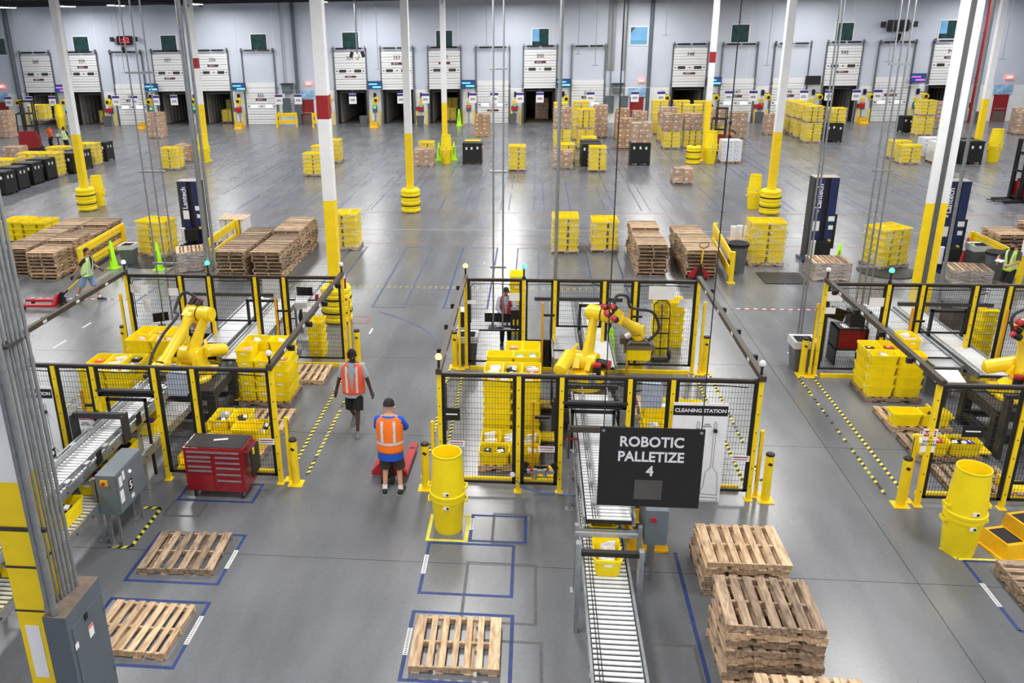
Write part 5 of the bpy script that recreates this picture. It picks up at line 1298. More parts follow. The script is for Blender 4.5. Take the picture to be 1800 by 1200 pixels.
# ================================================================== REAR WORKSTATIONS
TBL = mat('table_top_grey', (160, 162, 168), .45)
def desk(x, y, w_, label):
    t = thing('work_table', label, 'table', (x, y, 0), 0, 'work tables behind the cells')
    obj('table_top', MB().bb(-w_/2, w_/2, -.38, .38, .71, .74), TBL, t); obj('edge_band', MB().bb(-w_/2, w_/2, -.39, -.38, .70, .745), BLK, t)
    for sx in (-1, 1):
        for sy in (-1, 1): obj('leg', MB().bb(sx*(w_/2-.1)-.02, sx*(w_/2-.1)+.02, sy*.3-.02, sy*.3+.02, 0, .71), BLKP, t)
    return t
def monitor(x, y, z, w_, label, rot=0, dual=False):
    t = thing('monitor', label, 'monitor', (x, y, z), rot, 'monitors on the work tables')
    obj('screen', MB().bb(-w_/2, w_/2, -.02, .02, .12, .12+w_*.6), STL, t); obj('stand', MB().bb(-.02, .02, .0, .04, .01, .2).bb(-.1, .1, -.08, .08, 0, .012), BLKP, t)
desk(-1.12, 20.75, 1.75, 'grey topped work table with computers behind the middle cell')
pc = thing('desktop_computer', 'black desktop computer with white papers on top, left end of the middle desk', 'computer', (-1.8, 20.7, .74)); obj('case', MB().bb(-.13, .13, -.2, .2, 0, .42), BLKP, pc); obj('paper', MB().bb(-.12, .12, -.18, .18, .42, .44), LBL, pc)
monitor(-1.05, 20.65, .74, .42, 'black monitor left half on the middle desk', R(180)); monitor(-.66, 20.62, .74, .4, 'black monitor right half on the middle desk', R(175))
q = thing('keyboard', 'black keyboard on the middle desk', 'keyboard', (-.95, 20.48, .74)); obj('keys', MB().bb(-.2, .2, -.07, .07, 0, .02), BLKP, q)
q = thing('printer', 'small black printer with yellow tags behind the middle cell fence', 'printer', (-.42, 19.85, .0)); obj('printer_body', MB().bb(-.13, .13, -.1, .14, 1.0, 1.5), BLKP, q); obj('yellow_tag', MB().bb(-.07, -.03, -.105, -.1, 1.1, 1.25).bb(.03, .07, -.105, -.1, 1.1, 1.25), YPT, q); obj('post', MB().bb(-.02, .02, -.02, .02, 0, 1.0).bb(-.2, .2, -.15, .15, 0, .02), DGR, q)
trashcan(-1.66, 19.95, 'grey trash can with liner by the rear left corner of the middle cell', 1.0, True)
trashcan(6.75, 19.95, 'grey trash can with white liner outside the rear left corner of the right cell', 1.05, True)
# hand truck
t = thing('hand_truck', 'black upright hand truck leaning by the tall tote column', 'hand truck', (3.32, 20.35, 0))
b = MB()
for sx in (-.2, 0, .2): b.tube([(sx, 0, .1), (sx, .12, 1.3), (sx, .2, 1.45)], .014, 6)
for z in (.3, .7, 1.1): b.bar((-.2, z*.1, z), (.2, z*.1, z), .03, .03)
b.tube([(-.2, .2, 1.42), (-.1, .2, 1.55), (.1, .2, 1.55), (.2, .2, 1.42)], .014, 6); b.bb(-.22, .22, -.2, 0, .02, .05)
obj('frame', b, BLK, t); obj('wheel', MB().cyl((-.27, .05, .12), (-.22, .05, .12), .12, 14), RUB, t); obj('wheel', MB().cyl((.22, .05, .12), (.27, .05, .12), .12, 14), RUB, t)
cone(1072, 642, 'green plastic cone standing just outside the middle cell rear fence', coneG, s=1.15)
# sheets on the rear fences
def sheet(x, z, w_, h, label, y=YB-.035): 
    t = thing('paper_sheet', label, 'paper', (x, y, z), R(0), 'paper sheets taped to the rear fences'); obj('sheet', MB().bb(-w_/2, w_/2, -.003, 0, -h/2, h/2), LBL, t)
for px, py, w_, h, lab in ((1163, 514, .62, .34, 'large white sheet near the rear right corner, middle cell'), (1204, 532, .3, .22, 'small white sheet near the rear right corner, middle cell'), (828, 530, .26, .1, 'white sheet at the rear left of the middle cell'), (904, 521, .26, .2, 'white sheet beside the woman at the rear fence'),
        (237, 506, .2, .22, 'leftmost white sheet on the left cell rear fence'), (254, 508, .2, .24, 'second white sheet on the left cell rear fence'), (306, 512, .26, .2, 'third white sheet on the left cell rear fence'), (260, 535, .2, .32, 'lower long sheet on the left cell rear fence'),
        (1467, 520, .36, .24, 'white sheet left on the right cell rear fence'), (1540, 530, .34, .22, 'white sheet before the first yellow post of the right cell rear fence'), (1458, 545, .26, .16, 'lower white sheet on the right cell rear fence')):
    x, z = yy(px, py, YB); sheet(x, z, w_, h, lab)
# left cell rear desk with instruments
desk(-9.5, 20.3, 1.7, 'work table behind the left cell rear fence')
monitor(-9.1, 20.25, .74, .5, 'black monitor on the left cell work table'); monitor(-10.0, 20.25, .74, .4, 'black screen beside papers on the left cell work table', R(25))
q = thing('red_tray', 'red plastic bin on the left cell work table', 'tray', (-8.85, 20.1, .74)); obj('bin', MB().rings([[(-.15, -.1, 0), (.15, -.1, 0), (.15, .1, 0), (-.15, .1, 0)], [(-.2, -.14, .2), (.2, -.14, .2), (.08, .14, .3), (-.08, .14, .3)]]), REDP, q)
# white weighing terminal, left cell rear right
q = thing('scale_terminal', 'white stand with printer and scanner behind the left cell', 'terminal', (-6.35, 21.4, 0))
obj('column_post', MB().bb(-.06, .06, -.05, .05, 0, .9).bb(-.3, .3, -.25, .25, 0, .05), LGB, q); obj('printer', MB().box(-.05, 0, 1.05, .35, .3, .22, rx=.3).box(.12, -.1, .85, .26, .2, .16, rx=.5), WHT, q); obj('screen', MB().bb(-.2, .25, .05, .09, 1.25, 1.5), STL, q); obj('red_scanner', MB().bb(.33, .42, -.02, .06, 1.15, 1.3), REDP, q); obj('tray_arm', MB().bb(-.45, .45, -.03, .03, 1.12, 1.16), DGR, q)
q = thing('black_bag', 'black bag hanging beside the ringed column guard', 'bag', (-6.6, 22.4, 0)); obj('bag_body', MB().lathe([(0, 0), (.2, 0), (.25, .3), (.18, .55), (0, .6)], 12), BLKP, q, smooth=60)
q = thing('fire_extinguisher', 'red fire extinguisher on the nearest column', 'fire extinguisher', (-5.52, 22.72, .98)); obj('cylinder', MB().lathe([(0, 0), (.08, 0), (.085, .05), (.085, .42), (.03, .5), (0, .5)], 14), REDD, q, smooth=50); obj('valve', MB().box(0, 0, .54, .05, .1, .07), BLKP, q); obj('tag', MB().box(.05, -.09, .48, .07, .01, .12, rz=.3), LBL, q)
# right cell workstation
q = thing('workstation_cart', 'dark workstation cart with red cabinet behind the right cell fence', 'workstation', (8.0, 20.5, 0))
obj('frame_post', MB().bb(-.62, -.56, -.05, .05, 0, 1.6).bb(-.62, .5, -.04, .04, 1.3, 1.36), DGR, q); obj('red_cabinet', MB().bb(-.3, .35, -.25, .25, .45, .95), REDD, q); obj('shelf_frame', MB().bb(-.36, .4, -.28, .28, .40, .45).bb(-.36, -.32, -.28, .28, 0, .98).bb(.36, .4, -.28, .28, 0, .98).bb(-.36, .4, -.28, .28, .95, .98), BLKP, q)
obj('computer', MB().bb(-.05, .3, -.18, .18, .98, 1.4), BLKP, q); obj('screen_arm', MB().box(-.35, -.05, 1.3, .4, .05, .3, ry=.3), STL, q); obj('white_paper', MB().bb(-.2, .2, -.2, .1, .98, .985), LBL, q)
q = thing('document_stand', 'pale document stand tilted before the robot of the right cell', 'stand', (8.63+.15, 17.0, 0)); obj('tilted_top', MB().box(0, 0, 1.12, .62, .42, .02, rx=.25), LBL, q); obj('stand_post', MB().bb(-.06, .06, -.05, .05, 0, 1.08).bb(-.2, .2, -.2, .2, 0, .02), DGR, q)
q = thing('rack_cabinet', 'brown grey cabinet with white louvres behind the right robot', 'cabinet', (11.4, 21.8, 0)); obj('cabinet_body', MB().bb(-.45, .45, -.35, .35, 0, 1.1), mat('cabinet_brown', (88, 82, 78), .5), q); obj('louvre', MB().bb(-.38, .38, -.36, -.35, .05, .55), LGB, q); obj('cabinet_top', MB().bb(-.48, .48, -.38, .38, 1.1, 1.16), DGR, q)

# ================================================================== VERTICAL DROPS FROM THE CEILING
def drops(pts, label, r, zlo, bars=(), grp='conduits dropping from the ceiling'):
    t = thing('conduit_drop', label, 'conduit', (0, 0, 0), 0, grp)
    for x, y in pts: obj('conduit', MB().cyl((x, y, zlo), (x, y, 11.2), r, 8), ALUP, t, smooth=50)
    if len(pts) > 1:
        for z in bars:
            xs_ = [p[0] for p in pts]; ys_ = [p[1] for p in pts]; obj('cross_bar', MB().bb(min(xs_)-.08, max(xs_)+.08, min(ys_)-.03, max(ys_)+.03, z, z+.05), ALUP, t)
    return t
drops([(-1.0, 20.1), (-.76, 20.1)], 'pair of slim conduits dropping to the desk behind the middle cell', .022, .9, (2.5, 4.9, 7.3))
drops([(-9.6, 20.1), (-9.35, 20.1), (-9.85, 20.1)], 'trio of slim conduits dropping to the desk behind the left cell', .02, .9, (2.5, 4.9, 7.3))
drops([(8.0, 20.3), (8.3, 20.3), (8.15, 20.3)], 'trio of slim conduits dropping to the workstation behind the right cell', .022, 1.6, (2.55, 4.9, 7.3))
drops([(.55, 19.75)], 'single grey conduit dropping at the rear fence of the middle cell', .045, .1)
drops([(-8.3, 19.8)], 'thick grey strut dropping at the rear fence of the left cell', .07, .1)
drops([(-8.13, 19.8)], 'slimmer grey strut right beside the thick one of the left cell', .04, 2.5)
drops([(6.85+.25, 21.5), (6.85+.33, 21.5)], 'pair of grey conduits dropping left of the right cell workstation', .024, .1)
x, y = g(1655, 500)
t = drops([(12.05, 24.6)], 'perforated strut dropping beside the blue mast at right', .05, .1)

# ================================================================== STRETCH WRAPPERS
def wrapper(x, y, label, flip=1, h=3.05):
    t = thing('stretch_wrapper', label, 'wrapping machine', (x, y, 0), 0, 'blue stretch wrapping machines')
    obj('mast', MB().bb(-.38, -.09, -.14, .14, .12, h).bb(.09, .38, -.14, .14, .12, h).bb(-.09, .09, -.02, .14, .12, h), NVY, t)
    obj('mast_slot', MB().bb(-.09, .09, -.06, -.02, .12, h), BLK, t); obj('side_cover', MB().bb(-.48, -.38, -.14, .4, .12, h).bb(-.38, .38, .14, .4, .12, h-.02), DGR, t); obj('mast_top', MB().bb(-.48, .38, -.14, .4, h, h+.02), mat('top_plate_tan', (168, 160, 148), .6), t)
    obj('base', MB().bb(-.6, .6, -.3, .5, 0, .12).bb(-.5, .5, -.8, -.3, 0, .05), NVY, t)
    text('Lantech', .28, t, (-.235, -.145, h-.65), LBL, rot=(R(90), R(-90), 0), bold=.005)
    obj('white_mark', MB().bb(-.28, -.2, -.145, -.14, h-1.22, h-1.15), LBL, t)
    obj('notice', MB().bb(-.36, -.12, -.146, -.14, 1.15, 1.5), LBL, t)
    cp = obj('control_panel', MB().bb(.38, .46, -.16, -.06, .5, 1.75), BLKP, t); obj('panel_label', MB().bb(.16, .38, -.15, -.14, 1.5, 1.68).bb(.2, .36, -.15, -.14, 1.2, 1.35), LBL, cp); obj('stop_button', MB().cyl((.28, -.14, .8), (.28, -.19, .8), .05, 10), YPT, cp)
    obj('film_carriage', MB().bb(-.25, .25, -.5, -.14, .35, .8), BLKP, t); obj('film_roll', MB().cyl((-.33, -.4, .25), (-.33, -.4, .85), .08, 14), LBL, t, smooth=50)
    return t
x, y = g(342, 436); wrapper(x, y+.3, 'blue stretch wrapper mast at left behind the grey strut', h=2.65)
x, y = g(1440, 462); wrapper(x, y+.3, 'blue stretch wrapper mast between the wrapped tote loads at right')
x, y = g(1664, 474); wrapper(x, y+.3, 'blue stretch wrapper mast behind the grey channel column')
def turntable(x, y, label, r=.95):
    t = thing('turntable', label, 'turntable', (x, y, 0), 0, 'wrapper turntables'); obj('disc', MB().lathe([(0, 0), (r, 0), (r, .03), (r-.04, .04), (0, .04)], 36), DGR, t, smooth=40)
# ================================================================== GUARD RAILS
def rail(p, q, label, h=1.07, posts=2, corr=True):
    p = Vector((*p, 0)); q = Vector((*q, 0)); t = thing('guard_rail', label, 'guard rail', p, 0, 'yellow steel guard rails'); d = q-p
    for k in range(posts):
        c0 = d*(k/(posts-1)); obj('post', MB().box(c0.x, c0.y, h/2+.01, .13, .13, h).box(c0.x, c0.y, .01, .26, .26, .02), YPT, t)
    n = d.normalized()
    for z in (h*.36, h*.86):
        b = MB()
        for dz, th in ((-.12, .05), (-.06, .09), (0, .05), (.06, .09), (.12, .05)): b.bar(Vector((0, 0, z+dz))-n.cross(V3(0, 0, 1))*.07, d+Vector((0, 0, z+dz))-n.cross(V3(0, 0, 1))*.07, th, .062)
        obj('corrugated_beam', b, YPT, t)
    return t
rail(g(148, 488), g(221, 440), 'yellow guard rail beside the walking man and pallet row')
rail(g(368, 475), g(420, 432), 'yellow guard rail behind the left stack of wrapped pallets')
rail(g(1284, 497), g(1254, 440), 'yellow guard rail right of the central pallet stacks')
rail(g(1700, 458), g(1788, 505), 'yellow guard rail beside the red cones at right')
rail(g(488, 223), g(522, 222), 'yellow guard rail before the electrical boxes near dock 355', h=1.2)
rail(g(551, 223), g(575, 222), 'yellow guard rail right of the red door near dock 355', h=1.2)
rail(g(1067, 212), g(1090, 212), 'yellow guard rail behind the carton towers', h=1.2)
rail(g(1700, 212), g(1727, 212), 'yellow guard rail before the red riser pipes', h=1.2)
# ================================================================== CONES, CANS, ROLLS
cone(201, 471, 'green cone left of the blue beacon', s=1.15); cone(281, 474, 'green cone between the tote load and the wrapped pallets', s=1.15); cone(1471, 470, 'green cone right of the middle blue mast'); cone(1629, 492, 'big green cone by the grey channel column', s=1.2); cone(1703, 470, 'green cone before the red cones')
cone(772, 282, 'green cone left of the far nested bins', s=1.3); cone(798, 281, 'green cone right of the far nested bins', s=1.3); cone(807, 221, 'green cone at the dock wall by dock 352', s=1.6)
for px, py, lab in ((1677, 452, 'rear red cone'), (1684, 458, 'middle red cone'), (1694, 462, 'front red cone')): cone(px, py, lab+' of the group beside the right blue mast', coneR, s=1.1)
x, y = g(205, 470); trashcan(x+.3, y+.5, 'grey trash can with liner behind the left green cone', 1.0, True)
x, y = g(1724, 478); trashcan(x, y+.4, 'dark grey trash can between the green cone and the wrapped pallet bundle', 1.15, True)
for px, lab in ((190, 'dock 359'), (640, 'dock 354'), (739, 'dock 353'), (902, 'dock 351'), (1333, 'dock 347'), (1712, 'dock 343')):
    x, y = g(px, 222 if px < 800 else 216); trashcan(x, min(y, YW-.6), 'dark trash can at the wall, '+{'dock 359': 'leftmost of them', 'dock 354': 'left of the yellow step stool', 'dock 353': 'by the far green cone', 'dock 351': 'left of the centre block of loads', 'dock 347': 'right of the far forklift', 'dock 343': 'rightmost, by the red riser pipes'}[lab], 1.2)
def rbin(x, y, label, s=1.0): 
    t = thing('round_can', label, 'trash can', (x, y, 0), 0, 'dark round cans'); t.scale = (s, s, s)
    obj('can_body', MB().lathe([(0, 0), (.22, 0), (.27, .8), (.29, .8), (.29, .84), (.26, .84), (.2, .05), (0, .05)], 20), MGR, t, smooth=40); obj('liner_edge', MB().lathe([(.295, .76), (.297, .85), (.255, .85)], 20), BLKP, t)
x, y = g(1293, 478); rbin(x, y, 'dark round can behind the central guard rail', 1.25)
x, y = g(1676, 478); rbin(x+.9, y-.7, 'dark blue round can at the foot of the right blue mast', 1.1)
q = thing('carton', 'flat open carton behind the central guard rail', 'box', (*g(1300, 440), 0)); obj('carton_body', MB().bb(-.5, .5, -.3, .3, 0, .45), CRD, q)
for i, dx_ in enumerate((-.3, -.05, .2)):
    x, y = g(1300, 440); r = thing('film_roll', '%s white film roll standing on the flat carton' % ('left', 'middle', 'right')[i], 'film roll', (x+dx_, y+(.1 if i == 1 else 0), .45), 0, 'white film rolls'); obj('roll', MB().cyl((0, 0, 0), (0, 0, .5), .11, 14), LBL, r, smooth=50); obj('core', MB().cyl((0, 0, .5), (0, 0, .503), .05, 10), CRD, r)
x, y = g(1722, 478); r = thing('film_roll', 'white film roll standing on the right guard rail post', 'film roll', (g(1788, 505)[0], g(1788, 505)[1], 1.08), 0, 'white film rolls'); obj('roll', MB().cyl((0, 0, 0), (0, 0, .5), .11, 14), LBL, r, smooth=50)
# bundle of rolls under a pierced tan sheet
x0, y0 = g(372, 440); q = thing('roll_bundle', 'bundle of upright white rolls under a pierced tan sheet', 'roll bundle', (x0+.6, y0+1.3, 0))
for i in range(4):
    for j in range(3): obj('roll', MB().cyl((-.4+i*.27, -.3+j*.3, .13), (-.4+i*.27, -.3+j*.3, 1.05), .13, 12), LBL, q, smooth=50)
obj('tan_sheet', MB().bb(-.55, .55, -.48, .48, 1.05, 1.07), mat('tan_board', (214, 180, 150), .7), q); hb = MB()
for i in range(4):
    for j in range(3): hb.cyl((-.4+i*.27, -.3+j*.3, 1.07), (-.4+i*.27, -.3+j*.3, 1.073), .035, 8)
obj('hole_row', hb, BLK, q)['kind'] = 'stuff'
pp_ = bpy.data.objects.new('pallet', pal_me[0]); C.objects.link(pp_); pp_.parent = q
# turntables and ramps
x, y = g(272, 462); turntable(x, y, 'dark wrapper turntable under the leaning tote load'); x, y = g(1562, 480); turntable(x, y+.2, 'dark wrapper turntable under the rotated tote load')
q = thing('steel_ramp', 'flat steel ramp plate beside the left turntable', 'ramp', (*g(262, 478), 0)); obj('plate', MB().bb(-.9, .7, -.7, .5, 0, .03), ALU, q)
q = thing('steel_ramp', 'dark steel ramp plate left of the wrapped pallet bundle at right', 'ramp', (*g(1375, 490), 0)); obj('plate', MB().bb(-.7, .7, -.6, .7, 0, .03), DGR, q)
# ================================================================== PALLET JACKS
def jack(x, y, rz, label, hang=60, s=1.0):
    t = thing('pallet_jack', label, 'pallet jack', (x, y, 0), rz, 'red pallet jacks')   # forks point to +y, handle at y<0
    for sx in (-1, 1):
        f = obj('fork', MB().bb(sx*.27-.08, sx*.27+.08, 0, 1.1, .13, .19).add([(sx*.27-.08, 1.1, .13), (sx*.27+.08, 1.1, .13), (sx*.27+.04, 1.2, .14), (sx*.27-.04, 1.2, .14), (sx*.27-.08, 1.1, .19), (sx*.27+.08, 1.1, .19), (sx*.27+.04, 1.2, .18), (sx*.27-.04, 1.2, .18)], [(3, 2, 1, 0), (4, 5, 6, 7), (0, 1, 5, 4), (1, 2, 6, 5), (2, 3, 7, 6), (3, 0, 4, 7)]) or MB(), REDP, t) if False else obj('fork', MB().bb(sx*.27-.08, sx*.27+.08, 0, 1.15, .1, .17), REDP, t)
        obj('fork_roller', MB().cyl((sx*.27-.04, .95, .05), (sx*.27+.04, .95, .05), .05, 10), RUB, f)
        obj('black_slot', MB().bb(sx*.27-.05, sx*.27+.05, .88, .96, .17, .173), BLK, f)
    b = MB(); b.add([(-.35, 0, .1), (.35, 0, .1), (.35, 0, .17), (.12, -.06, .45), (-.12, -.06, .45), (-.35, 0, .17), (-.35, -.1, .1), (.35, -.1, .1), (.35, -.1, .17), (.12, -.14, .45), (-.12, -.14, .45), (-.35, -.1, .17)],
        [(0, 1, 2, 3, 4, 5), (11, 10, 9, 8, 7, 6), (0, 6, 7, 1), (1, 7, 8, 2), (2, 8, 9, 3), (3, 9, 10, 4), (4, 10, 11, 5), (5, 11, 6, 0)])
    obj('head_plate', b, REDP, t); obj('pump', MB().cyl((0, -.2, .12), (0, -.2, .5), .06, 12).bb(-.1, .1, -.26, -.14, .2, .3), BLKP, t)
    obj('wheel', MB().cyl((-.12, -.22, .09), (-.04, -.22, .09), .09, 14), RUB, t); obj('wheel', MB().cyl((.04, -.22, .09), (.12, -.22, .09), .09, 14), RUB, t)
    a = R(hang); e = V3(0, -.24-1.05*math.cos(a), .4+1.05*math.sin(a)); s0 = V3(0, -.24, .4); m1 = s0+(e-s0)*.25; m2 = s0+(e-s0)*.8
    h = obj('handle_shaft', MB().cyl(s0, m1, .025, 8), BLKP, t); obj('yellow_shaft', MB().cyl(m1, m2, .024, 8), YPT, h)
    obj('handle_loop', MB().tube([m2, m2+V3(-.14, 0, .05), e+V3(-.14, 0, 0), e+V3(.14, 0, 0), m2+V3(.14, 0, .05), m2], .016, 6), BLKP, h)
    return t
jack(-2.70, 13.98, R(-2), 'red pallet jack in front of the man in the blue shirt', 84)
jack(-15.1, 23.75, R(92), 'red pallet jack pulled by the man in denim shorts at left', 40)
x, y = g(1227, 490); jack(x, y-.05, 0, 'red pallet jack before the central pallet stack', 75)
# ================================================================== FORKLIFTS
def forklift(x, y, rz, label, s=1.0, z=0, cage=True, lit=False):
    t = thing('reach_truck', label, 'forklift', (x, y, 0), rz, 'red electric forklifts'); t.scale = (s, s, s)   # forks to +y
    obj('chassis', MB().bb(-.5, .5, -1.0, .1, .12, .95).bb(-.45, .45, -1.0, -.55, .95, 1.25), REDD, t); obj('skirt', MB().bb(-.52, .52, -1.02, .12, .05, .3), BLKP, t)
    obj('seat_block', MB().bb(-.3, .3, -.5, -.05, .95, 1.05), BLKP, t)
    m = MB()
    for sx in (-.38, -.28, .24, .34): m.bb(sx, sx+.06, .12, .24, .05, 2.9)
    m.bb(-.38, .4, .12, .24, 2.8, 2.9).bb(-.38, .4, .12, .24, 1.4, 1.5).bb(-.38, .4, .12, .24, .2, .3); obj('lift_mast', m, BLKP, t)
    for sx in (-.25, .25): obj('fork', MB().bb(sx-.05, sx+.05, .25, 1.35, .06, .1).bb(sx-.05, sx+.05, .24, .28, .06, .6), BLK, t)
    for sx in (-.4, .4): obj('outrigger', MB().bb(sx-.07, sx+.07, .1, 1.0, .03, .14), BLKP, t)
    if cage:
        b = MB()
        for sx in (-.45, .45): b.bar((sx, -.95, 1.2), (sx, -.7, 2.2), .07, .07); b.bar((sx, -.7, 2.2), (sx, .1, 2.25), .07, .07)
        for k in range(5): b.bar((-.45, -.7+k*.2, 2.2), (.45, -.7+k*.2, 2.2), .05, .04)
        obj('overhead_guard', b, BLKP, t)
    for sx in (-.4, .4): obj('wheel', MB().cyl((sx-.06, -.75, .14), (sx+.06, -.75, .14), .14, 14), RUB, t)
    return t
x, y = g(52, 268); forklift(x, y+.6, R(20), 'red forklift with raised tote load at far left', 1.25)
load('tote', x-.3, y+2.3, 1.2, 1.1, 'tote load raised on the forks of the far left forklift', G2, z=2.0)
x, y = g(1267, 270); forklift(x, y+.9, R(-20), 'red forklift beside the far column, man in orange vest driving', 1.0)
x, y = g(1788, 358); forklift(x+.3, y+.6, R(100), 'red forklift cut by the right picture edge', 1.0)
# ================================================================== WALL EQUIPMENT
SCR = mat('tv_screen_lit', (22, 56, 104), .3, emit=.8); SCR2 = mat('tv_band_teal', (110, 210, 220), .3, emit=.8); SCR3 = mat('tv_band_pink', (190, 90, 190), .3, emit=1.0)
for i, (px, py, st) in enumerate(((109, 156, 1), (266, 154, 0), (420, 153, 0), (659, 150, 0), (823, 148, 0), (991, 146, 0), (1255, 143, 0), (1429, 141, 2), (1614, 137, 1))):
    x, z = yy(px, py, YW-.5); t = thing('wall_screen', 'wall screen between docks, %s from the left%s' % (ORD[i], ', switched off' if st == 2 else ''), 'screen', (x, YW-.5, z), 0, 'wall screens between the docks')
    obj('screen_frame', MB().bb(-.62, .62, -.04, .04, -.36, .36), BLKP, t); obj('wall_arm', MB().bb(-.05, .05, .04, .5, -.1, .1), BLKP, t)
    if st < 2:
        obj('picture', MB().bb(-.58, .58, -.045, -.04, -.32, .32), SCR, t); obj('picture_band', MB().bb(-.55, .2, -.05, -.045, .05, .16).bb(-.2, .55, -.05, -.045, -.22, -.08), SCR2 if st == 0 else SCR3, t)
t = thing('wall_clock', 'black digital clock showing red 1:52 with loudspeakers either side', 'clock', (*[yy(218, 71, YW-.3)[0]], YW-.3, yy(218, 71, YW)[1])); 
obj('case', MB().bb(-.65, .65, -.05, .3, -.38, .38), STL, t); text('1:52', .6, t, (0, -.06, 0), mat('red_digits', (255, 40, 40), .4, emit=2.0), bold=.01)
for sx in (-1, 1): obj('loudspeaker', MB().box(sx*1.1, -.05, .1, .25, .3, .4), BLKP, t)
obj('camera_head', MB().cyl((0, -.1, -1.0), (0, -.3, -.6), .2, 10), BLKP, t)
t = thing('wall_clock', 'dark blank wall display with loudspeakers above dock 344', 'clock', (yy(1580, 45, YW-.3)[0], YW-.3, yy(1580, 45, YW)[1])); obj('case', MB().bb(-.8, .8, -.05, .3, -.45, .45), STL, t)
for sx in (-1, 1): obj('loudspeaker', MB().box(sx*1.25, -.05, .1, .3, .3, .45), BLKP, t)
obj('camera_head', MB().cyl((0, -.1, -1.1), (0, -.3, -.7), .22, 10), BLKP, t)
# placards on a line in front of the docks
for i, px in enumerate((15, 52, 92, 204, 236, 274, 306, 490, 524, 620, 705, 748, 831, 869, 914, 949, 1038, 1116, 1162, 1281, 1324, 1413, 1457, 1505, 1543)):
    x, z = yy(px, 178-px/130, YW-1.6)
    t = thing('dock_placard', 'white placard with purple heading hanging before the docks, %s from the left' % (ORD[i] if i < 20 else 'number twenty-%s' % ORD[i-20]), 'placard', (x, YW-1.6, z), 0, 'hanging dock placards')
    obj('card', MB().bb(-.33, .33, -.01, .01, -.45, .42), LBL, t); obj('purple_heading', MB().bb(-.33, .33, -.014, -.01, .18, .38), PUR, t); obj('print_line', MB().bb(-.2, .2, -.014, -.01, -.1, -.04).bb(-.22, .22, -.014, -.01, -.2, -.15), PRT, t)
    obj('hanger', MB().bb(-.01, .01, 0, 0.012, .42, 3.06-z+.1), ALU, t)
t = thing('placard_wire', 'thin steel wire strung along the docks carrying the placards', 'wire', (0, YW-1.6, 0)); obj('wire', MB().cyl((-50, 0, 3.1), (42, 0, 3.1), .012, 6), ALU, t)
for k in range(9): obj('wire_hanger', MB().cyl((-48+k*11, 0, 3.1), (-48+k*11, 0, 11.2), .008, 5), ALU, t)
# per dock equipment
for i, (a, b_, op, num, ld_) in enumerate(DOORS):
    x = dx[i]-DW/2-.72
    t = thing('dock_light', 'yellow loading lamp left of the %s dock from the left' % ORD[i], 'lamp', (x, YW-.01, 2.45), 0, 'loading lamps beside the docks')
    obj('wall_bracket', MB().bb(-.12, .12, -.12, 0, -.2, .25), BLKP, t); obj('swing_arm', MB().bar((0, -.1, .05), (.25, -.9, .0), .05, .05), BLKP, t)
    h = obj('lamp_head', MB().cyl((.25, -.75, -.25), (.25, -1.15, -.3), .25, 14), YPT, t, smooth=40); obj('lens', MB().cyl((.25, -1.151, -.3), (.25, -1.17, -.3), .14, 12), BLK, h)
    t = thing('dock_control', 'control box with %s lamp at the %s dock from the left' % ('green' if op else 'red', ORD[i]), 'control box', (x-.05, YW-.01, 1.25), 0, 'control boxes beside the docks')
    obj('box', MB().bb(-.2, .2, -.15, 0, -.2, .35), MGR, t); obj('lamp_lens', MB().bb(-.12, .12, -.17, -.15, .12, .3), mat('green_lamp', (60, 230, 120), .4, emit=1.2) if op else mat('red_lamp', (230, 50, 50), .4, emit=1.0), t); obj('yellow_notice', MB().bb(-.2, .2, -.03, 0, .45, .7), YPT, t); obj('pedestal_pipe', MB().bb(-.05, .05, -.08, -.02, -1.25, -.2), ALU, t)
    if i in (1, 4, 7, 9, 12, 13, 15):
        t = thing('hose_box', 'red wall box right of the %s dock from the left' % ORD[i], 'box', (dx[i]+DW/2+.55, YW-.01, 1.3), 0, 'red wall boxes'); obj('box', MB().bb(-.3, .3, -.2, 0, -.15, .2), REDP, t)
for px0, px1, lab in ((498, 512, 'left'), (519, 533, 'right'), (1065, 1077, 'behind carton stacks, left'), (1089, 1102, 'behind carton stacks, right')):
    x0, _ = yy(px0, 190, YW); x1, _ = yy(px1, 190, YW); t = thing('meter_box', 'grey electrical box by the red exit door, %s' % lab, 'electrical box', ((x0+x1)/2, YW-.01, 1.6), 0, 'grey electrical boxes on the dock wall')
    obj('box', MB().bb(-.35, .35, -.3, 0, -.7, .7), PNL, t); obj('conduit', MB().cyl((0, -.15, .7), (0, -.15, 9.6), .05, 8), ALUP, t)
for px, lab in ((507, 'left of the red exit door'), (1085, 'behind the carton towers')):
    x, z = yy(px, 155, YW); t = thing('unit_heater', 'grey wall unit '+lab, 'heater', (x, YW-.52, z), 0, 'grey wall units'); obj('body', MB().bb(-.4, .4, -.2, .5, -.4, .35), PNL, t); obj('hood', MB().bb(-.5, .5, -.3, .5, .35, .45), DGR, t)
x = yy(1076, 60, YW)[0]; t = thing('cable_tray', 'tall grey cable tray on the dock wall between docks 349 and 348', 'cable tray', (x, YW-.01, 0)); obj('tray', MB().bb(-.3, .3, -.12, 0, 4.5, 10.5), ALUP, t); obj('tray', MB().bb(.9, 1.15, -.12, 0, 4.5, 10.5), ALUP, t)
x = yy(1142, 100, YW)[0]; t = thing('downpipe', 'thick grey downpipe on the wall beside dock 348', 'pipe', (x, YW-.01, 0)); obj('pipe', MB().cyl((0, -.2, 0), (0, -.2, 11), .16, 12), PNL, t, smooth=50)
x = yy(33, 150, YW)[0]; t = thing('downpipe', 'thick grey downpipe near the left end of the dock wall', 'pipe', (x, YW-.01, 0)); obj('pipe', MB().cyl((0, -.2, 0), (0, -.2, 11), .2, 12), PNL, t, smooth=50)
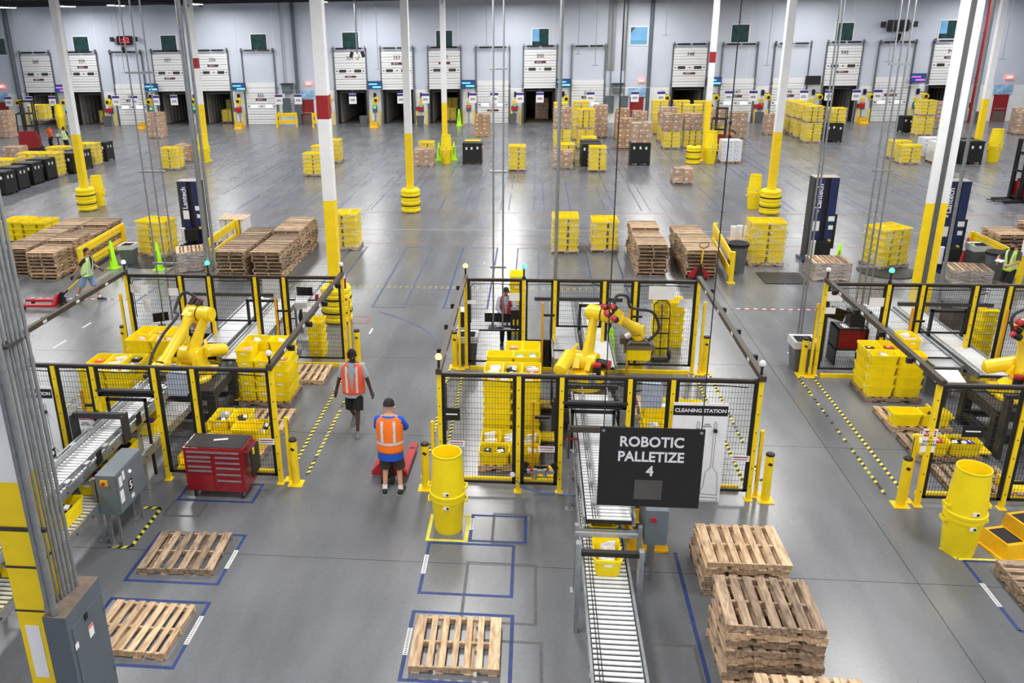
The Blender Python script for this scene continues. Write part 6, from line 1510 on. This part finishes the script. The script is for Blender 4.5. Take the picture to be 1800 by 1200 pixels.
x = yy(520, 100, YW)[0]; t = thing('downpipe', 'thick grey downpipe beside the left red exit door', 'pipe', (x, YW-.01, 0)); obj('pipe', MB().cyl((0, -.2, 0), (0, -.2, 11), .16, 12), PNL, t, smooth=50)
x = yy(1714, 150, YW-2)[0]; t = thing('riser_pipes', 'pair of red sprinkler riser pipes with valves at right', 'pipe', (x, YW-1.2, 0)); 
for dx_ in (-.45, .45): obj('riser', MB().cyl((dx_, 0, 0), (dx_, 0, 11), .15, 12).cyl((dx_, 0, 1.2), (dx_, 0, 1.6), .24, 12).cyl((dx_, 0, 3.5), (dx_, 0, 3.6), .2, 12).cyl((dx_, 0, 7), (dx_, 0, 7.1), .2, 12), REDD, t, smooth=40)
# ceiling camera cluster
x, z = yy(628, 98, 60); t = thing('camera_cluster', 'cluster of dark dome cameras on a ceiling pole before dock 354', 'camera', (x, 60, z)); obj('pole', MB().cyl((0, 0, 0), (0, 0, 11.2-z), .06, 8), ALUP, t); obj('dome', MB().lathe([(0, -.3), (.15, -.2), (.18, -.05), (.1, .1), (0, .1)], 12), LBL, t); obj('camera_body', MB().box(-.4, 0, .1, .2, .25, .4, ry=.3).box(.4, 0, .1, .2, .25, .4, ry=-.3), BLKP, t)
# thin droppers
for i, (px, pyb, Y) in enumerate(((25, 165, 70), (38, 128, 66), (125, 130, 66), (219, 128, 66), (665, 122, 66), (855, 80, 66), (1016, 95, 66), (1046, 115, 66), (1170, 62, 66), (1253, 115, 66), (1348, 115, 66), (1561, 108, 66), (1762, 104, 66))):
    x, z = yy(px, pyb, Y); t = thing('sprinkler_drop', 'thin pipe hanging from the ceiling before the dock wall, %s from the left' % ORD[i], 'pipe', (x, Y, z), 0, 'thin pipes hanging from the ceiling'); obj('pipe', MB().cyl((0, 0, 0), (0, 0, 11.2-z), .022, 6).box(0, 0, 0, .5, .04, .04), ALUP, t)
# ================================================================== FLOOR MARKINGS
def strips(name, label, segs, m, w_=.05, cat='floor marking', grp=None, z=.0015):
    t = thing(name, label, cat, (0, 0, 0), 0, grp)
    for s in segs:
        (x0, y0), (x1, y1) = s[:2]
        b = MB(); b.bar((x0, y0, z), (x1, y1, z), w_, .0015); obj('tape_strip', b, m, t)
    return t
def rect(label, x0, x1, y0, y1, m=BTP, w_=.055, name='floor_tape_square', z=.0015, grp='taped rectangles on the floor'):
    h = w_/2
    return strips(name, label, [((x0-h, y0), (x1+h, y0)), ((x0-h, y1), (x1+h, y1)), ((x0, y0+h), (x0, y1-h)), ((x1, y0+h), (x1, y1-h))], m, w_, grp=grp, z=z)
def edge_label(x, y, l, label, rz=90):
    t = thing('floor_label', label, 'floor label', (x, y, 0), R(rz), 'white printed strips on the floor tape'); obj('strip', MB().bb(-l/2, l/2, -.035, .035, .0025, .004), WTP, t)
    b = MB()
    for k in range(14): b.box(-l/2+.03+k*(l-.06)/13, 0, .0045, l/40, .035, .001)
    obj('print', b, PRT, t)['kind'] = 'stuff'
rect('blue tape rectangle, upper of the two right of the lower aisle', -1.68, -.25, 10.58, 11.9); edge_label(-1.68, 11.3, .5, 'white printed strip on the upper blue rectangle left edge')
rect('blue tape rectangle around the single pallet at bottom centre', -1.70, -.22, 8.76, 10.14); edge_label(-1.70, 9.5, .55, 'white printed strip beside the bottom centre pallet')
rect('blue tape rectangle right of the nested bins before the middle cell', -1.0, -.06, 12.0, 12.78); edge_label(-1.0, 12.5, .35, 'short white strip beside the nested yellow bins')
rect('yellow tape square around the nested bins of the middle cell', -1.73, -1.07, 11.98, 12.74, YTP, .06)
rect('grey tape residue rectangle overlapping the upper blue rectangle', -.98, .12, 9.98, 11.4, DTP, .05, z=.0008); rect('grey tape residue rectangle by the middle conveyor foot', -.75, .2, 8.2, 9.6, DTP, .05, z=.0008)
rect('grey tape residue rectangle beside the small blue rectangle', -.62, .04, 11.95, 12.85, DTP, .05, z=.0008)
rect('blue tape rectangle around the brown pallet at left', -6.42, -4.90, 10.55, 11.88); edge_label(-4.90, 11.2, .5, 'white printed strip beside the brown pallet at left')
rect('blue tape rectangle around the bottom left pallet', -6.42, -4.86, 8.74, 10.1); edge_label(-4.86, 9.5, .6, 'white printed strip beside the bottom left pallet')
rect('blue tape rectangle under the red tool chest', -6.55, -5.12, 12.92, 13.55); rect('grey tape residue square below the tool chest', -6.6, -5.95, 12.4, 12.95, DTP, .06, z=.0008)
strips('floor_tape_corner', 'blue tape line with white strip before the right pallet pair', [((7.02, 12.0), (7.02, 10.35)), ((7.02, 10.35), (8.3, 10.35)), ((7.02, 12.0), (7.7, 12.0))], BTP, .055); edge_label(7.02, 11.15, .55, 'white printed strip beside the right pallet pair')
strips('floor_tape_corner', 'yellow tape corner between the right nested bins and the step stool', [((6.95, 12.05), (7.6, 12.05)), ((6.8, 12.35), (6.95, 12.05)), ((7.45, 12.9), (7.6, 12.05))], YTP, .06)
strips('floor_tape_corner', 'blue tape line left of the near pallet stacks', [((2.42, 11.9), (2.42, 8.5))], BTP, .06)
rect('grey tape residue rectangle right of the middle conveyor', 1.75, 2.35, 8.2, 9.7, DTP, .05, z=.0008)
# hazard striped tape round the control cabinet
def hazard(label, pts, w_=.07):
    t = thing('hazard_tape', label, 'floor tape', (0, 0, 0), 0, 'solid hazard tapes')
    b1 = MB(); b2 = MB()
    for (x0, y0), (x1, y1) in zip(pts, pts[1:]):
        d = Vector((x1-x0, y1-y0, 0)); L_ = d.length; d.normalize(); n = Vector((-d.y, d.x, 0)); k = 0; s = 0
        while s < L_:
            e = min(s+.08, L_); a = Vector((x0, y0, .002)); q = [a+d*s-n*w_/2, a+d*e-n*w_/2, a+d*(e+.04)+n*w_/2, a+d*(s+.04)+n*w_/2]
            (b1 if k % 2 else b2).add([tuple(p) for p in q], [(0, 1, 2, 3)]); s = e; k += 1
    obj('yellow_dashes', b1, YTP, t)['kind'] = 'stuff'; obj('black_dashes', b2, KTP, t)['kind'] = 'stuff'
hazard('yellow and black hazard tape round the control cabinet marked 5', [(-7.15, 11.41), (-6.74, 11.41), (-6.74, 12.62), (-7.1, 12.62)])
# long lines of the hall
strips('floor_line', 'thin red line across the hall at the column row', [((-42, 38.0), (38, 38.0))], RTP, .06)
strips('floor_line', 'thin red line across the hall behind the pallet stacks', [((-40, 32.2), (34, 32.2))], RTP, .05)
strips('floor_line', 'pale line across the hall between the two red lines', [((-36, 34.6), (32, 34.6))], mat('pale_line', (170, 170, 172), .5), .06)
LT = mat('lane_tape_blue', (72, 84, 118), .5, var=.35, scale=3)
random.seed(12)
for i in range(20):
    x0 = -33+i*3.3
    if abs(x0+21.8) < .3: continue
    segs = []
    for k in (0, .45, 1.7, 2.1):
        ya = 38.6; 
        while ya < 62:
            yb = ya+random.uniform(3, 8)
            if random.random() < .8: segs.append(((x0+k, ya), (x0+k, min(yb, 63))))
            ya = yb+random.uniform(.3, 1.5)
    if segs: strips('lane_marking', 'worn blue lane tapes running to the docks, %s from the left' % ORD[i], segs, LT, .06, grp='worn blue lane tapes')
for i, (x0, x1) in enumerate(((-7.2, -6.6), (-5.0, -4.0), (-2.75, -1.4), (-.6, .2), (2.0, 3.1), (-12.8, -11.6))):
    rect('blue lane rectangle between the columns and the cells, %s' % ORD[i], x0, x1, 24.2, 31.6, BTP if i == 2 else LT, .06, name='lane_marking', grp='blue lane rectangles behind the cells')
t = thing('dashed_line', 'pale yellow dashed line across the aisle behind the cells', 'floor marking', (0, 0, 0)); b = MB()
x = -8.3
while x < 3.3:
    for yv in (26.25, 26.4): b.add([(x, yv, .002), (x+.07, yv+.05, .002), (x+.13, yv+.05, .002), (x+.06, yv, .002)], [(0, 1, 2, 3)])
    x += .2
b.box(0, 26.3, .001, .05, .05, .001); obj('dashes', b, YTP, t)['kind'] = 'stuff'
t = thing('dashed_line', 'red and white dashed line in front of the stretch wrappers', 'floor marking', (0, 0, 0)); b = MB(); b2 = MB()
for xa, xb in ((6.2, 10.6), (-16.5, -13)):
    x = xa; k = 0
    while x < xb: (b if k % 2 else b2).bb(x, x+.12, 24.55, 24.62, .001, .003); x += .13; k += 1
obj('red_dashes', b, REDP, t)['kind'] = 'stuff'; obj('white_dashes', b2, WTP, t)['kind'] = 'stuff'
strips('floor_line', 'curved blue line on the aisle between the left and middle cells', [(g(665, 547), g(700, 558)), (g(700, 558), g(740, 575)), (g(740, 575), g(770, 597))], LT, .06)
strips('floor_tape_corner', 'red tape rectangle beside the ringed guard of the nearest column', [(g(612, 568), g(645, 568)), (g(645, 568), g(652, 557)), (g(652, 557), g(618, 555))], RTP, .07)
for i, (a, b_) in enumerate((((649, 587), (655, 577)), ((93, 612), (116, 598)), ((145, 576), (160, 567)), ((1384, 620), (1406, 620)), ((830, 605), (865, 605)))):
    strips('floor_label', 'short white tape mark on the floor, %s' % ('in the aisle behind the walking man', 'left of the left cell stacks', 'below the pallet jack at left', 'by the right cell bin', 'under the middle desk')[i], [(g(*a), g(*b_))], WTP, .06, grp='short white tape marks')
# wall side rails near electrical
# ================================================================== PEOPLE
def skin_mesh(verts, edges, radii, sub=2):
    me = bpy.data.meshes.new('b'); me.from_pydata([tuple(v) for v in verts], edges, []); me.update()
    o = bpy.data.objects.new('b', me); C.objects.link(o)
    md = o.modifiers.new('s', 'SKIN'); md.use_smooth_shade = True
    for i, r in enumerate(radii):
        sv = me.skin_vertices[0].data[i]; sv.radius = (r, r) if not isinstance(r, tuple) else r
    me.skin_vertices[0].data[0].use_root = True
    ss = o.modifiers.new('u', 'SUBSURF'); ss.levels = sub; ss.render_levels = sub
    dg = bpy.context.evaluated_depsgraph_get(); out = bpy.data.meshes.new_from_object(o.evaluated_get(dg)); bpy.data.objects.remove(o)
    return out
def ik(a, b, l1, l2, hint):
    a = Vector(a); b = Vector(b); d = b-a; L_ = min(d.length, (l1+l2)*.999); u = d.normalized()
    x = (l1*l1-l2*l2+L_*L_)/(2*L_); h = math.sqrt(max(l1*l1-x*x, 0)); n = Vector(hint); n = (n-u*n.dot(u)).normalized()
    return a+u*x+n*h
def merge_mb(me, mb, m):
    """append builder geometry to an existing mesh"""
    bm = bmesh.new(); bm.from_mesh(me)
    vs = [bm.verts.new(v) for v in mb.v]
    for f in mb.f:
        try: q = bm.faces.new([vs[i] for i in f]); q.smooth = True
        except ValueError: pass
    bm.to_mesh(me); bm.free()
def person(label, loc, rotz, H=1.8, skin=(180, 130, 105), hair=(40, 30, 26), cap=False, shirt=(160, 165, 172), vest=None, stripe=True, legs=(20, 20, 22), pants='shorts', shoes=(24, 24, 26),
           feet=((-.11, -.02), (.11, .02)), lift=(0, 0), hands=((-.30, -.05, .78), (.30, -.05, .78)), lean=(0, 0), headyaw=0, nod=0, gloves=None, elbow=(0, 1, 0), sleeve=.5, group='people in the hall', beard=False, seat=0, apron=None, stout=1.0, socks=None, hem=.84, stripes='hv'):
    """local frame: the person faces -y; left picture side is -x"""
    S = H/1.8; sk = mat('skin_%d_%d' % (skin[0], skin[1]), skin, .6, var=.05)
    t = thing('person', label, 'person', (loc[0], loc[1], loc[2] if len(loc) > 2 else 0), rotz, group); t.scale = (S, S, S)
    lx, ly = lean
    P = {'pel': V3(0, 0, .96-seat), 'bel': V3(lx*.3, ly*.3, 1.12-seat), 'che': V3(lx*.75, ly*.75, 1.32-seat), 'nb': V3(lx, ly, 1.49-seat)}
    hx = P['nb']+V3(lx*.1, ly*.15-.015, .045)
    hd = Matrix.Rotation(headyaw, 3, 'Z') @ Matrix.Rotation(nod, 3, 'X')
    def hp(v): return hx+hd @ (Vector(v)*1.1)
    sho = [P['nb']+V3(s*.185, 0, -.06) for s in (-1, 1)]; hip = [P['pel']+V3(s*.095, 0, -.04) for s in (-1, 1)]
    wr = [Vector(h) for h in hands]
    elb = [ik(sho[i], wr[i], .29, .27, (elbow[0]*(-1 if i == 0 else 1)+(-.4 if i == 0 else .4), elbow[1], elbow[2])) for i in (0, 1)]
    ank = [V3(feet[i][0], feet[i][1], .09+lift[i]) for i in (0, 1)]
    kne = [ik(hip[i], ank[i], .43, .42, (0, -1, 0)) for i in (0, 1)]
    V = [P['pel'], P['bel'], P['che'], P['nb'], hx+V3(0, 0, 0), hp((0, -.01, .075)), hp((0, 0, .16)), hp((0, .005, .215))]
    Rr = [(.125), (.12), (.125), (.07), (.052), (.066), (.078), (.052)]
    E = [(0, 1), (1, 2), (2, 3), (3, 4), (4, 5), (5, 6), (6, 7)]
    for i in (0, 1):
        n = len(V); hn = (wr[i]-elb[i]).normalized()
        V += [sho[i], (sho[i]+elb[i])/2, elb[i], wr[i]-hn*.03, wr[i]+hn*.05]; Rr += [.062, .054, .045, .032, .032]; E += [(3, n), (n, n+1), (n+1, n+2), (n+2, n+3), (n+3, n+4)]
        n = len(V); V += [hip[i], (hip[i]+kne[i])/2, kne[i], kne[i]*.6+ank[i]*.4, ank[i]]; Rr += [.085, .073, .054, .053, .034]; E += [(0, n), (n, n+1), (n+1, n+2), (n+2, n+3), (n+3, n+4)]
    me = skin_mesh(V, E, Rr, 1)
    fm = MB()
    for i in (0, 1):       # fingers
        sg = -1 if i == 0 else 1
        hn = (wr[i]-elb[i]).normalized(); pal = wr[i]+hn*.06; ac = hn.cross(V3(sg, 0, 0)); ac = ac.normalized() if ac.length > .1 else V3(0, 1, 0); inn = hn.cross(ac).normalized()
        if inn.dot(V3(-sg, 0, 0)) < 0: inn = -inn
        for k in range(4):
            L_ = (.075, .085, .08, .062)[k]; b0 = pal+ac*(-.03+.02*k); b1 = b0+hn*L_*.5+inn*.008; b2 = b0+hn*L_+inn*.035; fm.tube([b0-hn*.015, b1, b2], [.0105, .0095, .007], 6)
        b0 = wr[i]+hn*.03-ac*.028; fm.tube([b0, b0-ac*.028+hn*.03, b0-ac*.03+hn*.06+inn*.02], [.012, .011, .008], 6)
    # nose and ears belong to the same surface
    nz = hp((0, -.085, .10)); fm.tube([hp((0, -.07, .125)), nz, hp((0, -.07, .085))], [.008, .017, .012], 6)
    for sx in (-1, 1): fm.tube([hp((sx*.078, .0, .135)), hp((sx*.088, .01, .11)), hp((sx*.076, .0, .08))], [.012, .02, .01], 6)
    merge_mb(me, fm, 0); me.materials.clear(); me.materials.append(sk)
    body = bpy.data.objects.new('body', me); C.objects.link(body); body.parent = t
    # face
    eb = MB()
    for sx in (-1, 1): c0 = hp((sx*.03, -.074, .118)); eb.lathe([(0, -.008), (.009, -.005), (.011, 0), (.009, .005), (0, .008)], 8, x=c0.x, y=c0.y, z=c0.z)
    ey = obj('eye', eb, LBL, body); pb = MB()
    for sx in (-1, 1): c0 = hp((sx*.03, -.085, .118)); pb.box(c0.x, c0.y, c0.z, .009, .004, .009); c1 = hp((sx*.03, -.078, .138)); pb.box(c1.x, c1.y, c1.z, .034, .008, .007)
    obj('pupil', pb, BLK, body)['kind'] = 'stuff'
    c0 = hp((0, -.078, .055)); obj('mouth', MB().box(c0.x, c0.y, c0.z, .04, .01, .01), mat('lip_%d' % skin[0], tuple(int(v*.75) for v in skin), .5), body)
    hm = mat('hair_%d_%d' % (hair[0], hair[1]), hair, .8, var=.2, scale=30)
    def skull(r0, zlo, front, squash=1.0):
        rs = []
        for k in range(7):
            a = k/6; z = zlo+(.255-zlo)*a; rr = math.sqrt(max(0, 1-((z-.14)/.118)**2))*r0 if k < 6 else .004
            rs.append([tuple(hp((rr*.93*math.cos(q), (rr*1.12*math.sin(q)+.012) if not (front and math.sin(q) < 0 and z < .17) else rr*.35*math.sin(q)+.01, z*squash))) for q in [2*math.pi*j/14 for j in range(14)]])
        return MB().rings(rs)
    if cap:
        cb = skull(.098, .135, False); c0 = obj('cap', cb, hm, t, smooth=60)
        bb_ = MB(); rs = []
        for sy, zz, ww in ((-.08, .158, .075), (-.15, .145, .055), (-.165, .143, .03)): rs.append([tuple(hp((ww*math.cos(q), sy, zz+.008*math.sin(q)))) for q in [2*math.pi*j/8 for j in range(8)]])
        obj('cap_peak', bb_.rings(rs), hm, c0, smooth=60)
    else: obj('hair', skull(.092, .07, True), hm, t, smooth=60)
    if beard: c0 = hp((0, -.06, .045)); obj('beard', MB().box(c0.x, c0.y, c0.z, .1, .06, .09, taper=1.1), hm, t)
    # shirt: lofted torso and sleeves
    def torso(z0, z1, grow, gap=0.0, n=20, sh=True):
        rs = []
        prof = [(.68, .175, .135), (.80, .175, .132), (.90, .172, .13), (1.0, .168, .125), (1.12, .165, .12), (1.25, .178, .125), (1.36, .192, .12), (1.44, .19, .10), (1.49, .12, .085), (1.515, .07, .065)]
        zs = [z0]+[p[0] for p in prof if z0 < p[0] < z1]+[z1]
        for z in zs:
            for (za, xa, ya), (zb_, xb, yb) in zip(prof, prof[1:]):
                if za <= z <= zb_: f = (z-za)/(zb_-za); rx = xa+(xb-xa)*f; ry = ya+(yb-ya)*f; break
            u = max(0, (z-.96)/.53); cx_ = lx*u; cy_ = ly*u; st = stout if z < 1.3 else (stout+1)/2
            a0 = gap*max(0, (z-.9)/.6)
            ring = []
            for j in range(n):
                q = -math.pi/2+a0+(2*math.pi-2*a0)*j/(n-(1 if gap else 0)); ring.append((cx_+(rx*st+grow)*math.cos(q), cy_+(ry*st+grow)*math.sin(q), z-seat))
            rs.append(ring)
        return rs
    sm = mat('shirt_%d_%d_%d' % shirt, shirt, .8, var=.06, scale=12)
    b = MB(); b.rings(torso(hem, 1.515, .012 if hem > .8 else .022))
    for i in (0, 1):
        e = sho[i]+(elb[i]-sho[i])*min(1, sleeve*1.6); pts = [sho[i]-V3((-1 if i == 0 else 1)*.05, 0, -.0), sho[i], (sho[i]+e)/2, e]; rr = [.075, .078, .07, .068]
        if sleeve > .8: pts.append(wr[i]-(wr[i]-elb[i])*.12); rr.append(.042)
        b.tube(pts, rr, 12)
    obj('shirt', b, sm, t, smooth=70)
    if vest:
        vm = mat('vest_%d_%d' % vest[:2], vest, .75, var=.06, scale=14)
        vb = MB(); rs = torso(.86, 1.503, .03, gap=.42 if vest[0] != 251 else 0); n = len(rs[0]); vs = [p for q in rs for p in q]; fs = []
        closed = vest[0] == 251
        for i in range(len(rs)-1):
            for j in range(n if closed else n-1): j2 = (j+1) % n; fs.append((i*n+j, i*n+j2, (i+1)*n+j2, (i+1)*n+j))
        vb.add(vs, fs)
        # solid rim: thicken by an inner copy
        v_ = obj('vest', vb, vm, t, smooth=70); md = v_.modifiers.new('thick', 'SOLIDIFY'); md.thickness = .008; md.offset = -1
        if stripe:
            sb = MB(); big = torso(1.02, 1.065, .036)
            sb.rings([big[0], big[-1]], 0, False) if 'h' in stripes else None
            for fy in (-1, 1):
                for sx in (-1, 1):
                    pr_ = []
                    for z in ((1.07, 1.2, 1.3, 1.38, 1.455) if fy > 0 else (.9, 1.07, 1.2, 1.3, 1.38, 1.455)):
                        r_ = torso(z, z+.001, .036)[0]; xx = sx*(.105-.0*z); best = min(r_, key=lambda p: abs(p[0]-lx*max(0, (z-.96)/.53)-xx)+(0 if (p[1]-ly*max(0, (z-.96)/.53))*fy > 0 else 9)); u = max(0, (z-.96)/.53)
                        # exact y on the ellipse
                        mx_ = max(abs(p[0]-lx*u) for p in r_); my_ = max(abs(p[1]-ly*u) for p in r_); yv = my_*math.sqrt(max(0, 1-(xx/mx_)**2)); pr_.append((xx+lx*u, fy*yv+ly*u, z-seat))
                    for p, q in zip(pr_, pr_[1:]): sb.bar(p, q, .045, .008, up=(0, fy, 0))
            so = obj('reflective_stripe', sb, mat('reflective_silver', (222, 224, 226), .3, .2), t, smooth=50); so['kind'] = 'stuff'
    if apron: obj('apron', MB().rings([[(p[0]*1.06, p[1]*1.12-.012, p[2]) for p in torso(z, z+.001, .03)[0][:20]] for z in (.75, .85, 1.0, 1.25)], 0, False) if False else MB().rings(torso(.84, 1.2, .03)), mat('apron_red', apron, .7), t, smooth=60)
    # lower garment
    lm = mat('trousers_%d_%d' % legs[:2], legs, .85, var=.08, scale=16)
    b = MB(); rs = []
    for z, rx, ry in ((1.02, .15, .115), (.95, .168, .13), (.86, .175, .135), (.80, .165, .125)): rs.append([(rx*stout*math.cos(q), ry*stout*math.sin(q), z-seat) for q in [2*math.pi*j/16 for j in range(16)]])
    b.rings(rs)
    for i in (0, 1):
        end = kne[i] if pants == 'shorts' else None
        if pants == 'shorts': e = hip[i]+(kne[i]-hip[i])*1.02; b.tube([hip[i]+V3(0, 0, .02), (hip[i]+e)/2, e], [.108, .108, .112], 14)
        else: b.tube([hip[i]+V3(0, 0, .02), (hip[i]+kne[i])/2, kne[i], (kne[i]+ank[i])/2, ank[i]+V3(0, 0, .02)], [.105, .095, .078, .07, .062], 14)
    obj('shorts' if pants == 'shorts' else 'trousers', b, lm, t, smooth=70)
    # shoes
    shm = mat('shoe_%d' % shoes[0], shoes, .6, var=.1)
    for i in (0, 1):
        kd = ank[i]-kne[i]; sw = (-1 if i == 0 else 1)*.12
        sh = MB(); sh.M = Matrix.Translation(ank[i]-V3(0, 0, .09)) @ Matrix.Rotation(sw, 4, 'Z') @ Matrix.Scale(1.15, 4) @ Matrix.Rotation(.35 if lift[i] > .03 else 0, 4, 'X')
        rs = []
        for y, wx, hz, z0 in ((.075, .03, .05, .02), (.06, .038, .085, .0), (.0, .042, .105, 0), (-.07, .044, .075, 0), (-.14, .046, .05, 0), (-.185, .03, .03, .008)):
            rs.append([(wx*math.cos(q), y, z0+hz/2+hz/2*math.sin(q)) for q in [2*math.pi*j/12 for j in range(12)]])
        sh.rings(rs); so = obj('shoe', sh, shm, t, smooth=60)
        sl = MB(); sl.M = sh.M; sl.rings([[(x*.98, y, .0) for x, y in ((-.036, .08), (.036, .08), (.046, -.1), (.03, -.19), (-.03, -.19), (-.046, -.1))], [(x*1.06, y, .018) for x, y in ((-.036, .08), (.036, .08), (.046, -.1), (.03, -.19), (-.03, -.19), (-.046, -.1))]]); obj('sole', sl, mat('sole_grey', (150, 150, 150), .6), so)
        if socks: obj('sock', MB().tube([ank[i]+V3(0, .0, -.01), ank[i]+(kne[i]-ank[i])*.18], [.046, .044], 10), mat('sock_white', socks, .8), t, smooth=60)
    if gloves:
        gm = mat('glove_%d' % gloves[0], gloves, .6)
        for i in (0, 1):
            hn = (wr[i]-elb[i]).normalized(); b = MB(); b.tube([wr[i]-hn*.05, wr[i], wr[i]+hn*.05, wr[i]+hn*.09], [.036, .035, .045, .035], 10, flat=.8)
            ac = hn.cross(V3(1, 0, 0)); ac = ac.normalized() if ac.length > .1 else V3(0, 1, 0)
            for k in range(4): b.tube([wr[i]+hn*.07+ac*(-.03+.02*k), wr[i]+hn*.12+ac*(-.032+.021*k), wr[i]+hn*(.165-.01*abs(k-1.5))+ac*(-.03+.02*k)+V3((.02 if i == 0 else -.02), 0, 0)], [.014, .0125, .009], 6)
            b.tube([wr[i]+hn*.03-ac*.03, wr[i]+hn*.07-ac*.06, wr[i]+hn*.10-ac*.062], [.015, .013, .01], 6)
            obj('glove', b, gm, t, smooth=60)
    return t
x, y = g(690, 862)
bl = person('man seen from behind in blue shirt, orange vest and black cap, holding the pallet jack', (-2.57, 13.42), R(180), 1.93, skin=(214, 160, 132), hair=(32, 30, 32), cap=True, shirt=(20, 84, 200), vest=(251, 120, 30), legs=(66, 58, 52), shoes=(34, 34, 36),
       feet=((-.15, .0), (.13, .0)), hands=((-.16, -.38, 1.05), (.16, -.38, 1.05)), elbow=(1, .6, -.2), nod=R(12), socks=(235, 235, 235), stout=1.16, sleeve=.62, hem=.72)
wk = person('man walking towards the viewer in orange vest, grey shirt, black shorts and gloves', (-3.80, 15.98), R(2), 1.88, skin=(72, 46, 36), hair=(16, 13, 12), shirt=(158, 166, 174), vest=(240, 96, 60), legs=(16, 16, 18), shoes=(96, 96, 98),
       feet=((-.07, .28), (.09, -.30)), lift=(.09, 0), hands=((-.37, .02, .86), (.37, -.02, .86)), elbow=(.6, 1, 0), headyaw=R(38), nod=R(12), gloves=(70, 72, 78), stout=1.2, sleeve=.55, hem=.78, stripes='v')
obj('badge', MB().box(-.02, -.155, 1.16, .05, .006, .07), mat('badge_blue', (110, 170, 220), .4), wk); obj('lanyard', MB().tube([(-.07, -.12, 1.46), (-.02, -.155, 1.2), (.07, -.12, 1.46)], .006, 5), BLK, wk)
lf = person('man in denim shorts and yellow vest walking right, pulling the pallet jack', (-14.35, 24.45), R(88), 1.76, skin=(190, 132, 104), hair=(46, 32, 26), shirt=(52, 30, 36), vest=(206, 246, 150), legs=(124, 152, 186), shoes=(24, 24, 26),
       feet=((-.09, .42), (.09, -.28)), lift=(.08, 0), hands=((-.2, .38, .88), (.22, -.36, 1.05)), elbow=(0, 1, 0), gloves=(36, 40, 48), socks=(230, 230, 232), lean=(0, -.1), stout=1.12)
person('woman in grey shirt and red apron standing at the desk behind the middle cell', (-.72, 21.25), R(4), 1.66, skin=(168, 112, 88), hair=(24, 20, 22), shirt=(176, 182, 196), vest=(176, 36, 52), stripe=False, legs=(28, 28, 32), pants='long', shoes=(30, 28, 28),
       hands=((-.14, -.32, 1.02), (.16, -.32, 1.02)), elbow=(.8, .6, -.3), nod=R(24), stout=.95, sleeve=1.0)
person('bearded man in yellow green vest and black shorts reading a paper at the right edge', (14.72, 26.1), R(-62), 1.84, skin=(196, 142, 118), hair=(40, 28, 24), shirt=(60, 62, 60), vest=(200, 240, 40), legs=(22, 22, 24), shoes=(40, 52, 78),
       feet=((-.12, .1), (.12, -.22)), hands=((-.2, -.36, 1.12), (.16, -.34, 1.08)), elbow=(.8, .6, -.3), nod=R(20), beard=True)
q = thing('paper_sheet', 'white paper held by the bearded man at the right edge', 'paper', (14.35, 26.0, 1.22), R(-62)); obj('sheet', MB().box(0, -.05, 0, .24, .16, .004, rx=.3), LBL, q)
x, y = g(93, 262); person('far man in orange shirt and dark cap at the laptop cart, left', (x, y), R(-30), 1.8, skin=(170, 120, 96), hair=(24, 24, 28), cap=True, shirt=(250, 100, 34), legs=(34, 36, 44), pants='long', hands=((-.15, -.36, 1.05), (.16, -.36, 1.05)), elbow=(.8, .6, -.3))
x, y = g(118, 266); person('far person in black shirt and pale green vest seen from behind, left', (x, y), R(170), 1.78, skin=(150, 104, 84), hair=(28, 22, 20), shirt=(24, 24, 28), vest=(206, 246, 150), legs=(30, 30, 34), pants='long', hands=((-.2, -.3, 1.0), (.2, -.3, 1.0)))
x, y = g(105, 263); q = thing('laptop_cart', 'small cart with open laptop between the two far people', 'cart', (x, y, 0)); obj('cart_frame', MB().bb(-.3, .3, -.2, .2, .9, .94).bb(-.03, .03, -.03, .03, 0, .9).bb(-.3, .3, -.25, .25, 0, .05), BLKP, q); obj('laptop', MB().box(0, .1, 1.05, .34, .02, .22, rx=-.3), LGB, q)
x, y = g(1267, 270); person('driver in orange vest standing on the far forklift', (x+.55, y+.45, .3), R(70), 1.75, skin=(90, 60, 46), hair=(20, 16, 14), shirt=(90, 170, 110), vest=(250, 110, 40), legs=(30, 30, 40), pants='long', hands=((-.2, -.36, 1.05), (.16, -.34, 1.08)), elbow=(.8, .6, -.3))
x, y = g(1788, 358); person('driver of the right edge forklift in orange vest', (x+.75, y+.2, .3), R(80), 1.75, skin=(170, 116, 90), hair=(30, 24, 20), shirt=(60, 60, 64), vest=(250, 110, 40), legs=(30, 30, 40), pants='long', hands=((-.2, -.36, 1.05), (.16, -.34, 1.08)), elbow=(.8, .6, -.3))
